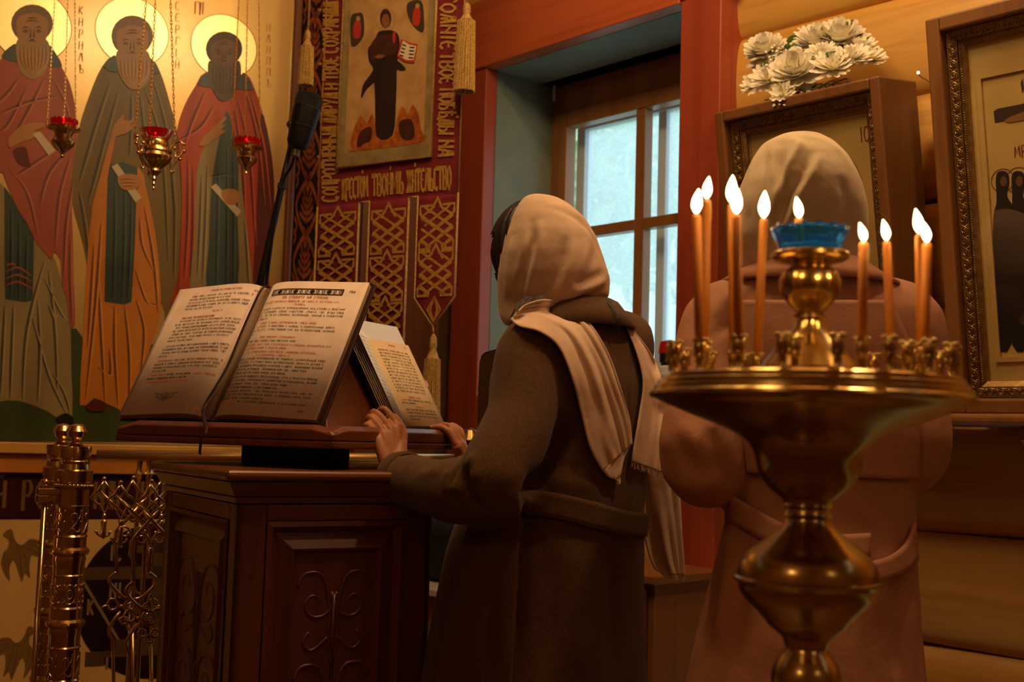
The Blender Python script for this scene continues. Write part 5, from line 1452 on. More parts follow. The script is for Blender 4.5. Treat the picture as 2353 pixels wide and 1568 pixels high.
for sx in (-1, 1):
    for (q, w) in (([(0, .02), (.03, .0), (.07, -.012), (.1, -.004), (.085, .012), (.06, .006)], .0016), ([(0, .03), (.03, .018), (.05, .028), (.035, .04), (.02, .034)], .0016), ([(0, -.01), (.03, -.016), (.05, -.008), (.12, -.02), (.14, -.016)], .0014), ([(0, .05), (.015, .03), (.03, .012), (.05, .0)], .0014), ([(.02, .01), (.05, .02), (.08, .018), (.1, .008)], .0014)):
        mb.strip2([((.46 + sx * p[0]) * WL, (.865 + p[1] * .9) * HP) for p in smooth_poly(q, 4)], w, lambda u, v: mp(u / WL, v / HP))
mb.strip2([(.46 * WL, .84 * HP), (.46 * WL, .91 * HP)], .002, lambda u, v: mp(u / WL, v / HP))
mb.build('tailpiece_ornament', mat('grey_print', '#4a4038', .8), pL)
# ribbon marker lying in the gutter and hanging over the ledge
mb = MB()
pts = [S1.at(aS_, bT + .004, .012), S1.at(aS_ + .001, bT - .02, .034), S1.at(aS_ - .002, bT - .12, .034), S1.at(aS_ + .002, bT - .22, .034), S1.at(aS_ - .004, .10, .036), S1.at(aS_ - .010, .045, .036)]
pts += [P(474, 988, 2.37), P(464, 1004, 2.36), P(460, 1030, 2.36), P(459, 1044, 2.365)]
q = smooth_poly([tuple(p) for p in pts], 5)
mb.tube(q, [(.0042, .0012)] * len(q), 6, up=Vector(S1.n)); mb.build('ribbon_marker', M_RIB, book, smooth=True)

# ------------------------------------------------------------------ the small book and loose sheet on the far side
A2 = [S2.px(*p, .02) for p in ((852, 790), (945, 784), (932, 990), (1014, 976))]
print('book2', A2)
sp_a = (A2[0][0] + A2[2][0]) / 2; fe_a = (A2[1][0] + A2[3][0]) / 2; b0_, b1_ = .03, (A2[0][1] + A2[1][1]) / 2
sb = thing('prayer_book', S2.at(sp_a, 0, 0), 'small open prayer book with cream pages before the reading woman', 'book')
M_PAGE2 = mat('cream_paper', '#e0c8a0', .75, noise=('#d4b98e', 25, 3, (1, 1, 1)))
def p2h(t): return .012 + .012 * (1 - math.exp(-t * 8)) * (1 - .5 * t)
def l2h(t): return .012 + .022 * (1 - math.exp(-t * 5)) + .018 * t
wl2 = .085
mb = MB(); mb.quad_box(S2, sp_a, fe_a + .004, b0_ - .003, b1_ + .003, .001, .004)
mb.V += [S2.at(sp_a - wl2 * t, b, h) for (t, h) in ((0, .002), (1, .026)) for b in (b0_ - .003, b1_ + .003)]; k = len(mb.V) - 4; mb.F.append((k, k + 1, k + 3, k + 2)); mb.build('cover', mat('dark_cloth_cover', '#24100c', .6), sb, solid=.002)
N = 16
mb = MB(); mb.grid(lambda u, v: S2.at(sp_a + (fe_a - sp_a) * u, b0_ + (b1_ - b0_) * v, p2h(u)), N, 2); p2 = mb.build('page', M_PAGE2, sb, smooth=True, solid=.0004)
mb = MB(); mb.grid(lambda u, v: S2.at(sp_a - wl2 * u, b0_ + (b1_ - b0_) * v, l2h(u)), N, 2); p2l = mb.build('page', mat('daylit_paper', '#e4e2de', .7), sb, smooth=True, solid=.0004)  # left page cooler than the cream one: window daylight put into its colour
for k in range(6):
    f = (k + .5) / 6
    mb = MB(); mb.grid(lambda u, v: S2.at(sp_a - wl2 * (u * (1 - .012 * k)), b0_ + .001 + (b1_ - b0_ - .002) * v, .004 + .02 * u + (l2h(u) - .006 - .02 * u) * f), N, 1); mb.build('leaf', mat('white_leaf_edges', '#d8cdbd', .8), sb, smooth=True, solid=.0018)
    mb = MB(); mb.grid(lambda u, v: S2.at(sp_a + (fe_a - sp_a) * u * (1 - .006 * k), b0_ + .001 + (b1_ - b0_ - .002) * v, .004 + (p2h(u) - .005) * f), N, 1); mb.build('leaf', mat('white_leaf_edges', '#d8cdbd', .8), sb, smooth=True, solid=.0012)
W2 = fe_a - sp_a; Hh2 = b1_ - b0_
TX2 = ['блаженъ мужъ иже не иде', 'на совѣтъ нечестивыхъ и на', 'пути грѣшныхъ не ста и на', 'сѣдалищи губитель не сѣде', 'но въ законѣ гдни воля его', 'и въ законѣ его поучится', 'день и нощь и будетъ яко', 'древо насажденое при исхо', 'дищихъ водъ еже плодъ', 'свой дастъ во время свое', 'и листъ его не отпадетъ', 'и вся елика аще творитъ', 'успѣетъ не тако нечестивіи', 'не тако но яко прахъ егоже']
def line2(txt, t, s0, s1, ink, h=.0042):
    pls, w = text_polys(txt, .6, .2); mb = MB(); sc = (s1 - s0) / w
    for pl in pls: mb.strip2([((s0 + p[0] * sc) * W2, t * Hh2 - p[1] * h) for p in pl], pen(h * .2, .5), lambda u, v: S2.at(sp_a + u, b1_ - v, p2h(u / W2) + .0009))
    mb.build('printed_line', ink, p2)
M_INK2 = mat('grey_print_small', '#4a3c2c', .8)
line2('псаломъ', .06, .45, .62, M_INKR); line2('й', .06, .85, .88, M_INK2)
for i, tx in enumerate(TX2): line2(tx, .13 + i * .037, .16, .88 if i % 5 != 3 else .86, M_INK2)
line2('слава и нынѣ', .68, .35, .66, M_INKR); line2('троп', .715, .18, .28, M_INKR); line2('благословенъ еси гди бже', .715, .31, .88, M_INK2); line2('отецъ нашихъ', .748, .16, .46, M_INK2); line2('гласъ в', .79, .42, .62, M_INKR)
for i, tx in enumerate(['яко гди иже твоя и всегда да', 'слава твоя вездѣ и прославится', 'нынѣ и присно времени твоемъ', 'помилуй']): line2(tx, .825 + i * .037, .18, .88 if i < 3 else .40, M_INK2)
line2('гласъ', .965, .8, .93, M_INKR)
mb = MB()
for i in range(19):
    t = .08 + i * .045
    mb.strip2([((.12 + .75 * j / 10) * wl2, t * Hh2) for j in range(11)], .0012, lambda u, v: S2.at(sp_a - u, b1_ - v, l2h(u / wl2) + .0009))
mb.build('faint_print', mat('blue_grey_print', '#a4a4ae', .8), p2l, kind='stuff')
mb = MB(); q = S2.px(975, 875, .02); mb.quad_box(S2, fe_a - .01, fe_a + .016, q[1] - .012, q[1] + .004, .0145, .0150); mb.build('page_marker', mat('pink_sticker', '#d890b4', .6), sb)
sh = [S2.px(*p, .006) for p in ((836, 737), (882, 790), (1016, 974))]
mb = MB(); mb.quad_box(S2, sp_a - .06, max(fe_a + .012, sh[2][0]), .032, sh[0][1], .0045, .0052)
sheet = mb.build('paper_sheet', mat('bluish_white_sheet', '#dfe3ee', .6), None, label='loose white sheet leaning behind the small prayer book', cat='paper')

# ------------------------------------------------------------------ framed icons in glazed cases on the log wall
M_CASE = rot_wood('case_wood', '#8a5a2c', '#7a4c24', '#5c3616', ANGW, rough=.45, scale=3, along=(1, 1, .07), coat=.2)
M_GILT = mat('antique_gilt', (0.50, 0.33, 0.12), .32, .85, noise=((0.30, 0.18, 0.06), 60, 4, (1, 1, 1)))
M_GROUND = mat('icon_gold_ground', (0.66, 0.47, 0.16), .45, .2, noise=((0.54, 0.37, 0.11), 5, 4, (1, 1, 1)))
M_CASEGL = glass_mat('case_glass', (1, 1, 1))
def tilted(x, y, off, tilt):
    a, b = WIN.px(x, y, off)
    v = Vector((0, 0, math.cos(tilt))) + NW * math.sin(tilt)
    n = NW * math.cos(tilt) - Vector((0, 0, math.sin(tilt)))
    return Plane(WIN.at(a, b, off), UW, n, v)
def icon_case(pl, w, h, depth, fw, label, name='icon_case'):
    """pl: front plane with its origin at the upper left corner; b runs downwards as negative"""
    t = thing(name, pl.at(w / 2, -h, -depth), label, 'icon')
    def bx(nm, mt, a0, a1, b0, b1, o0, o1, bevel=.003, parent=t, **k):
        mb = MB(); mb.quad_box(pl, a0, a1, b0, b1, o0, o1); return mb.build(nm, mt, parent, bevel=bevel, fix=True, **k)
    bx('case_side', M_CASE, 0, fw, -h, 0, -depth, 0, .005); bx('case_side', M_CASE, w - fw, w, -h, 0, -depth, 0, .005)
    bx('case_top', M_CASE, fw, w - fw, -fw, 0, -depth, 0, .005); bx('case_bottom', M_CASE, fw, w - fw, -h, -h + fw, -depth, 0, .005)
    bx('case_back', M_CASE, fw, w - fw, -h + fw, -fw, -depth, -depth + .01, 0)
    bx('glass_pane', M_CASEGL, fw, w - fw, -h + fw, -fw, -.012, -.010, 0)
    # carved gilt moulding inside
    g0, g1, g2 = fw + .002, fw + .026, fw + .040
    zo = -.05
    def ring(i0, i1, o0, o1, nm, mt):
        for (A0, A1, B0, B1, ver) in ((0, 0, 0, 0, 0),):
            for side in range(4):
                mb = MB()
                c = [(i0, -i0), (w - i0, -i0), (w - i0, -h + i0), (i0, -h + i0)]; d = [(i1, -i1), (w - i1, -i1), (w - i1, -h + i1), (i1, -h + i1)]
                s2 = (side + 1) % 4
                pts = [c[side], c[s2], d[s2], d[side]]
                mb.V += [pl.at(p[0], p[1], zo + o) for p, o in zip(pts, (o0, o0, o1, o1))] + [pl.at(p[0], p[1], zo - .012) for p in pts]
                mb.F = [(0, 1, 2, 3), (7, 6, 5, 4), (0, 4, 5, 1), (1, 5, 6, 2), (2, 6, 7, 3), (3, 7, 4, 0)]
                mb.build(nm, mt, t, fix=True)
    ring(g0, g1, .020, .016, 'gilt_moulding', M_GILT); ring(g1 + .001, g2, .010, .002, 'inner_slip', M_GILT)
    mb = MB()
    def scroll(c, d, e):
        q = []
        for k in range(13):
            a = k / 12 * 3.6 * math.pi; r = .0105 * (1 - k / 15)
            q.append(c + d * (r * math.cos(a) * 1.2) + e * (r * math.sin(a)))
        mb.tube(q, [.0026 * (1 - .4 * k / 12) for k in range(13)], 5)
        mb.tube([c + d * .012 - e * .009, c + d * .018, c + d * .014 + e * .010], .002, 4)
    gm = (g0 + g1) / 2; st = .0275
    n = int((h - 2 * gm) / st)
    for i in range(n):
        scroll(pl.at(gm, -gm - (i + .5) * st, zo + .019), -pl.v, pl.u); scroll(pl.at(w - gm, -gm - (i + .5) * st, zo + .019), -pl.v, -pl.u)
    n = int((w - 2 * gm) / st)
    for i in range(n):
        scroll(pl.at(gm + (i + .5) * st, -gm, zo + .019), pl.u, -pl.v); scroll(pl.at(gm + (i + .5) * st, -h + gm, zo + .019), pl.u, pl.v)
    mb.build('gilt_scrolls', M_GILT, t, smooth=True, kind='stuff')
    mb = MB(); st = .006; gb = g1 + .005
    n = int((h - 2 * gb) / st)
    for i in range(n): mb.ball(pl.at(gb, -gb - i * st, zo + .010), .0021, 5, 3)
    n = int((w - 2 * gb) / st)
    for i in range(n): mb.ball(pl.at(gb + i * st, -gb, zo + .010), .0021, 5, 3)
    mb.build('bead_row', M_GILT, t, smooth=True, kind='stuff')
    bx('icon_panel', M_GROUND, g2 - .004, w - g2 + .004, -h + g2 - .004, -g2 + .004, zo - .02, zo - .010, 0)
    return t, zo - .010
# shelf the icons stand on
zsh = WIN.px(2280, 952, .12)[1]
shelf = thing('icon_shelf', WIN.at(1.3, zsh - .03, 0), 'rounded wooden wall shelf carrying the framed icons', 'shelf')
mb = MB(); mb.quad_box(WIN, .30, 2.6, zsh - .028, zsh, -.078, .16); mb.build('shelf_board', M_CASE, shelf, bevel=.01, seg=3)
for a in (.55, 1.02, 1.9):
    mb = MB(); mb.V += [WIN.at(a + d, z, o) for d in (0, .035) for (z, o) in ((zsh - .029, -.078), (zsh - .029, .12), (zsh - .06, .12), (zsh - .15, -.02), (zsh - .20, -.078))]
    mb.F = [tuple(range(5)), tuple(range(5, 10))[::-1]] + [(i, (i + 1) % 5, 5 + (i + 1) % 5, 5 + i) for i in range(5)]; mb.build('shelf_bracket', M_CASE, shelf, fix=True, bevel=.003)
I1 = tilted(1640, 260, .26, math.radians(9))
w1 = I1.px(2019, 164)[0]
h1 = (I1.o.z - zsh - .002) / math.cos(math.radians(9))
ic1, z1o = icon_case(I1, w1, h1, .19, .030, 'glazed wooden icon case with white flowers on top, behind the far woman')
I2 = tilted(2124, 46, .21, math.radians(8))
w2 = .80; h2 = (I2.o.z - zsh - .002) / math.cos(math.radians(8))
ic2, z2o = icon_case(I2, w2, h2, .13, .036, 'tall glazed icon of the crucifixion in gilt frame at right picture edge')
def i_poly(pl, pts, off, name, mt, parent, n=3, smooth=True):
    q = smooth_poly(pts, n, True) if smooth else pts
    mb = MB(); mb.flat([pl.at(*pl.px(x, y, off), off) for x, y in q], pl.n, .0006); return mb.build(name, mt, parent)
M_LINE = mat('icon_incised_line', '#6e4a18', .5)
# first icon: a great halo, thin border line and letters
a, b = I1.px(1848, 470, z1o + .001); Rh = 152 * 3.25 / F_PX
mb = MB(); mb.strip2([(a + Rh * math.cos(q), b + Rh * math.sin(q)) for q in [2 * math.pi * i / 60 for i in range(60)]], .003, lambda u, v: I1.at(u, v, z1o + .0012), closed=True); mb.build('halo_outline', M_LINE, ic1)
mb = MB(); mb.flat([I1.at(a + Rh * math.cos(q), b + Rh * math.sin(q), z1o + .0008) for q in [2 * math.pi * i / 60 for i in range(60)]], I1.n, .0006); mb.build('halo', mat('icon_halo_gold', (0.50, 0.34, 0.11), .4, .45), ic1)
i_poly(I1, [(1700, 900), (1715, 720), (1760, 640), (1780, 560), (1790, 480), (1850, 430), (1905, 480), (1915, 560), (1950, 650), (2000, 720), (2010, 900)], z1o + .0016, 'painted_figure', mat('icon_robe_brown', '#4a2c18', .5), ic1)
mb = MB()
for pl_ in text_polys('іс', .5)[0]:
    p0 = I1.px(1978, 328, z1o); mb.strip2([(p0[0] + p[0] * .028, p0[1] + p[1] * .04) for p in pl_], .003, lambda u, v: I1.at(u, v, z1o + .001))
mb.build('inscription', mat('icon_red_letters', '#7a2c14', .5), ic1)
q0 = .075
mb = MB(); mb.strip2([(q0, -q0), (w1 - q0, -q0), (w1 - q0, -h1 + q0), (q0, -h1 + q0)], .002, lambda u, v: I1.at(u, v, z1o + .0008), closed=True); mb.build('border_line', M_LINE, ic1)
# second icon: raised border, beam of the cross and two mourning figures
b0 = I2.px(2252, 200, z2o)[0]; bt = I2.px(2252, 178, z2o)[1]; bb = I2.px(2252, 828, z2o)[1]
mb = MB(); mb.strip2([(b0, bt), (w2 - b0, bt), (w2 - b0, bb), (b0, bb)], .012, lambda u, v: I2.at(u, v, z2o + .004), closed=True); mb.build('raised_border', M_GROUND, ic2, solid=.006)
D1 = mat('icon_dark_blue_robe', '#1c140e', .5); D2 = mat('icon_cross_wood', '#3a2412', .5)
i_poly(I2, [(2283, 256), (2292, 250), (2420, 225), (2600, 190), (2600, 222), (2420, 262), (2286, 282)], z2o + .0012, 'cross_beam', D2, ic2, 1, False)
i_poly(I2, [(2440, 120), (2462, 116), (2480, 800), (2455, 806)], z2o + .0010, 'cross_upright', D2, ic2, 1, False)
i_poly(I2, [(2318, 270), (2400, 240), (2440, 215), (2465, 215), (2500, 230), (2590, 215), (2590, 228), (2500, 255), (2490, 330), (2480, 420), (2490, 560), (2480, 680), (2452, 680), (2440, 560), (2430, 430), (2425, 330), (2415, 270), (2320, 282)], z2o + .0020, 'crucified_figure', mat('icon_body', '#8a6030', .5), ic2)
i_poly(I2, [(2345, 190), (2350, 180), (2353, 205), (2349, 215)], z2o + .0012, 'inscription_tick', D2, ic2, 1)
mb = MB()
p0 = I2.px(2332, 362, z2o)
for pl_ in text_polys('мр', .5)[0]: mb.strip2([(p0[0] + p[0] * .022, p0[1] + p[1] * .026) for p in pl_], .0026, lambda u, v: I2.at(u, v, z2o + .0012))
mb.build('inscription', MATS['icon_red_letters'], ic2)
for (cx, cy, s, nm) in ((2304, 415, 1.0, 0), (2340, 415, 1.12, 1)):
    a, b = I2.px(cx, cy, z2o); R_ = 26 * s * 2.9 / F_PX
    mb = MB(); mb.strip2([(a + R_ * math.cos(q), b + R_ * math.sin(q)) for q in [2 * math.pi * i / 30 for i in range(30)]], .0022, lambda u, v: I2.at(u, v, z2o + .001), closed=True); mb.build('halo_outline', M_LINE, ic2)
    x = cx
    i_poly(I2, [(x - 16, cy), (x - 12, cy - 18), (x, cy - 22), (x + 12, cy - 16), (x + 15, cy + 8), (x + 10, cy + 36), (x + 24, cy + 70), (x + 28, cy + 200), (x + 20, cy + 375), (x - 14, cy + 378), (x - 20, cy + 240), (x - 22, cy + 90), (x - 14, cy + 50)], z2o + .0014 + nm * .0006, 'mourning_figure', D1, ic2)
    i_poly(I2, ell(x + 2, cy + 2, 8, 12, 12), z2o + .0024 + nm * .0004, 'face', mat('icon_face_dark', '#6a4420', .5), ic2, 1)
# bulb of a string of lights between the two cases
bp_ = WIN.at(*WIN.px(2110, 167, -.02), -.02)
sl = thing('string_light', bp_, 'tiny lit bulb of a string light between the icon cases', 'light')
mb = MB(); mb.ball(bp_, .004, 8, 5); mb.build('bulb', mat('bulb_glow', (1, .9, .7), .4, emit=(1, .8, .5), estr=8), sl, smooth=True)
mb = MB(); mb.tube(smooth_poly([tuple(WIN.at(*WIN.px(x, y, o), o)) for x, y, o in ((2110, 170, -.02), (2118, 178, -.04), (2132, 186, -.05), (2150, 200, -.05))], 4), .0012, 5); mb.build('wire', M_DARK, sl)

# ------------------------------------------------------------------ white flowers lying on the first case
M_PETAL = mat('white_petals', '#fbf7ea', .55, sss=.15, noise=('#e8dfc0', 40, 2, (1, 1, 1)))
M_CENTRE = mat('cream_flower_centre', '#d8cc84', .6)
M_GREEN = mat('green_leaf', '#3f6a1c', .45, noise=('#2f5214', 30, 3, (1, 1, 1)))
M_STEM = mat('green_stem', '#4a5a24', .6)
def flower_mesh(seed, R, rows):
    rg = random.Random(seed); mb = MB()
    for (n, elev, L, w) in rows:
        for i in range(n):
            a = 2 * math.pi * (i + rg.random() * .7) / n; e = math.radians(elev + rg.uniform(-9, 9)); l = R * L * rg.uniform(.85, 1.08); ww = R * w
            d = Vector((math.cos(a) * math.cos(e), math.sin(a) * math.cos(e), math.sin(e))); up = Vector((-math.cos(a) * math.sin(e), -math.sin(a) * math.sin(e), math.cos(e))); sd = d.cross(up)
            pts = [(0.05, .25, 0), (.35, .7, -.02), (.7, 1.0, .04), (.92, .8, .13), (1.0, .2, .18)]
            k = len(mb.V)
            for (t, wf, c) in pts:
                p = d * (l * t) + up * (c * l * .6)
                mb.V += [p - sd * (ww * wf) + up * (ww * .25 * wf), p, p + sd * (ww * wf) + up * (ww * .25 * wf)]
            for j in range(4):
                for q in (0, 1): mb.F.append((k + j * 3 + q, k + j * 3 + q + 1, k + j * 3 + q + 4, k + j * 3 + q + 3))
    return mb
daisy = ((16, 8, 1.0, .12), (15, 22, .95, .11), (13, 38, .8, .10), (11, 54, .62, .085), (9, 70, .45, .06)); pom = ((14, -12, .95, .2), (14, 8, 1.0, .21), (13, 26, .97, .2), (12, 44, .92, .18), (10, 60, .85, .16), (7, 76, .8, .13), (10, -35, .8, .2))
PM = []
for i, rows in enumerate((pom, daisy, daisy)):
    mb = flower_mesh(i + 3, 1.0, rows); me = mb.mesh('flower_petals', smooth=True); me.materials.append(M_PETAL); PM.append(me)
mbc = MB(); mbc.ball((0, 0, .12), .2, 10, 6, (1, 1, .6)); CM = mbc.mesh('flower_centre', smooth=True); CM.materials.append(M_CENTRE)
FL = [(1761, 122, 33, 0, .10, 'full white bloom at the upper left of the bunch'), (1832, 172, 40, 0, .19, 'largest ruffled white bloom at the middle of the bunch front'), (1764, 184, 28, 1, .17, 'spiky white bloom below the upper left one'),
      (1800, 218, 20, 1, .245, 'small white bloom hanging lowest over the case edge'), (1880, 104, 36, 0, .08, 'full white bloom at the top centre of the bunch'), (1930, 98, 40, 0, .06, 'broad white bloom at the top right of the bunch'),
      (1914, 158, 33, 1, .19, 'open spiky white bloom right of the largest one'), (1957, 138, 30, 2, .14, 'spiky white bloom under the broad top right one'), (1999, 138, 27, 1, .07, 'white bloom farthest right in the bunch'),
      (1733, 196, 21, 2, .13, 'small white bloom farthest left in the bunch'), (1890, 128, 26, 2, .15, 'half hidden white bloom under the top centre one'), (1975, 112, 26, 2, .06, 'white bloom at the right shoulder of the bunch')]
for (x, y, r, kind, off, lab) in FL:
    p = WIN.at(*WIN.px(x, y, off), off); R_ = 1.7 * r * p.y / F_PX
    t = thing('chrysanthemum', p, lab, 'flower', 'white flowers on the icon case')
    t.rotation_euler = (Vector((-.35 + .25 * (x - 1860) / 130, -.75, .75 - .6 * (y - 130) / 90)).normalized()).to_track_quat('Z', 'Y').to_euler()
    for (nm, me) in (('petals', PM[kind]), ('centre', CM)):
        o = bpy.data.objects.new(nm, me); COL.objects.link(o); o.parent = t; o.scale = (R_,) * 3
# leaves
LF_ = [(1995 - 45, 62, 22, 8, -.6, .05), (1908, 66, 16, 5, -1.25, .04), (1880, 72, 14, 5, -1.9, .04), (1825, 92, 22, 9, -.1, .08), (1822, 108, 26, 8, .25, .12), (1762, 148, 18, 4, -.2, .17), (1905, 130, 20, 6, -.4, .19), (1812, 132, 14, 4, 1.0, .15), (1975, 88, 14, 4, -.7, .05)]
names = ['leaf tip standing highest above the bunch', 'narrow leaf pointing up at the top of the bunch', 'small leaf left of the narrow upright one', 'leaf behind the gap between the left and middle blooms', 'curled leaf lying across the gap between blooms', 'thin leaf under the upper left bloom', 'leaf over the open spiky bloom', 'little leaf among the tiny buds', 'leaf tip at the right shoulder of the bunch']
for (q, nm) in zip(LF_, names):
    x, y, L, w, a, off = q
    mb = MB()
    k = 3.2 / F_PX; c = WIN.at(*WIN.px(x, y, off), off)
    d = (UW * math.cos(a) + Vector((0, 0, -math.sin(a)))); sd = d.cross(NW).normalized()
    for i in range(7):
        t = i / 6
        wv = w * k * math.sin(math.pi * min(1, t * .93 + .05)) ** .8
        p = c + d * ((t - .5) * 2 * L * k) + NW * (.010 * math.sin(t * 3))
        mb.V += [p - sd * wv + NW * wv * .3, p, p + sd * wv + NW * wv * .3]
    for i in range(6):
        for j in (0, 1): mb.F.append((i * 3 + j, i * 3 + j + 1, i * 3 + j + 4, i * 3 + j + 3))
    mb.build('leaf', M_GREEN, None, smooth=True, solid=.0008, label='green ' + nm, cat='leaf', group='green leaves in the bunch')
for (x, y, off, n, sp, lab) in ((1795, 128, .14, 34, 34, 'sprig of tiny white buds between the left blooms'), (1852, 84, .07, 16, 22, 'sprig of tiny white buds standing up at the top left'), (1785, 156, .19, 16, 22, 'sprig of tiny white buds over the lower left blooms')):
    c = WIN.at(*WIN.px(x, y, off), off); k = 3.2 / F_PX
    t = thing('bud_sprig', c, lab, 'flower', 'sprigs of tiny buds')
    mb = MB(); ms = MB(); rg = random.Random(int(x))
    for i in range(n):
        p = c + UW * (rg.gauss(0, .45) * sp * k) + Vector((0, 0, rg.gauss(0, .4) * sp * k)) + NW * (rg.random() * .03)
        mb.ball(p, rg.uniform(.0035, .0055), 6, 4); ms.tube([p, (p + c) / 2 - Vector((0, 0, .01)), c - Vector((0, 0, .03)) - NW * .01], .0007, 4)
    mb.build('buds', M_PETAL, t, smooth=True, kind='stuff'); ms.build('stems', M_STEM, t, kind='stuff')
mb = MB()
for i in range(9):
    s = .12 + i * .022
    mb.tube(smooth_poly([tuple(I1.at(s * 1.15, .012, -.05)), tuple(I1.at(s * 1.1 + .05, .02 + .003 * (i % 3), -.08 + .01 * (i % 4))), tuple(I1.at(s + .10, .012, -.06))], 4), .0022, 5)
mb.build('flower_stems', M_STEM, None, smooth=True, label='bundle of green stems under the white blooms', cat='stems', kind='stuff')

# ------------------------------------------------------------------ things by the window
bo_ = WIN.at(*WIN.px(1534, 905, -.10), -.10); kb = bo_.y / F_PX
bo_.z = Z_SILL + .0005
bot_ = thing('drink_bottle', bo_, 'white drink bottle with a red and navy cap on the windowsill', 'bottle')
zz = lambda y: WIN.px(1534, y, -.10)[1]
mb = MB(); mb.lathe(Vector((bo_.x, bo_.y, 0)), [(18 * kb, Z_SILL + .001), (21 * kb, Z_SILL + .006), (21 * kb, zz(846)), (17 * kb, zz(841))], 20); mb.build('body', mat('white_plastic', '#dfe2ea', .35), bot_, auto=35)
mb = MB(); mb.lathe(Vector((bo_.x, bo_.y, 0)), [(17 * kb, zz(841)), (17 * kb, zz(836)), (20 * kb, zz(834)), (21 * kb, zz(800)), (18 * kb, zz(786)), (10 * kb, zz(783)), (.5 * kb, zz(783))], 20); mb.build('cap', mat('navy_plastic', '#141624', .35), bot_, auto=35)
mb = MB(); mb.lathe(Vector((bo_.x, bo_.y, 0)), [(21.5 * kb, zz(814)), (22 * kb, zz(810)), (21 * kb, zz(798)), (18.5 * kb, zz(788)), (19 * kb, zz(786))], 20, cap=False)
mb.build('red_latch', mat('red_plastic', '#c01c14', .35), bot_, auto=35, solid=.002)
# white topped bench behind the lectern and a low cabinet under the window
zt_ = .655
bench = thing('bench', WIN.at(-.80, 0, .30), 'low white-topped wooden bench behind the lectern', 'bench')
mb = MB(); mb.quad_box(WIN, -1.05, -.60, zt_ - .025, zt_, .06, .47); mb.build('bench_top', mat('white_laminate', '#cfc4b8', .4, noise=('#c2b6a8', 8, 3, (1, 1, 1))), bench, bevel=.004)
for (a, o) in ((-1.02, .10), (-.64, .10), (-1.02, .43), (-.64, .43)):
    mb = MB(); mb.quad_box(WIN, a - .02, a + .02, 0, zt_ - .026, o - .02, o + .02); mb.build('leg', M_LECT, bench, bevel=.003)
mb = MB(); mb.quad_box(WIN, -1.0, -.65, zt_ - .10, zt_ - .027, .41, .45); mb.build('apron', M_LECT, bench)
bag = thing('bag', WIN.at(-.80, zt_, .30), 'dark green bag standing on the white-topped bench', 'bag')
mb = MB(); mb.quad_box(WIN, -.95, -.66, zt_ + .001, zt_ + .20, .22, .36); o = mb.build('bag_body', mat('dark_green_cloth', '#12180f', .8, bump=(.4, 60, (1, 1, 1))), bag, bevel=.04, seg=4)
mb = MB(); mb.tube(smooth_poly([tuple(WIN.at(a, zt_ + .19 + z, .29)) for a, z in ((-.88, 0), (-.87, .07), (-.80, .10), (-.73, .07), (-.72, 0))], 5), .008, 8); mb.build('bag_handle', M_DARK, bag, smooth=True)
zc_ = WIN.px(1520, 1328, .34)[1]
cab = thing('low_cabinet', WIN.at(-.02, 0, .15), 'low brown wooden cabinet under the window behind the near woman', 'cabinet')
mb = MB(); mb.quad_box(WIN, -.34, .10, zc_ - .025, zc_, -.05, .34); mb.build('cabinet_top', M_CASE, cab, bevel=.004)
mb = MB(); mb.quad_box(WIN, -.32, .08, .05, zc_ - .026, -.04, .315); mb.build('body', M_CASE, cab, bevel=.003)
mb = MB(); mb.quad_box(WIN, -.30, .06, .08, zc_ - .04, .316, .332); d_ = mb.build('door', M_LECT, cab, bevel=.004)
mb = MB(); mb.ball(WIN.at(-.26, zc_ - .25, .342), .012, 10, 6); mb.build('knob', M_BRASS, d_, smooth=True)

# ------------------------------------------------------------------ brass candle stand in the foreground
YC = 1.2; kc = YC / F_PX
cc = P(1859, 900, YC)
zc = lambda y: cc.z - (y - 900) * kc
stand = thing('candle_stand', Vector((cc.x, cc.y, 0)), 'tall polished brass church candle stand in the right foreground', 'candle stand')
C0 = Vector((cc.x, cc.y, 0))
def lath(prof, name, parent=stand, n=64, mt=M_BRASSD): 
    mb = MB(); mb.lathe(C0, [(max(r, .3) * kc, zc(y)) for r, y in prof], n); return mb.build(name, mt, parent, auto=28)
lath([(70, 577), (86, 578), (89, 582), (88, 590), (80, 596), (60, 600), (48, 606), (46, 612), (52, 616), (64, 626), (70, 642), (70, 660), (64, 678), (52, 694), (38, 708), (32, 716), (31, 722), (38, 726), (39, 732), (33, 738), (38, 756), (50, 772), (64, 788), (80, 804), (92, 820), (104, 836), (112, 846), (113, 852), (120, 854), (121, 862), (132, 864), (134, 876)], 'cup_stem')
lath([(130, 877), (300, 880), (322, 873), (330, 867), (338, 872), (339, 880), (346, 884), (347, 893), (354, 896), (356, 905), (364, 910), (366, 916), (362, 921), (350, 924), (340, 930)], 'drip_plate')
lath([(346, 922), (338, 931), (302, 945), (262, 961), (224, 975), (186, 990), (154, 1006), (137, 1020), (126, 1036), (120, 1051), (117, 1070), (113, 1086), (106, 1102), (92, 1120), (75, 1134), (58, 1147), (54, 1156)], 'bowl')
lath([(54, 1156), (57, 1162), (50, 1168), (52, 1178), (56, 1184), (50, 1190), (54, 1202), (62, 1210), (70, 1216), (74, 1222), (84, 1228), (92, 1236), (100, 1242), (109, 1250), (125, 1261), (139, 1274), (150, 1291), (156, 1308), (158, 1322), (165, 1325), (166, 1331), (159, 1336), (155, 1341), (153, 1353), (146, 1367), (132, 1382), (115, 1398), (100, 1414), (92, 1424), (88, 1430), (78, 1438), (60, 1452), (52, 1462), (50, 1472), (46, 1480), (50, 1490), (58, 1500), (68, 1514), (75, 1528), (79, 1546), (78, 1566), (68, 1584), (52, 1598), (44, 1606), (52, 1616), (54, 1630), (44, 1640)], 'baluster')
zf = (zc(1640)) / kc
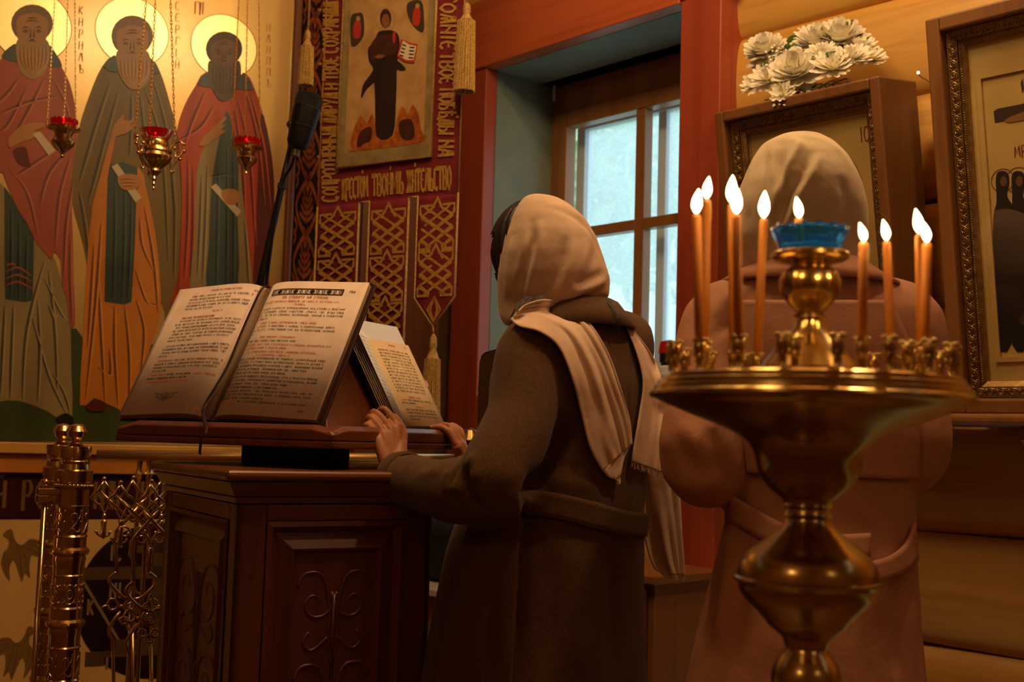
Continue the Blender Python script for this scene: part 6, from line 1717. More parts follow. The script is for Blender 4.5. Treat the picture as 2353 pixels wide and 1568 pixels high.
lath([(44, 1640), (46, 1700), (60, 1760), (66, 1840), (52, 1960), (44, 2100), (50, 2240), (64, 2300), (52, 2330)], 'lower_stem')
yb = 900 + cc.z / kc
lath([(52, 2330), (52, yb - 260), (70, yb - 230), (110, yb - 190), (160, yb - 120), (260, yb - 60), (300, yb - 40), (310, yb)], 'foot')
# sockets: small brass cups crowned with beads, in two rings on the plate
mbs = MB(); mbs.lathe((0, 0, 0), [(.0065, 0), (.0075, .004), (.0042, .008), (.0042, .020), (.0070, .024), (.0072, .036), (.0058, .037), (.0056, .026)], 12, cap=False)
for i in range(5):
    a = 2 * math.pi * i / 5; mbs.ball((.0072 * math.cos(a), .0072 * math.sin(a), .038), .0026, 6, 4); mbs.ball((.006 * math.cos(a + .6), .006 * math.sin(a + .6), .022), .0024, 6, 4)
SM = mbs.mesh('socket', smooth=True); SM.materials.append(M_BRASSD)
zpl = zc(880)
def socket(x, y):
    o = bpy.data.objects.new('candle_socket', SM); COL.objects.link(o); o.parent = stand; o.location = (x - C0.x, y - C0.y, zpl); o.scale = (.88, .88, .95)
    return o
M_WAX = mat('beeswax', '#d48a34', .5, sss=.5, noise=('#c87c2a', 30, 3, (1, 1, .3)))
M_WAXLIT = M_WAX
M_CFL = mat('candle_flame', (1, .8, .5), .5, emit=(1.0, .66, .28), estr=22)
CA = [  # base x, top x, top y, flame top y, ring radius m, front?, flame lean
 (1608, 1600, 494, 437, 1, 'front left outer candle, tallest flame nearest the window'), (1619, 1624, 460, 408, -1, 'back left candle with wax drips beside the front left one'),
 (1686, 1681, 470, 404, -1, 'tall candle half hidden behind the second left candle'), (1697, 1692, 494, 436, 1, 'second candle from the left in the front of the stand'),
 (1739, 1755, 504, 440, -1, 'candle leaning right beside the blue cup'), (1980, 1985, 558, 516, 1, 'candle just right of the blue cup'),
 (2049, 2037, 556, 507, -1, 'candle leaning left, second right of the blue cup'), (2116, 2112, 540, 482, -1, 'rear candle of the right-hand pair'), (2122, 2130, 560, 512, 1, 'front candle of the right-hand pair')]
used = []
def flame(base, H, lean, parent, power):
    mb = MB(); n = 12; w = H * .205
    prof = [(.10, 0), (.55, .10), (.88, .24), (1.0, .38), (.9, .55), (.66, .72), (.36, .87), (.05, 1.0)]
    for (r, t) in prof:
        for j in range(n):
            a = 2 * math.pi * j / n
            mb.V.append(base + Vector((w * r * math.cos(a) + lean * t * t, w * r * math.sin(a), H * t)))
    for i in range(len(prof) - 1):
        for j in range(n):
            j2 = (j + 1) % n; mb.F.append((i * n + j, i * n + j2, (i + 1) * n + j2, (i + 1) * n + j))
    mb.F.append(tuple(range(n))[::-1]); mb.F.append(tuple((len(prof) - 1) * n + j for j in range(n)))
    f = mb.build('flame', M_CFL, parent, smooth=True)
    l = lamp('candle_light', base + Vector((lean * .3, 0, H * .55)) - org_of(parent), power, (1.0, .56, .2), .006)
    l.parent = parent
    return f
for (bx_, tx, ty, fy, fr, lab) in CA:
    dxm = (bx_ - 1859) * kc
    Rr = .122 if abs(dxm) < .112 else .136
    if abs(dxm) > Rr: Rr = abs(dxm) + .004
    dy = -fr * math.sqrt(max(Rr * Rr - dxm * dxm, 0))
    Yb = YC + dy; sc = Yb / YC
    base = Vector((P(bx_, 850, Yb).x, Yb, zpl + .022))
    used.append((base.x, base.y))
    top = P(tx, ty, Yb)
    socket(base.x, base.y)
    t = thing('candle', base, 'lit beeswax ' + lab, 'candle', 'lit candles on the brass stand')
    r_ = 11.0 * Yb / F_PX if fr > 0 else 10 * Yb / F_PX
    mid = (base + top) / 2
    mb = MB(); mb.tube([base, mid, top - (top - base) * .02, top], [r_ * 1.08, r_ * 1.0, r_ * .98, r_ * .7], 14); mb.build('wax_stick', M_WAXLIT, t, smooth=True)
    mb = MB(); mb.tube([top - Vector((0, 0, .002)), top + Vector((0, 0, .006))], .0008, 6); mb.build('wick', M_WICK, t)
    H = (ty - fy) * Yb / F_PX
    flame(top + Vector((0, 0, .0015)), H, (-.004 if tx > 1950 else (.001 if tx > 1640 else .002)), t, .32)
    if bx_ == 1619:
        mb = MB()
        for (dx_, y_, s_) in ((8, 490, 4), (9, 500, 3.5), (8, 508, 3), (10, 484, 3)): mb.ball(P(tx + dx_ - .5, y_, Yb), s_ * kc, 7, 5)
        mb.tube([P(tx + 8, 470, Yb), P(tx + 8, 505, Yb)], 2.2 * kc, 6); mb.build('wax_drip', M_WAX, t, smooth=True)
rg = random.Random(5)
for ring_r, n in ((.140, 18), (.112, 12)):
    for i in range(n):
        a = 2 * math.pi * (i + .3) / n
        x, y = C0.x + ring_r * math.cos(a), C0.y + ring_r * math.sin(a)
        if all((x - u) ** 2 + (y - v) ** 2 > .019 ** 2 for u, v in used):
            socket(x, y)
# blue glass cup with a stub candle
cup = thing('blue_glass_cup', Vector((C0.x, C0.y, zc(577))), 'fluted blue glass cup on top of the candle stand', 'cup')
mb = MB(); n = 48
pr = [(66, 576.5), (69, 576), (74, 562), (80, 546), (86, 530), (89, 522), (85, 522), (81, 532), (75, 548), (68, 566), (60, 571), (1, 572)]
pr = [(1, 576.5)] + pr
for i, (r, y) in enumerate(pr):
    for j in range(n):
        a = 2 * math.pi * j / n; fl = 1 + .022 * math.cos(j * math.pi / 1.5) * (1 if r > 40 else 0)
        zz_ = zc(y) + (.0018 * math.cos(j * math.pi / 1.5) if y < 524 else 0) + .0005
        mb.V.append(C0 + Vector((r * kc * fl * math.cos(a), r * kc * fl * math.sin(a), zz_)))
for i in range(len(pr) - 1):
    for j in range(n):
        j2 = (j + 1) % n; mb.F.append((i * n + j, i * n + j2, (i + 1) * n + j2, (i + 1) * n + j))
mb.build('glass', mat('cobalt_glass', (0.03, 0.30, 0.85), .06, 0, .5, trans=.9), cup, smooth=True, fix=True)
mb = MB(); mb.lathe(C0, [(.002, zc(570.5)), (64 * kc, zc(570)), (66 * kc, zc(562)), (.002, zc(561.5))], 24); mb.build('wax_pool', mat('pale_wax', '#bfe0e8', .5, sss=.3), cup, smooth=True)
base = Vector((P(1838, 545, YC - .01).x, YC - .01, zc(561))); top = P(1836, 503, YC - .01)
t = thing('candle_stub', base, 'short lit candle stub burning inside the blue glass cup', 'candle')
mb = MB(); mb.tube([base, top - (top - base) * .05, top], [10 * kc, 10 * kc, 7 * kc], 14); mb.build('wax_stick', M_WAX, t, smooth=True)
mb = MB(); mb.tube([top, top + Vector((0, 0, .006))], .0008, 6); mb.build('wick', M_WICK, t)
flame(top + Vector((0, 0, .001)), 48 * kc, -.003, t, .3)

# ------------------------------------------------------------------ the two women
def remesh(mb, voxel, smooth=6, lam=.5):
    me = bpy.data.meshes.new('tmp'); me.from_pydata([tuple(v) for v in mb.V], [], mb.F); me.update()
    b = bmesh.new(); b.from_mesh(me); bmesh.ops.recalc_face_normals(b, faces=b.faces); b.to_mesh(me); b.free()
    o = bpy.data.objects.new('tmp', me); COL.objects.link(o)
    md = o.modifiers.new('r', 'REMESH'); md.mode = 'VOXEL'; md.voxel_size = voxel
    dg = bpy.context.evaluated_depsgraph_get(); ev = o.evaluated_get(dg); m2 = ev.to_mesh()
    n = len(m2.vertices); V = np.empty(n * 3); m2.vertices.foreach_get('co', V); V = V.reshape(-1, 3)
    F = [tuple(p.vertices) for p in m2.polygons]
    E = np.empty(len(m2.edges) * 2, dtype=np.int64); m2.edges.foreach_get('vertices', E); E = E.reshape(-1, 2)
    ev.to_mesh_clear(); bpy.data.objects.remove(o); bpy.data.meshes.remove(me)
    return lap(V, E, smooth, lam), F, E
def lap(V, E, it, lam=.5):
    n = len(V); deg = np.bincount(E.ravel(), minlength=n).reshape(-1, 1).astype(float); deg[deg == 0] = 1
    for i in range(it):
        S = np.zeros_like(V)
        np.add.at(S, E[:, 0], V[E[:, 1]]); np.add.at(S, E[:, 1], V[E[:, 0]])
        V = V + lam * (S / deg - V)
    return V
def vnormals(V, F):
    N = np.zeros_like(V)
    Q = np.array([f if len(f) == 4 else (f[0], f[1], f[2], f[2]) for f in F])
    n = np.cross(V[Q[:, 2]] - V[Q[:, 0]], V[Q[:, 3]] - V[Q[:, 1]])
    bad = Q[:, 2] == Q[:, 3]
    if bad.any(): n[bad] = np.cross(V[Q[bad, 1]] - V[Q[bad, 0]], V[Q[bad, 2]] - V[Q[bad, 0]])
    for k in range(4): np.add.at(N, Q[:, k], n)
    L = np.linalg.norm(N, axis=1, keepdims=True); L[L == 0] = 1
    return N / L
def bvh_of(V, F): return BVHTree.FromPolygons([Vector(v) for v in V], F)
def seen(bvh, x, y):
    h = bvh.ray_cast(CAMV, ray(x, y).normalized())
    return h[0]
def crease(V, N, bvh, curves):
    """curves: (pixel polyline, height in m, half width in m); pushes the surface along its normal near each seen line"""
    D = np.zeros(len(V))
    for (px, amp, wid) in curves:
        q = smooth_poly(px, 5); pts = [seen(bvh, x, y) for x, y in q]; pts = [p for p in pts if p is not None]
        if len(pts) < 2: continue
        best = np.full(len(V), 1e9); tt = np.zeros(len(V))
        A = np.array([tuple(p) for p in pts]); n = len(A) - 1
        for i in range(n):
            a, b = A[i], A[i + 1]; d = b - a; L2 = d @ d
            if L2 < 1e-10 or L2 > .02: continue
            t = np.clip(((V - a) @ d) / L2, 0, 1)
            r = np.linalg.norm(V - (a + t[:, None] * d), axis=1)
            m = r < best; best[m] = r[m]; tt[m] = (i + t[m]) / n
        fade = np.clip(np.minimum(tt, 1 - tt) * 4, 0, 1)
        D += amp * np.exp(-(best / wid) ** 2) * fade
    return V + N * D[:, None]
def put_np(V, F, name, mt, parent, **k):
    me = bpy.data.meshes.new(name); o0 = np.array(org_of(parent)) if parent is not None else np.zeros(3)
    me.from_pydata([tuple(v) for v in (V - o0)], [], F); me.polygons.foreach_set('use_smooth', [True] * len(me.polygons)); me.update()
    return put(me, name, mt, parent, **k)
def loft(mb, secs, r, f, n=28, cap=True, power=2.3):
    """secs: (centre, a, b): superellipse rings, a along r, b along f"""
    k = len(mb.V)
    for (c, a, b) in secs:
        for j in range(n):
            t = 2 * math.pi * j / n; ct, st = math.cos(t), math.sin(t)
            x = math.copysign(abs(ct) ** (2 / power), ct); y = math.copysign(abs(st) ** (2 / power), st)
            mb.V.append(Vector(c) + r * (a * x) + f * (b * y))
    for i in range(len(secs) - 1):
        for j in range(n):
            j2 = (j + 1) % n; mb.F.append((k + i * n + j, k + i * n + j2, k + (i + 1) * n + j2, k + (i + 1) * n + j))
    if cap:
        mb.F.append(tuple(k + j for j in range(n))[::-1]); mb.F.append(tuple(k + (len(secs) - 1) * n + j for j in range(n)))
    return mb
def strip_cloth(Ls, Rs, nu, nv, bvh, off, Yf, corr, name, mt, parent, thick=.003, smooth=3):
    """a cloth band between two seen edges, lying on the body where there is one and hanging at depth Yf (value or function of v) elsewhere"""
    Lq, Rq = smooth_poly(Ls, 8), smooth_poly(Rs, 8)
    def samp(q, t):
        x = t * (len(q) - 1); i = min(int(x), len(q) - 2); f = x - i
        return (q[i][0] + (q[i + 1][0] - q[i][0]) * f, q[i][1] + (q[i + 1][1] - q[i][1]) * f)
    PX = np.zeros((nv + 1, nu + 1, 2)); D = np.full((nv + 1, nu + 1), np.nan)
    for j in range(nv + 1):
        l, r_ = samp(Lq, j / nv), samp(Rq, j / nv)
        for i in range(nu + 1):
            u = i / nu; PX[j, i] = (l[0] + (r_[0] - l[0]) * u, l[1] + (r_[1] - l[1]) * u)
            h = seen(bvh, *PX[j, i]) if bvh is not None else None
            yf = Yf(j / nv) if callable(Yf) else Yf
            if h is not None and abs(h.y - yf) < .35: D[j, i] = h.y
    for j in range(nv + 1):
        row = D[j]; ok = ~np.isnan(row); yf = Yf(j / nv) if callable(Yf) else Yf
        if ok.any(): row[~ok] = np.interp(np.flatnonzero(~ok), np.flatnonzero(ok), row[ok])
        else: row[:] = yf
    for s in range(smooth):
        Dp = np.pad(D, 1, mode='edge'); D = (Dp[1:-1, 1:-1] * 2 + Dp[:-2, 1:-1] + Dp[2:, 1:-1] + Dp[1:-1, :-2] + Dp[1:-1, 2:]) / 6
    mb = MB()
    for j in range(nv + 1):
        for i in range(nu + 1):
            p = P(PX[j, i, 0], PX[j, i, 1], D[j, i]); d = (CAMV - p).normalized()
            mb.V.append(p + d * (off + corr(i / nu, j / nv)))
    for j in range(nv):
        for i in range(nu):
            q = j * (nu + 1) + i; mb.F.append((q, q + nu + 1, q + nu + 2, q + 1))
    o = mb.build(name, mt, parent, smooth=True, solid=thick)
    return o, mb
def fringe(mb, nu, nv, parent, mt, L=.012, name='fringe'):
    m2 = MB(); rg = random.Random(3)
    for i in range(0, nu * 3):
        u = i / (nu * 3) * nu; k = int(u); f = u - k
        a = mb.V[nv * (nu + 1) + k]; b = mb.V[nv * (nu + 1) + min(k + 1, nu)]; c = mb.V[(nv - 1) * (nu + 1) + k]
        p = a * (1 - f) + b * f; d = (a - c).normalized()
        m2.tube([p - d * .003, p + d * (L * rg.uniform(.4, 1.1)) + Vector((rg.uniform(-.004, .004), 0, -.002))], .0006, 4)
    m2.build(name, mt, parent, kind='stuff')

M_SKIN = mat('skin', '#b5764f', .5, sss=.25, noise=('#a4653f', 40, 3, (1, 1, 1)))
M_COAT = mat('brown_wool', '#5c3a14', .95, sheen=.12, noise=('#4e300e', 160, 4, (1, 1, 1)), bump=(.35, 420, (1, 1, 1)))
M_LINEN = mat('beige_linen', '#dcbea4', .85, sheen=.2, noise=('#ccaa8e', 12, 5, (1, 1, 1)), bump=(.5, 28, (1, 1, 1)))
M_HAIR = mat('dark_brown_hair', '#2a1810', .5, noise=('#1a0e08', 90, 3, (1, 1, .15)))
M_TRENCH = mat('rose_beige_cotton', '#c08868', .75, noise=('#b07a5a', 20, 4, (1, 1, 1)), bump=(.2, 90, (1, 1, 1)))
M_LINEN2 = mat('cream_linen', '#e0ccaa', .85, sheen=.2, noise=('#d2bc98', 14, 5, (1, 1, 1)), bump=(.45, 26, (1, 1, 1)))
M_SHOE = mat('dark_shoe', '#1a1210', .5)

# ===== near woman, reading =====
fa = math.radians(50)
f1 = Vector((-math.sin(fa), math.cos(fa), 0)); r1 = Vector((math.cos(fa), math.sin(fa), 0))
Y1 = 2.42
w1_root = P(1250, 1500, Y1); w1_root = Vector((w1_root.x, Y1, 0))
wom = thing('person', w1_root, 'person in a brown wool coat and beige headscarf reading with both hands on the rest', 'person')
hLa = E2.px(890, 1000, .0)[0]; hRa = E2.px(1030, 1000, 0.0)[0]
YL = E2.at(hLa, 0).y; YR = E2.at(hRa, 0).y
print('hands', hLa, hRa, YL, YR)
sh_l = P(1216, 812, 2.29); el_l = P(1140, 1122, 2.17); wr_l = P(902, 1100, YL - .055)
sh_r = P(1428, 800, 2.55); el_r = P(1250, 1130, 2.72); wr_r = P(1072, 1072, YR + .03)
head_c = P(1266, 590, Y1 - .01)
# body: head, neck, trunk, arms, hands, legs in one skin
mb = MB()
def ellip(c, a, b, h, r, f, n=14, m=9, tilt=0):
    k = len(mb.V)
    for i in range(m + 1):
        ph = math.pi * i / m
        for j in range(n):
            t = 2 * math.pi * j / n
            mb.V.append(Vector(c) + r * (a * math.sin(ph) * math.cos(t)) + f * (b * math.sin(ph) * math.sin(t)) + Vector((0, 0, h * math.cos(ph))))
    for i in range(m):
        for j in range(n):
            j2 = (j + 1) % n; mb.F.append((k + i * n + j, k + (i + 1) * n + j, k + (i + 1) * n + j2, k + i * n + j2))
def head_parts(hc, f, r):
    ellip(hc, .072, .090, .108, r, f); ellip(hc + f * .035 - Vector((0, 0, .055)), .050, .055, .062, r, f)
    mb.tube([hc + f * .082 + Vector((0, 0, .012)), hc + f * .098 - Vector((0, 0, .012)), hc + f * .106 - Vector((0, 0, .028)), hc + f * .088 - Vector((0, 0, .036))], [.007, .009, .012, .008], 8)
    for s in (-1, 1):
        mb.tube([hc + r * (s * .070) + Vector((0, 0, .018)), hc + r * (s * .078) - f * .008, hc + r * (s * .070) - Vector((0, 0, .028))], [.008, .012, .008], 8)
        mb.tube([hc + f * .080 + r * (s * .012) + Vector((0, 0, .024)), hc + f * .074 + r * (s * .042) + Vector((0, 0, .024))], .008, 6)
    mb.tube([hc + f * .084 - r * .018 - Vector((0, 0, .058)), hc + f * .090 - Vector((0, 0, .058)), hc + f * .084 + r * .018 - Vector((0, 0, .058))], .007, 6)
def legs(root, f, r, hipz):
    for s in (-1, 1):
        h = Vector((root.x, root.y, hipz)) + r * (s * .085)
        kn = Vector((root.x, root.y, .47)) + r * (s * .09); an = Vector((root.x, root.y, .08)) + r * (s * .09)
        mb.tube([h, (h + kn) / 2, kn, (kn + an) / 2 + Vector((0, 0, .05)), an, an - Vector((0, 0, .06))], [.085, .075, .052, .050, .036, .036], 12)
        mb.tube([an - Vector((0, 0, .05)) - f * .05, an - Vector((0, 0, .05)) + f * .05, an - Vector((0, 0, .058)) + f * .15], [.034, .036, .022], 10)
head_parts(head_c, f1, r1)
nk = P(1312, 745, Y1); mb.tube([head_c - Vector((0, 0, .06)) - f1 * .02, nk + Vector((0, 0, .02)), nk - Vector((0, 0, .06))], [.055, .052, .07], 12)
zb = lambda y: P(1280, y, Y1).z
loft(mb, [(P(1320, 745, Y1), .07, .06), (P(1320, 800, Y1), .16, .085), (P(1318, 900, Y1), .165, .10), (P(1290, 1100, Y1), .13, .09), (P(1270, 1250, Y1), .16, .11), (P(1262, 1380, Y1), .165, .115), (P(1258, 1480, Y1), .13, .1)], r1, f1, 20)
legs(w1_root, f1, r1, zb(1420))
for (s_, e_, w_) in ((sh_l, el_l, wr_l), (sh_r, el_r, wr_r)):
    mb.tube([s_, (s_ + e_) / 2, e_, (e_ + w_) / 2, w_], [.05, .045, .040, .038, .026], 12)
def finger(pts, r0=.0086, r1_=.0068): 
    n = len(pts); mb.tube(smooth_poly([tuple(p) for p in pts], 3), [r0 + (r1_ - r0) * i / (3 * (n - 1)) for i in range(3 * (n - 1) + 1)], 9); mb.ball(pts[-1], r1_ * 1.02, 8, 6)
# left hand: back to the viewer, fingers over the ledge
KL = [P(866, 1008, YL - .026), P(881, 995, YL - .017), P(897, 984, YL - .006), P(913, 976, YL + .006)]
PL = [P(846, 977, YL - .022), P(853, 960, YL - .010), P(864, 948, YL + .004), P(884, 941, YL + .018)]
TL = [P(838, 996, YL + .000), P(841, 980, YL + .012), P(848, 968, YL + .026), P(864, 960, YL + .040)]
for k_, p_, t_ in zip(KL, PL, TL):
    w_ = wr_l + (k_ - wr_l) * .25
    mb.tube([wr_l, w_, k_], [.019, .016, .0118], 9); finger([k_, p_, (p_ + t_) / 2 + (p_ - k_) * .12, t_])
mb.tube([wr_l + Vector((.008, 0, 0)), P(918, 1050, YL - .03), P(922, 1018, YL - .01)], [.022, .018, .013], 9)
finger([P(920, 1040, YL - .025), P(927, 1006, YL + .002), P(921, 979, YL + .014), P(908, 959, YL + .020)], .0115, .0082)
# right hand: fingertips on the page, thumb under the ledge
KR = [P(1047, 1022, YR - .018), P(1055, 1016, YR - .004), P(1061, 1019, YR + .012), P(1065, 1028, YR + .026)]
FR = [[P(1029, 990, YR - .018), P(1008, 981, YR - .010), P(987, 984, YR - .004)], [P(1041, 985, YR - .002), P(1023, 977, YR + .006), P(1008, 980, YR + .012)], [P(1053, 988, YR + .012), P(1040, 978, YR + .022), P(1028, 980, YR + .03)], [P(1062, 1000, YR + .026), P(1055, 986, YR + .034), P(1046, 985, YR + .04)]]
for k_, f_ in zip(KR, FR):
    mb.tube([wr_r, wr_r + (k_ - wr_r) * .4, k_], [.019, .016, .0118], 9); finger([k_] + f_)
finger([P(1066, 1056, YR - .0), P(1042, 1066, YR - .02), P(1022, 1068, YR - .026), P(1007, 1065, YR - .028)], .0125, .0085)
V, F, E = remesh(mb, .0031, 2, .45)
body1 = put_np(V, F, 'body', M_SKIN, wom)
print('body verts', len(V))
# coat
mb = MB()
secs = [(P(1322, 722, Y1), .075, .065), (P(1324, 748, Y1), .11, .085), (P(1324, 775, Y1), .165, .10), (P(1322, 812, Y1), .195, .115), (P(1318, 880, Y1), .205, .132), (P(1314, 980, Y1), .200, .138), (P(1296, 1080, Y1), .195, .150), (P(1272, 1165, Y1), .195, .168), (P(1256, 1260, Y1), .210, .182), (P(1240, 1400, Y1), .222, .192), (P(1230, 1568, Y1), .240, .205)]
bz_ = P(1225, 1568, Y1); secs.append((Vector((bz_.x - .012, bz_.y, .36)), .262, .225))
loft(mb, secs, r1, f1, 32)
cuf_l = wr_l + (el_l - wr_l) * .10
mb.tube(smooth_poly([tuple(q) for q in (sh_l + r1 * .05 + Vector((0, 0, .02)), sh_l, P(1198, 960, 2.23), el_l + Vector((0, 0, .03)), el_l, P(1040, 1128, 2.235), cuf_l)], 4), [.066] * 5 + [.068] * 4 + [.070] * 4 + [.070] * 4 + [.064] * 4 + [.056] * 3 + [.050], 18)
cuf_r = wr_r + (el_r - wr_r) * .12
mb.tube(smooth_poly([tuple(q) for q in (sh_r - r1 * .05, sh_r, (sh_r + el_r) / 2 + r1 * .02, el_r, (el_r + cuf_r) / 2, cuf_r)], 4), [.075] * 9 + [.068] * 6 + [.058] * 5 + [.05], 18)
V, F, E = remesh(mb, .0075, 9, .5)
bv = bvh_of(V, F); N = vnormals(V, F)
V = crease(V, N, bv, [
    ([(1206, 1120), (1205, 1200), (1195, 1300), (1188, 1430), (1182, 1566)], -.014, .012), ([(1196, 1135), (1190, 1250), (1175, 1400), (1165, 1560)], .006, .012),
    ([(1318, 960), (1290, 1010), (1240, 1085), (1200, 1150)], -.034, .020), ([(1320, 880), (1335, 960), (1300, 1020)], -.006, .02),
    ([(1072, 1070), (1066, 1098), (1074, 1130), (1096, 1165), (1120, 1180)], -.020, .011), ([(1084, 1040), (1086, 1075), (1096, 1110)], .008, .012), ([(1060, 1075), (1040, 1100), (1034, 1130), (1044, 1160)], -.010, .009), ([(1052, 1078), (1048, 1110), (1056, 1140)], .006, .009), ([(1100, 1095), (1060, 1120), (1010, 1132)], .004, .012), ([(1034, 1075), (1028, 1105), (1036, 1140)], .005, .012), ([(1092, 1060), (1078, 1085), (1080, 1120), (1100, 1150)], -.005, .010), ([(1010, 1080), (1004, 1110), (1012, 1140)], -.003, .012),
    ([(1010, 1075), (985, 1088), (955, 1090)], .004, .01), ([(960, 1150), (1030, 1160), (1090, 1155)], -.003, .006),
    ([(945, 1062), (932, 1090), (930, 1130), (940, 1172)], -.006, .005), ([(1172, 815), (1160, 900), (1130, 1010), (1095, 1110)], -.0035, .005),
    ([(1400, 1250), (1410, 1380), (1405, 1560)], -.006, .025), ([(1330, 1230), (1322, 1380), (1325, 1566)], .006, .03), ([(1260, 1240), (1262, 1400), (1255, 1566)], -.005, .025), ([(1090, 1230), (1075, 1380), (1060, 1560)], .005, .03),
    ([(1056, 1255), (1090, 1262), (1132, 1258)], -.005, .005), ([(1130, 1262), (1128, 1400), (1120, 1560)], -.006, .006),
    ([(1420, 1010), (1400, 1080), (1390, 1150)], -.006, .02), ([(1250, 1090), (1300, 1110), (1380, 1120)], .005, .02), ([(1440, 880), (1445, 980), (1430, 1100)], -.003, .005), ([(1150, 1165), (1200, 1120), (1260, 1080)], .004, .014)])
V = lap(V, E, 1, .3)
coat1 = put_np(V, F, 'coat', M_COAT, wom)
bv_coat1 = bvh_of(V, F)
strip_cloth([(1080, 1196), (1052, 1300), (1030, 1420), (1004, 1568), (990, 1640)], [(1196, 1190), (1190, 1300), (1183, 1430), (1176, 1568), (1172, 1640)], 20, 40, bv_coat1, .009, Y1 - .1, lambda u, v: .004 * math.sin(u * 5 + v * 2), 'coat_front_panel', M_COAT, wom, .005, 3)
axc = (el_l - wr_l).normalized(); ca_, cb_ = frame_from(axc)
mb = MB(); n_ = 24; kk = len(mb.V)
for (t_, r_) in ((.012, .047), (.014, .0525), (.020, .0555), (.046, .058), (.050, .0565), (.052, .052)):
    for j in range(n_):
        q = 2 * math.pi * j / n_; mb.V.append(wr_l + axc * t_ + ca_ * (r_ * math.cos(q)) + cb_ * (r_ * math.sin(q)))
for i in range(5):
    for j in range(n_):
        j2 = (j + 1) % n_; mb.F.append((i * n_ + j, i * n_ + j2, (i + 1) * n_ + j2, (i + 1) * n_ + j))
mb.build('cuff', M_COAT, wom, smooth=True, fix=True)
# collar standing round the neck
mb = MB(); nkc = P(1318, 742, Y1)
def ring_band(c, z_list, r, f, t0, t1, n=30):
    k = len(mb.V)
    for (dz, a, b, sh) in z_list:
        for j in range(n + 1):
            t = math.radians(t0 + (t1 - t0) * j / n)
            mb.V.append(Vector(c) + r * (a * math.cos(t)) + f * (b * math.sin(t) + sh) + Vector((0, 0, dz)))
    for i in range(len(z_list) - 1):
        for j in range(n):
            q = k + i * (n + 1) + j; mb.F.append((q, q + 1, q + n + 2, q + n + 1))
ring_band(nkc, [(.040, .064, .062, -.010), (.046, .070, .068, -.012), (.040, .080, .078, -.014), (.018, .098, .094, -.015), (-.010, .124, .112, -.014)], r1, f1, 125, 415)
mb.build('collar', M_COAT, wom, smooth=True, solid=.006)
# lapel of the coat front
mb = MB(); lp = smooth_poly([(1172, 796), (1136, 804), (1106, 818), (1100, 870), (1098, 930), (1100, 990), (1128, 960), (1150, 900), (1168, 850)], 3, True)
mb.flat([P(x, y, 2.36 + (1170 - x) * .0006) for x, y in lp], Vector((0, -1, 0)), .01); mb.build('lapel', M_COAT, wom, bevel=.003)
# belt
belt, _ = strip_cloth([(1203, 1128), (1270, 1132), (1360, 1152), (1430, 1172), (1494, 1182)], [(1203, 1182), (1270, 1190), (1360, 1212), (1430, 1230), (1484, 1234)], 5, 24, bv_coat1, .010, Y1 + .02, lambda u, v: .006 * max(0, v - .75), 'belt', M_COAT, wom, .006)
# bracelet of small beads at the cuff
axis = (wr_l - el_l).normalized(); a_, b_ = frame_from(axis)
bc_ = wr_l + (el_l - wr_l) * .04
for i in range(22):
    t = 2 * math.pi * i / 22
    mb = MB(); mb.ball(bc_ + a_ * (.036 * math.cos(t)) + b_ * (.040 * math.sin(t)), .0028, 7, 5); mb.build('bracelet_bead', mat('pearl_beads', '#d8c8bc', .25), wom, smooth=True)
# hair
mb = MB(); hc2 = head_c + f1 * .044 + Vector((0, 0, .016))
ellip(hc2, .086, .106, .112, r1, f1, 20, 12); V, F, E = remesh(mb, .005, 4)
N = vnormals(V, F); V = V + N * (.0025 * np.sin((V[:, 2] * 60 + np.arctan2(V[:, 1] - hc2.y, V[:, 0] - hc2.x) * 26)))[:, None]
rel = V - np.array(hc2); fr_ = rel @ np.array(f1)
keep = [f for f in F if not (np.mean([fr_[i] for i in f]) > .058 and np.mean([rel[i, 2] for i in f]) < .035)]
put_np(V, keep, 'hair', M_HAIR, wom)
mb = MB(); rg = random.Random(11)
for i in range(14):
    x0 = rg.uniform(1392, 1416); mb.tube(smooth_poly([tuple(P(x0 - 6, 686, Y1 - .07)), tuple(P(x0 + 10, 704 + rg.uniform(-4, 6), Y1 - .085)), tuple(P(x0 + 20 + rg.uniform(-6, 8), 730, Y1 - .10)), tuple(P(x0 + 12 + rg.uniform(-14, 14), 756 + rg.uniform(-10, 14), Y1 - .10))], 4), .00045, 4)
for i in range(40):
    x0 = rg.uniform(1180, 1225); mb.tube(smooth_poly([tuple(P(x0 + 30, 680, Y1 - .10)), tuple(P(x0 + 8, 700 + rg.uniform(-6, 6), Y1 - .125)), tuple(P(x0 - 4, 722 + rg.uniform(-6, 6), Y1 - .135)), tuple(P(x0 - 12 + rg.uniform(-8, 8), 748, Y1 - .13))], 4), .0005, 4)
mb.build('loose_hair', M_HAIR, wom, kind='stuff')
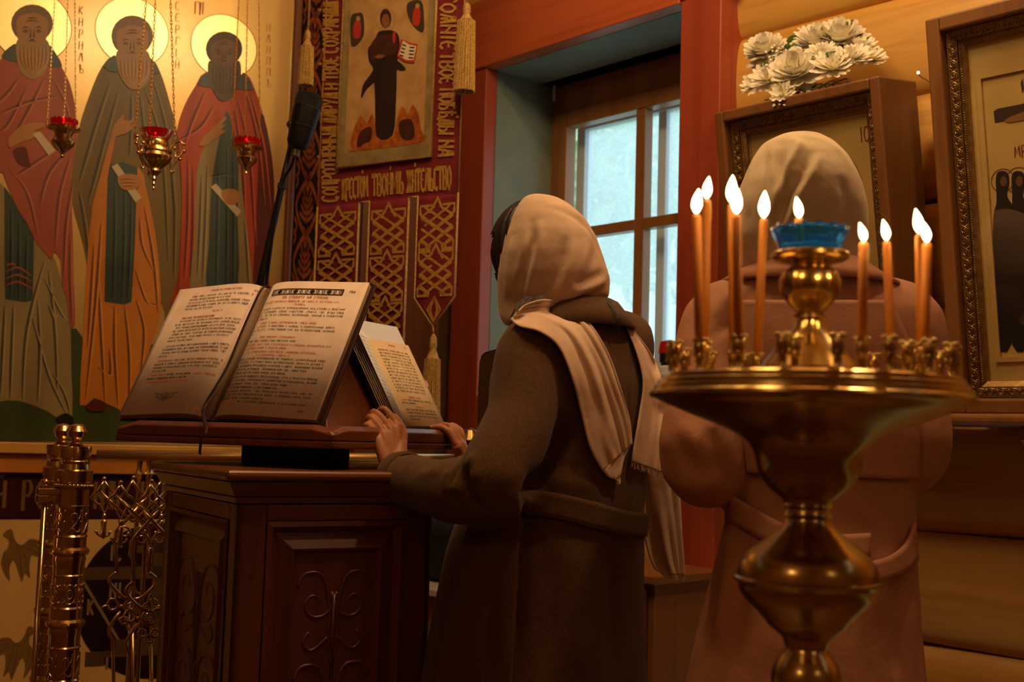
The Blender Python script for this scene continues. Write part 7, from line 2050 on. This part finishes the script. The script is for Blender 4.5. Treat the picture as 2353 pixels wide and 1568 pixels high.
# headscarf hood
def hood(secs_px, Yc, f, r, wfn, voxel=.0055):
    """secs: (y, left px, right px, depth half size) seen outline; the ring keeps that outline from this side"""
    mb_ = MB(); ss = []
    for (y, xl, xr, bscale) in secs_px:
        c = P((xl + xr) / 2, y, Yc); hw = (xr - xl) / 2 * Yc / F_PX
        ss.append((c, hw, bscale))
    return ss
X = Vector((1, 0, 0)); Yv = Vector((0, 1, 0))
mb = MB()
secs = [(P((xl + xr) / 2, y, Y1 + dy), (xr - xl) / 2 * Y1 / F_PX + .003, b_) for (y, xl, xr, b_, dy) in ((447, 1224, 1244, .012, 0), (455, 1206, 1280, .038, 0), (471, 1194, 1309, .060, 0), (503, 1175, 1344, .086, 0), (543, 1159, 1368, .104, 0), (591, 1149, 1385, .113, 0), (639, 1145, 1400, .113, 0), (680, 1145, 1397, .102, 0), (705, 1147, 1356, .086, 0), (726, 1150, 1290, .066, -.01), (740, 1156, 1236, .05, -.02), (749, 1164, 1212, .036, -.03))]
loft(mb, secs, X, Yv, 36, power=2.05)
V, F, E = remesh(mb, .0048, 6, .5)
bv = bvh_of(V, F); N = vnormals(V, F)
V = crease(V, N, bv, [
    ([(1225, 500), (1222, 560), (1205, 620), (1192, 690), (1200, 735)], -.010, .010), ([(1238, 505), (1240, 560), (1225, 630), (1212, 700)], .006, .010),
    ([(1270, 480), (1320, 500), (1365, 550), (1388, 610)], -.003, .008), ([(1250, 470), (1310, 480), (1360, 525)], .003, .010),
    ([(1300, 540), (1290, 600), (1262, 660), (1235, 705)], -.008, .011), ([(1320, 545), (1312, 610), (1290, 660), (1262, 700)], .005, .012),
    ([(1372, 520), (1370, 570), (1352, 620), (1318, 662)], -.004, .014), ([(1395, 640), (1370, 655), (1330, 670), (1290, 695)], .007, .010), ([(1390, 625), (1360, 640), (1320, 655)], -.006, .010),
    ([(1180, 540), (1170, 610), (1165, 690)], .004, .012), ([(1390, 660), (1360, 676), (1320, 688)], -.004, .008), ([(1215, 530), (1200, 590), (1180, 660)], .003, .009), ([(1300, 470), (1345, 520), (1352, 580), (1330, 640)], .003, .014)])
V = lap(V, E, 1, .3)
ctr = np.array(head_c); rel = V - ctr; fw = rel @ np.array(f1); lat = np.abs(rel @ np.array(r1))
keep = [f for f in F if not (np.mean([fw[i] for i in f]) > .066 and np.mean([lat[i] for i in f]) < .066 and -.10 < np.mean([rel[i, 2] for i in f]) < .085)]
hd = put_np(V, keep, 'headscarf', M_LINEN, wom); md = hd.modifiers.new('solid', 'SOLIDIFY'); md.thickness = .003; md.offset = -1
bv_h = bvh_of(V, F)
# scarf end wrapped over the near shoulder and down the back
wav = lambda n, ph, am: (lambda u, v: am * (.55 * math.sin(u * math.pi * n * .62 + ph + 1.6 * v) + .45 * math.sin(u * u * math.pi * n * 1.15 + 2.1 * ph - 1.3 * v + 1.1 * math.sin(v * 4)) + .25 * math.sin(u * 21 + v * 5)) * (.5 + .5 * min(1, v * 2)) + .005)
t1, m1 = strip_cloth([(1172, 735), (1196, 752), (1240, 764), (1285, 800), (1318, 880), (1338, 960), (1356, 1030), (1384, 1082)], [(1190, 716), (1214, 698), (1268, 690), (1340, 726), (1392, 800), (1426, 890), (1446, 960), (1452, 1020)], 26, 60, bv_coat1, .016, Y1 - .14, wav(7, .4, .0075), 'headscarf_end', M_LINEN, wom, .003, 6)
m_ = MB()
t1b, m1b = strip_cloth([(1384, 1082), (1400, 1098), (1414, 1102)], [(1452, 1020), (1436, 1050), (1424, 1096)], 14, 8, bv_coat1, .014, Y1 - .14, wav(3, .4, .004), 'headscarf_end', M_LINEN, wom, .003, 4)
fringe(m1b, 14, 8, wom, M_LINEN)
# the other end hanging from the far shoulder, two layers
t2, m2_ = strip_cloth([(1438, 752), (1462, 810), (1478, 880), (1468, 960), (1456, 1030), (1452, 1060)], [(1448, 752), (1500, 820), (1528, 900), (1536, 980), (1534, 1040), (1530, 1090)], 18, 40, bv_coat1, .022, Y1 + .06, wav(6, 1.0, .0065), 'headscarf_end', M_LINEN, wom, .003, 6)
fringe(m2_, 18, 40, wom, M_LINEN)
t3, m3_ = strip_cloth([(1452, 1000), (1456, 1090), (1470, 1170), (1482, 1240), (1500, 1300), (1520, 1318)], [(1536, 960), (1548, 1040), (1560, 1120), (1566, 1200), (1570, 1270), (1572, 1322)], 18, 40, None, 0.0, Y1 + .10, wav(5, 2.0, .007), 'headscarf_end', M_LINEN, wom, .003, 2)
fringe(m3_, 18, 40, wom, M_LINEN)

# ===== far woman, standing with her back to the viewer =====
Y2 = 2.2
fb = math.radians(-8)
f2 = Vector((-math.sin(fb), math.cos(fb), 0)); r2 = Vector((math.cos(fb), math.sin(fb), 0))
w2_root = P(1850, 1500, Y2); w2_root = Vector((w2_root.x, Y2, 0))
wo2 = thing('person', w2_root, 'person in a rose beige belted coat and cream headscarf, standing behind the candles', 'person')
hc = P(1852, 470, Y2 + .01)
mb = MB(); head_parts(hc, f2, r2)
nk = P(1856, 625, Y2); mb.tube([hc - Vector((0, 0, .06)), nk, nk - Vector((0, 0, .06))], [.055, .053, .07], 12)
shl, ell_, wrl = P(1655, 745, Y2), P(1612, 1060, Y2 - .08), P(1745, 1085, Y2 + .20)
shr, elr, wrr = P(2078, 745, Y2), P(2092, 1040, Y2 - .04), P(1960, 1075, Y2 + .22)
loft(mb, [(P(1856, 625, Y2), .07, .06), (P(1858, 690, Y2), .16, .085), (P(1862, 800, Y2), .165, .10), (P(1880, 1080, Y2), .13, .09), (P(1870, 1260, Y2), .16, .11), (P(1860, 1400, Y2), .165, .115), (P(1855, 1500, Y2), .13, .1)], r2, f2, 20)
legs(w2_root, f2, r2, P(1855, 1420, Y2).z)
for (s_, e_, w_) in ((shl, ell_, wrl), (shr, elr, wrr)):
    mb.tube([s_, (s_ + e_) / 2, e_, (e_ + w_) / 2, w_], [.05, .045, .040, .036, .026], 12)
    sgn = 1 if w_ is wrl else -1
    inn = (r2 * sgn * .6 + f2 * .8).normalized(); up_ = Vector((0, 0, 1))
    for k in range(4):
        kk = w_ + inn * .078 + up_ * (.026 - .017 * k); mb.tube([w_, (w_ + kk) / 2, kk], [.020, .016, .0115], 8)
        finger([kk, kk + inn * .034 - up_ * .004, kk + inn * .052 + r2 * (sgn * .010) - up_ * .012, kk + inn * .056 + r2 * (sgn * .02) - up_ * .024])
    finger([w_ + inn * .03 + up_ * .02, w_ + inn * .055 + up_ * .045, w_ + inn * .085 + up_ * .052], .0115, .0085)
V, F, E = remesh(mb, .005, 3, .45); put_np(V, F, 'body', M_SKIN, wo2)
mb = MB()
secs = [(P(1855, 606, Y2), .075, .07), (P(1856, 628, Y2), .12, .088), (P(1858, 660, Y2), .165, .10), (P(1860, 710, Y2), .195, .115), (P(1862, 800, Y2), .200, .13), (P(1868, 950, Y2), .190, .135), (P(1885, 1090, Y2), .172, .130), (P(1882, 1200, Y2), .172, .130), (P(1872, 1300, Y2), .182, .15), (P(1858, 1430, Y2), .198, .165), (P(1848, 1568, Y2), .214, .18)]
bz_ = P(1845, 1568, Y2); secs.append((Vector((bz_.x, bz_.y, .34)), .25, .215)); loft(mb, secs, r2, f2, 32)
mb.tube(smooth_poly([tuple(q) for q in (shl + r2 * .05 + Vector((0, 0, .015)), shl, (shl + ell_) / 2, ell_, (ell_ + wrl) / 2, wrl)], 4), [.075] * 6 + [.078] * 8 + [.072] * 6 + [.055], 18)
mb.tube(smooth_poly([tuple(q) for q in (shr - r2 * .05 + Vector((0, 0, .015)), shr, (shr + elr) / 2, elr, (elr + wrr) / 2, wrr)], 4), [.075] * 6 + [.072] * 8 + [.068] * 6 + [.055], 18)
V, F, E = remesh(mb, .008, 8, .5)
bv = bvh_of(V, F); N = vnormals(V, F)
V = crease(V, N, bv, [([(1548, 985), (1565, 1020), (1590, 1070), (1640, 1100)], -.005, .016), ([(1560, 970), (1600, 1020), (1660, 1060)], .004, .02), ([(1690, 1120), (1650, 1060), (1640, 980)], -.010, .016),
    ([(1655, 1200), (1635, 1330), (1600, 1480)], -.008, .014), ([(1680, 1200), (1668, 1340), (1640, 1500)], .007, .016), ([(1720, 1250), (1700, 1400), (1690, 1560)], -.007, .02), ([(1650, 760), (1640, 860), (1650, 960)], -.006, .014), ([(2070, 760), (2080, 880), (2075, 980)], -.006, .014),
    ([(1760, 640), (1680, 680), (1625, 740)], .005, .014), ([(1620, 790), (1650, 760), (1700, 745)], -.005, .012), ([(2060, 1330), (2070, 1450), (2060, 1560)], -.006, .02), ([(1800, 1280), (1805, 1400), (1800, 1560)], .005, .03)])
V = lap(V, E, 1, .3); put_np(V, F, 'coat', M_TRENCH, wo2); bv2 = bvh_of(V, F)
strip_cloth([(1700, 690), (1690, 820), (1700, 960), (1716, 1086)], [(2050, 690), (2100, 820), (2112, 960), (2112, 1104)], 24, 24, bv2, .012, Y2 - .1, lambda u, v: .004 * math.sin(u * 9) * v, 'back_flap', M_TRENCH, wo2, .004, 6)
strip_cloth([(1682, 1138), (1740, 1172), (1806, 1206), (1860, 1222), (1930, 1228), (2000, 1225)], [(1668, 1192), (1726, 1226), (1792, 1262), (1856, 1276), (1930, 1282), (2000, 1280)], 4, 24, bv2, .012, Y2 - .08, lambda u, v: .002, 'belt', M_TRENCH, wo2, .005)
strip_cloth([(1990, 1292), (2040, 1280), (2080, 1250), (2102, 1200)], [(1990, 1346), (2044, 1332), (2088, 1312), (2110, 1286)], 4, 18, bv2, .014, Y2 - .06, lambda u, v: .006 * v, 'belt', M_TRENCH, wo2, .005)
mb = MB(); ring_band(P(1856, 640, Y2), [(.030, .070, .068, -.006), (.040, .078, .078, -.008), (.030, .096, .090, -.01), (.006, .135, .106, -.01), (-.012, .165, .118, -.008)], r2, f2, 120, 420); mb.build('collar', M_TRENCH, wo2, smooth=True, solid=.006)
# headscarf
mb = MB()
secs = [(P((xl + xr) / 2, y, Y2), (xr - xl) / 2 * Y2 / F_PX + .003, b_) for (y, xl, xr, b_) in ((306, 1826, 1860, .014), (315, 1790, 1886, .046), (335, 1752, 1915, .078), (367, 1731, 1943, .104), (402, 1716, 1962, .118), (431, 1704, 1974, .125), (475, 1692, 1985, .124), (515, 1684, 1988, .114), (552, 1678, 1985, .102), (585, 1692, 1978, .096), (634, 1722, 1972, .09))]
loft(mb, secs, X, Yv, 36, power=2.1)
V, F, E = remesh(mb, .005, 6, .5)
bv = bvh_of(V, F); N = vnormals(V, F)
V = crease(V, N, bv, [([(1800, 320), (1790, 370), (1795, 430), (1800, 480), (1796, 530)], -.014, .010), ([(1812, 318), (1835, 335), (1808, 390), (1790, 440), (1770, 500)], .010, .009), ([(1868, 345), (1845, 400), (1815, 450), (1795, 510)], -.011, .009), ([(1880, 350), (1862, 400), (1835, 450), (1812, 500), (1800, 560)], .010, .010),
    ([(1840, 310), (1890, 322), (1930, 350), (1960, 400)], .003, .010), ([(1930, 400), (1945, 470), (1940, 540)], -.005, .012), ([(1965, 520), (1930, 545), (1890, 560)], -.008, .010), ([(1740, 350), (1722, 420), (1718, 500)], .005, .012), ([(1760, 335), (1755, 420), (1750, 520)], -.005, .010)])
V = lap(V, E, 1, .3)
ctr = np.array(hc); rel = V - ctr; fw = rel @ np.array(f2); lat = np.abs(rel @ np.array(r2))
keep = [f for f in F if not (np.mean([fw[i] for i in f]) > .072 and np.mean([lat[i] for i in f]) < .07 and -.12 < np.mean([rel[i, 2] for i in f]) < .08)]
hd = put_np(V, keep, 'headscarf', M_LINEN2, wo2); md = hd.modifiers.new('solid', 'SOLIDIFY'); md.thickness = .003; md.offset = -1
mb = MB(); ellip(hc + f2 * .02 + Vector((0, 0, .01)), .080, .092, .108, r2, f2, 18, 10); V, F, E = remesh(mb, .008, 2)
rel = V - np.array(hc); fr_ = rel @ np.array(f2)
put_np(V, [f for f in F if not (np.mean([fr_[i] for i in f]) > .055 and np.mean([rel[i, 2] for i in f]) < .045)], 'hair', M_HAIR, wo2)
# shoes
for (root, f, r, par) in ((w1_root, f1, r1, wom), (w2_root, f2, r2, wo2)):
    for s in (-1, 1):
        mb = MB(); a = Vector((root.x, root.y, 0)) + r * (s * .09)
        loft(mb, [(a + Vector((0, 0, .002)) + f * .045, .045, .13), (a + Vector((0, 0, .03)) + f * .045, .046, .13), (a + Vector((0, 0, .06)) + f * .02, .042, .10), (a + Vector((0, 0, .10)) - f * .0, .042, .055)], r, f, 18)
        mb.build('shoe', M_SHOE, par, smooth=True)
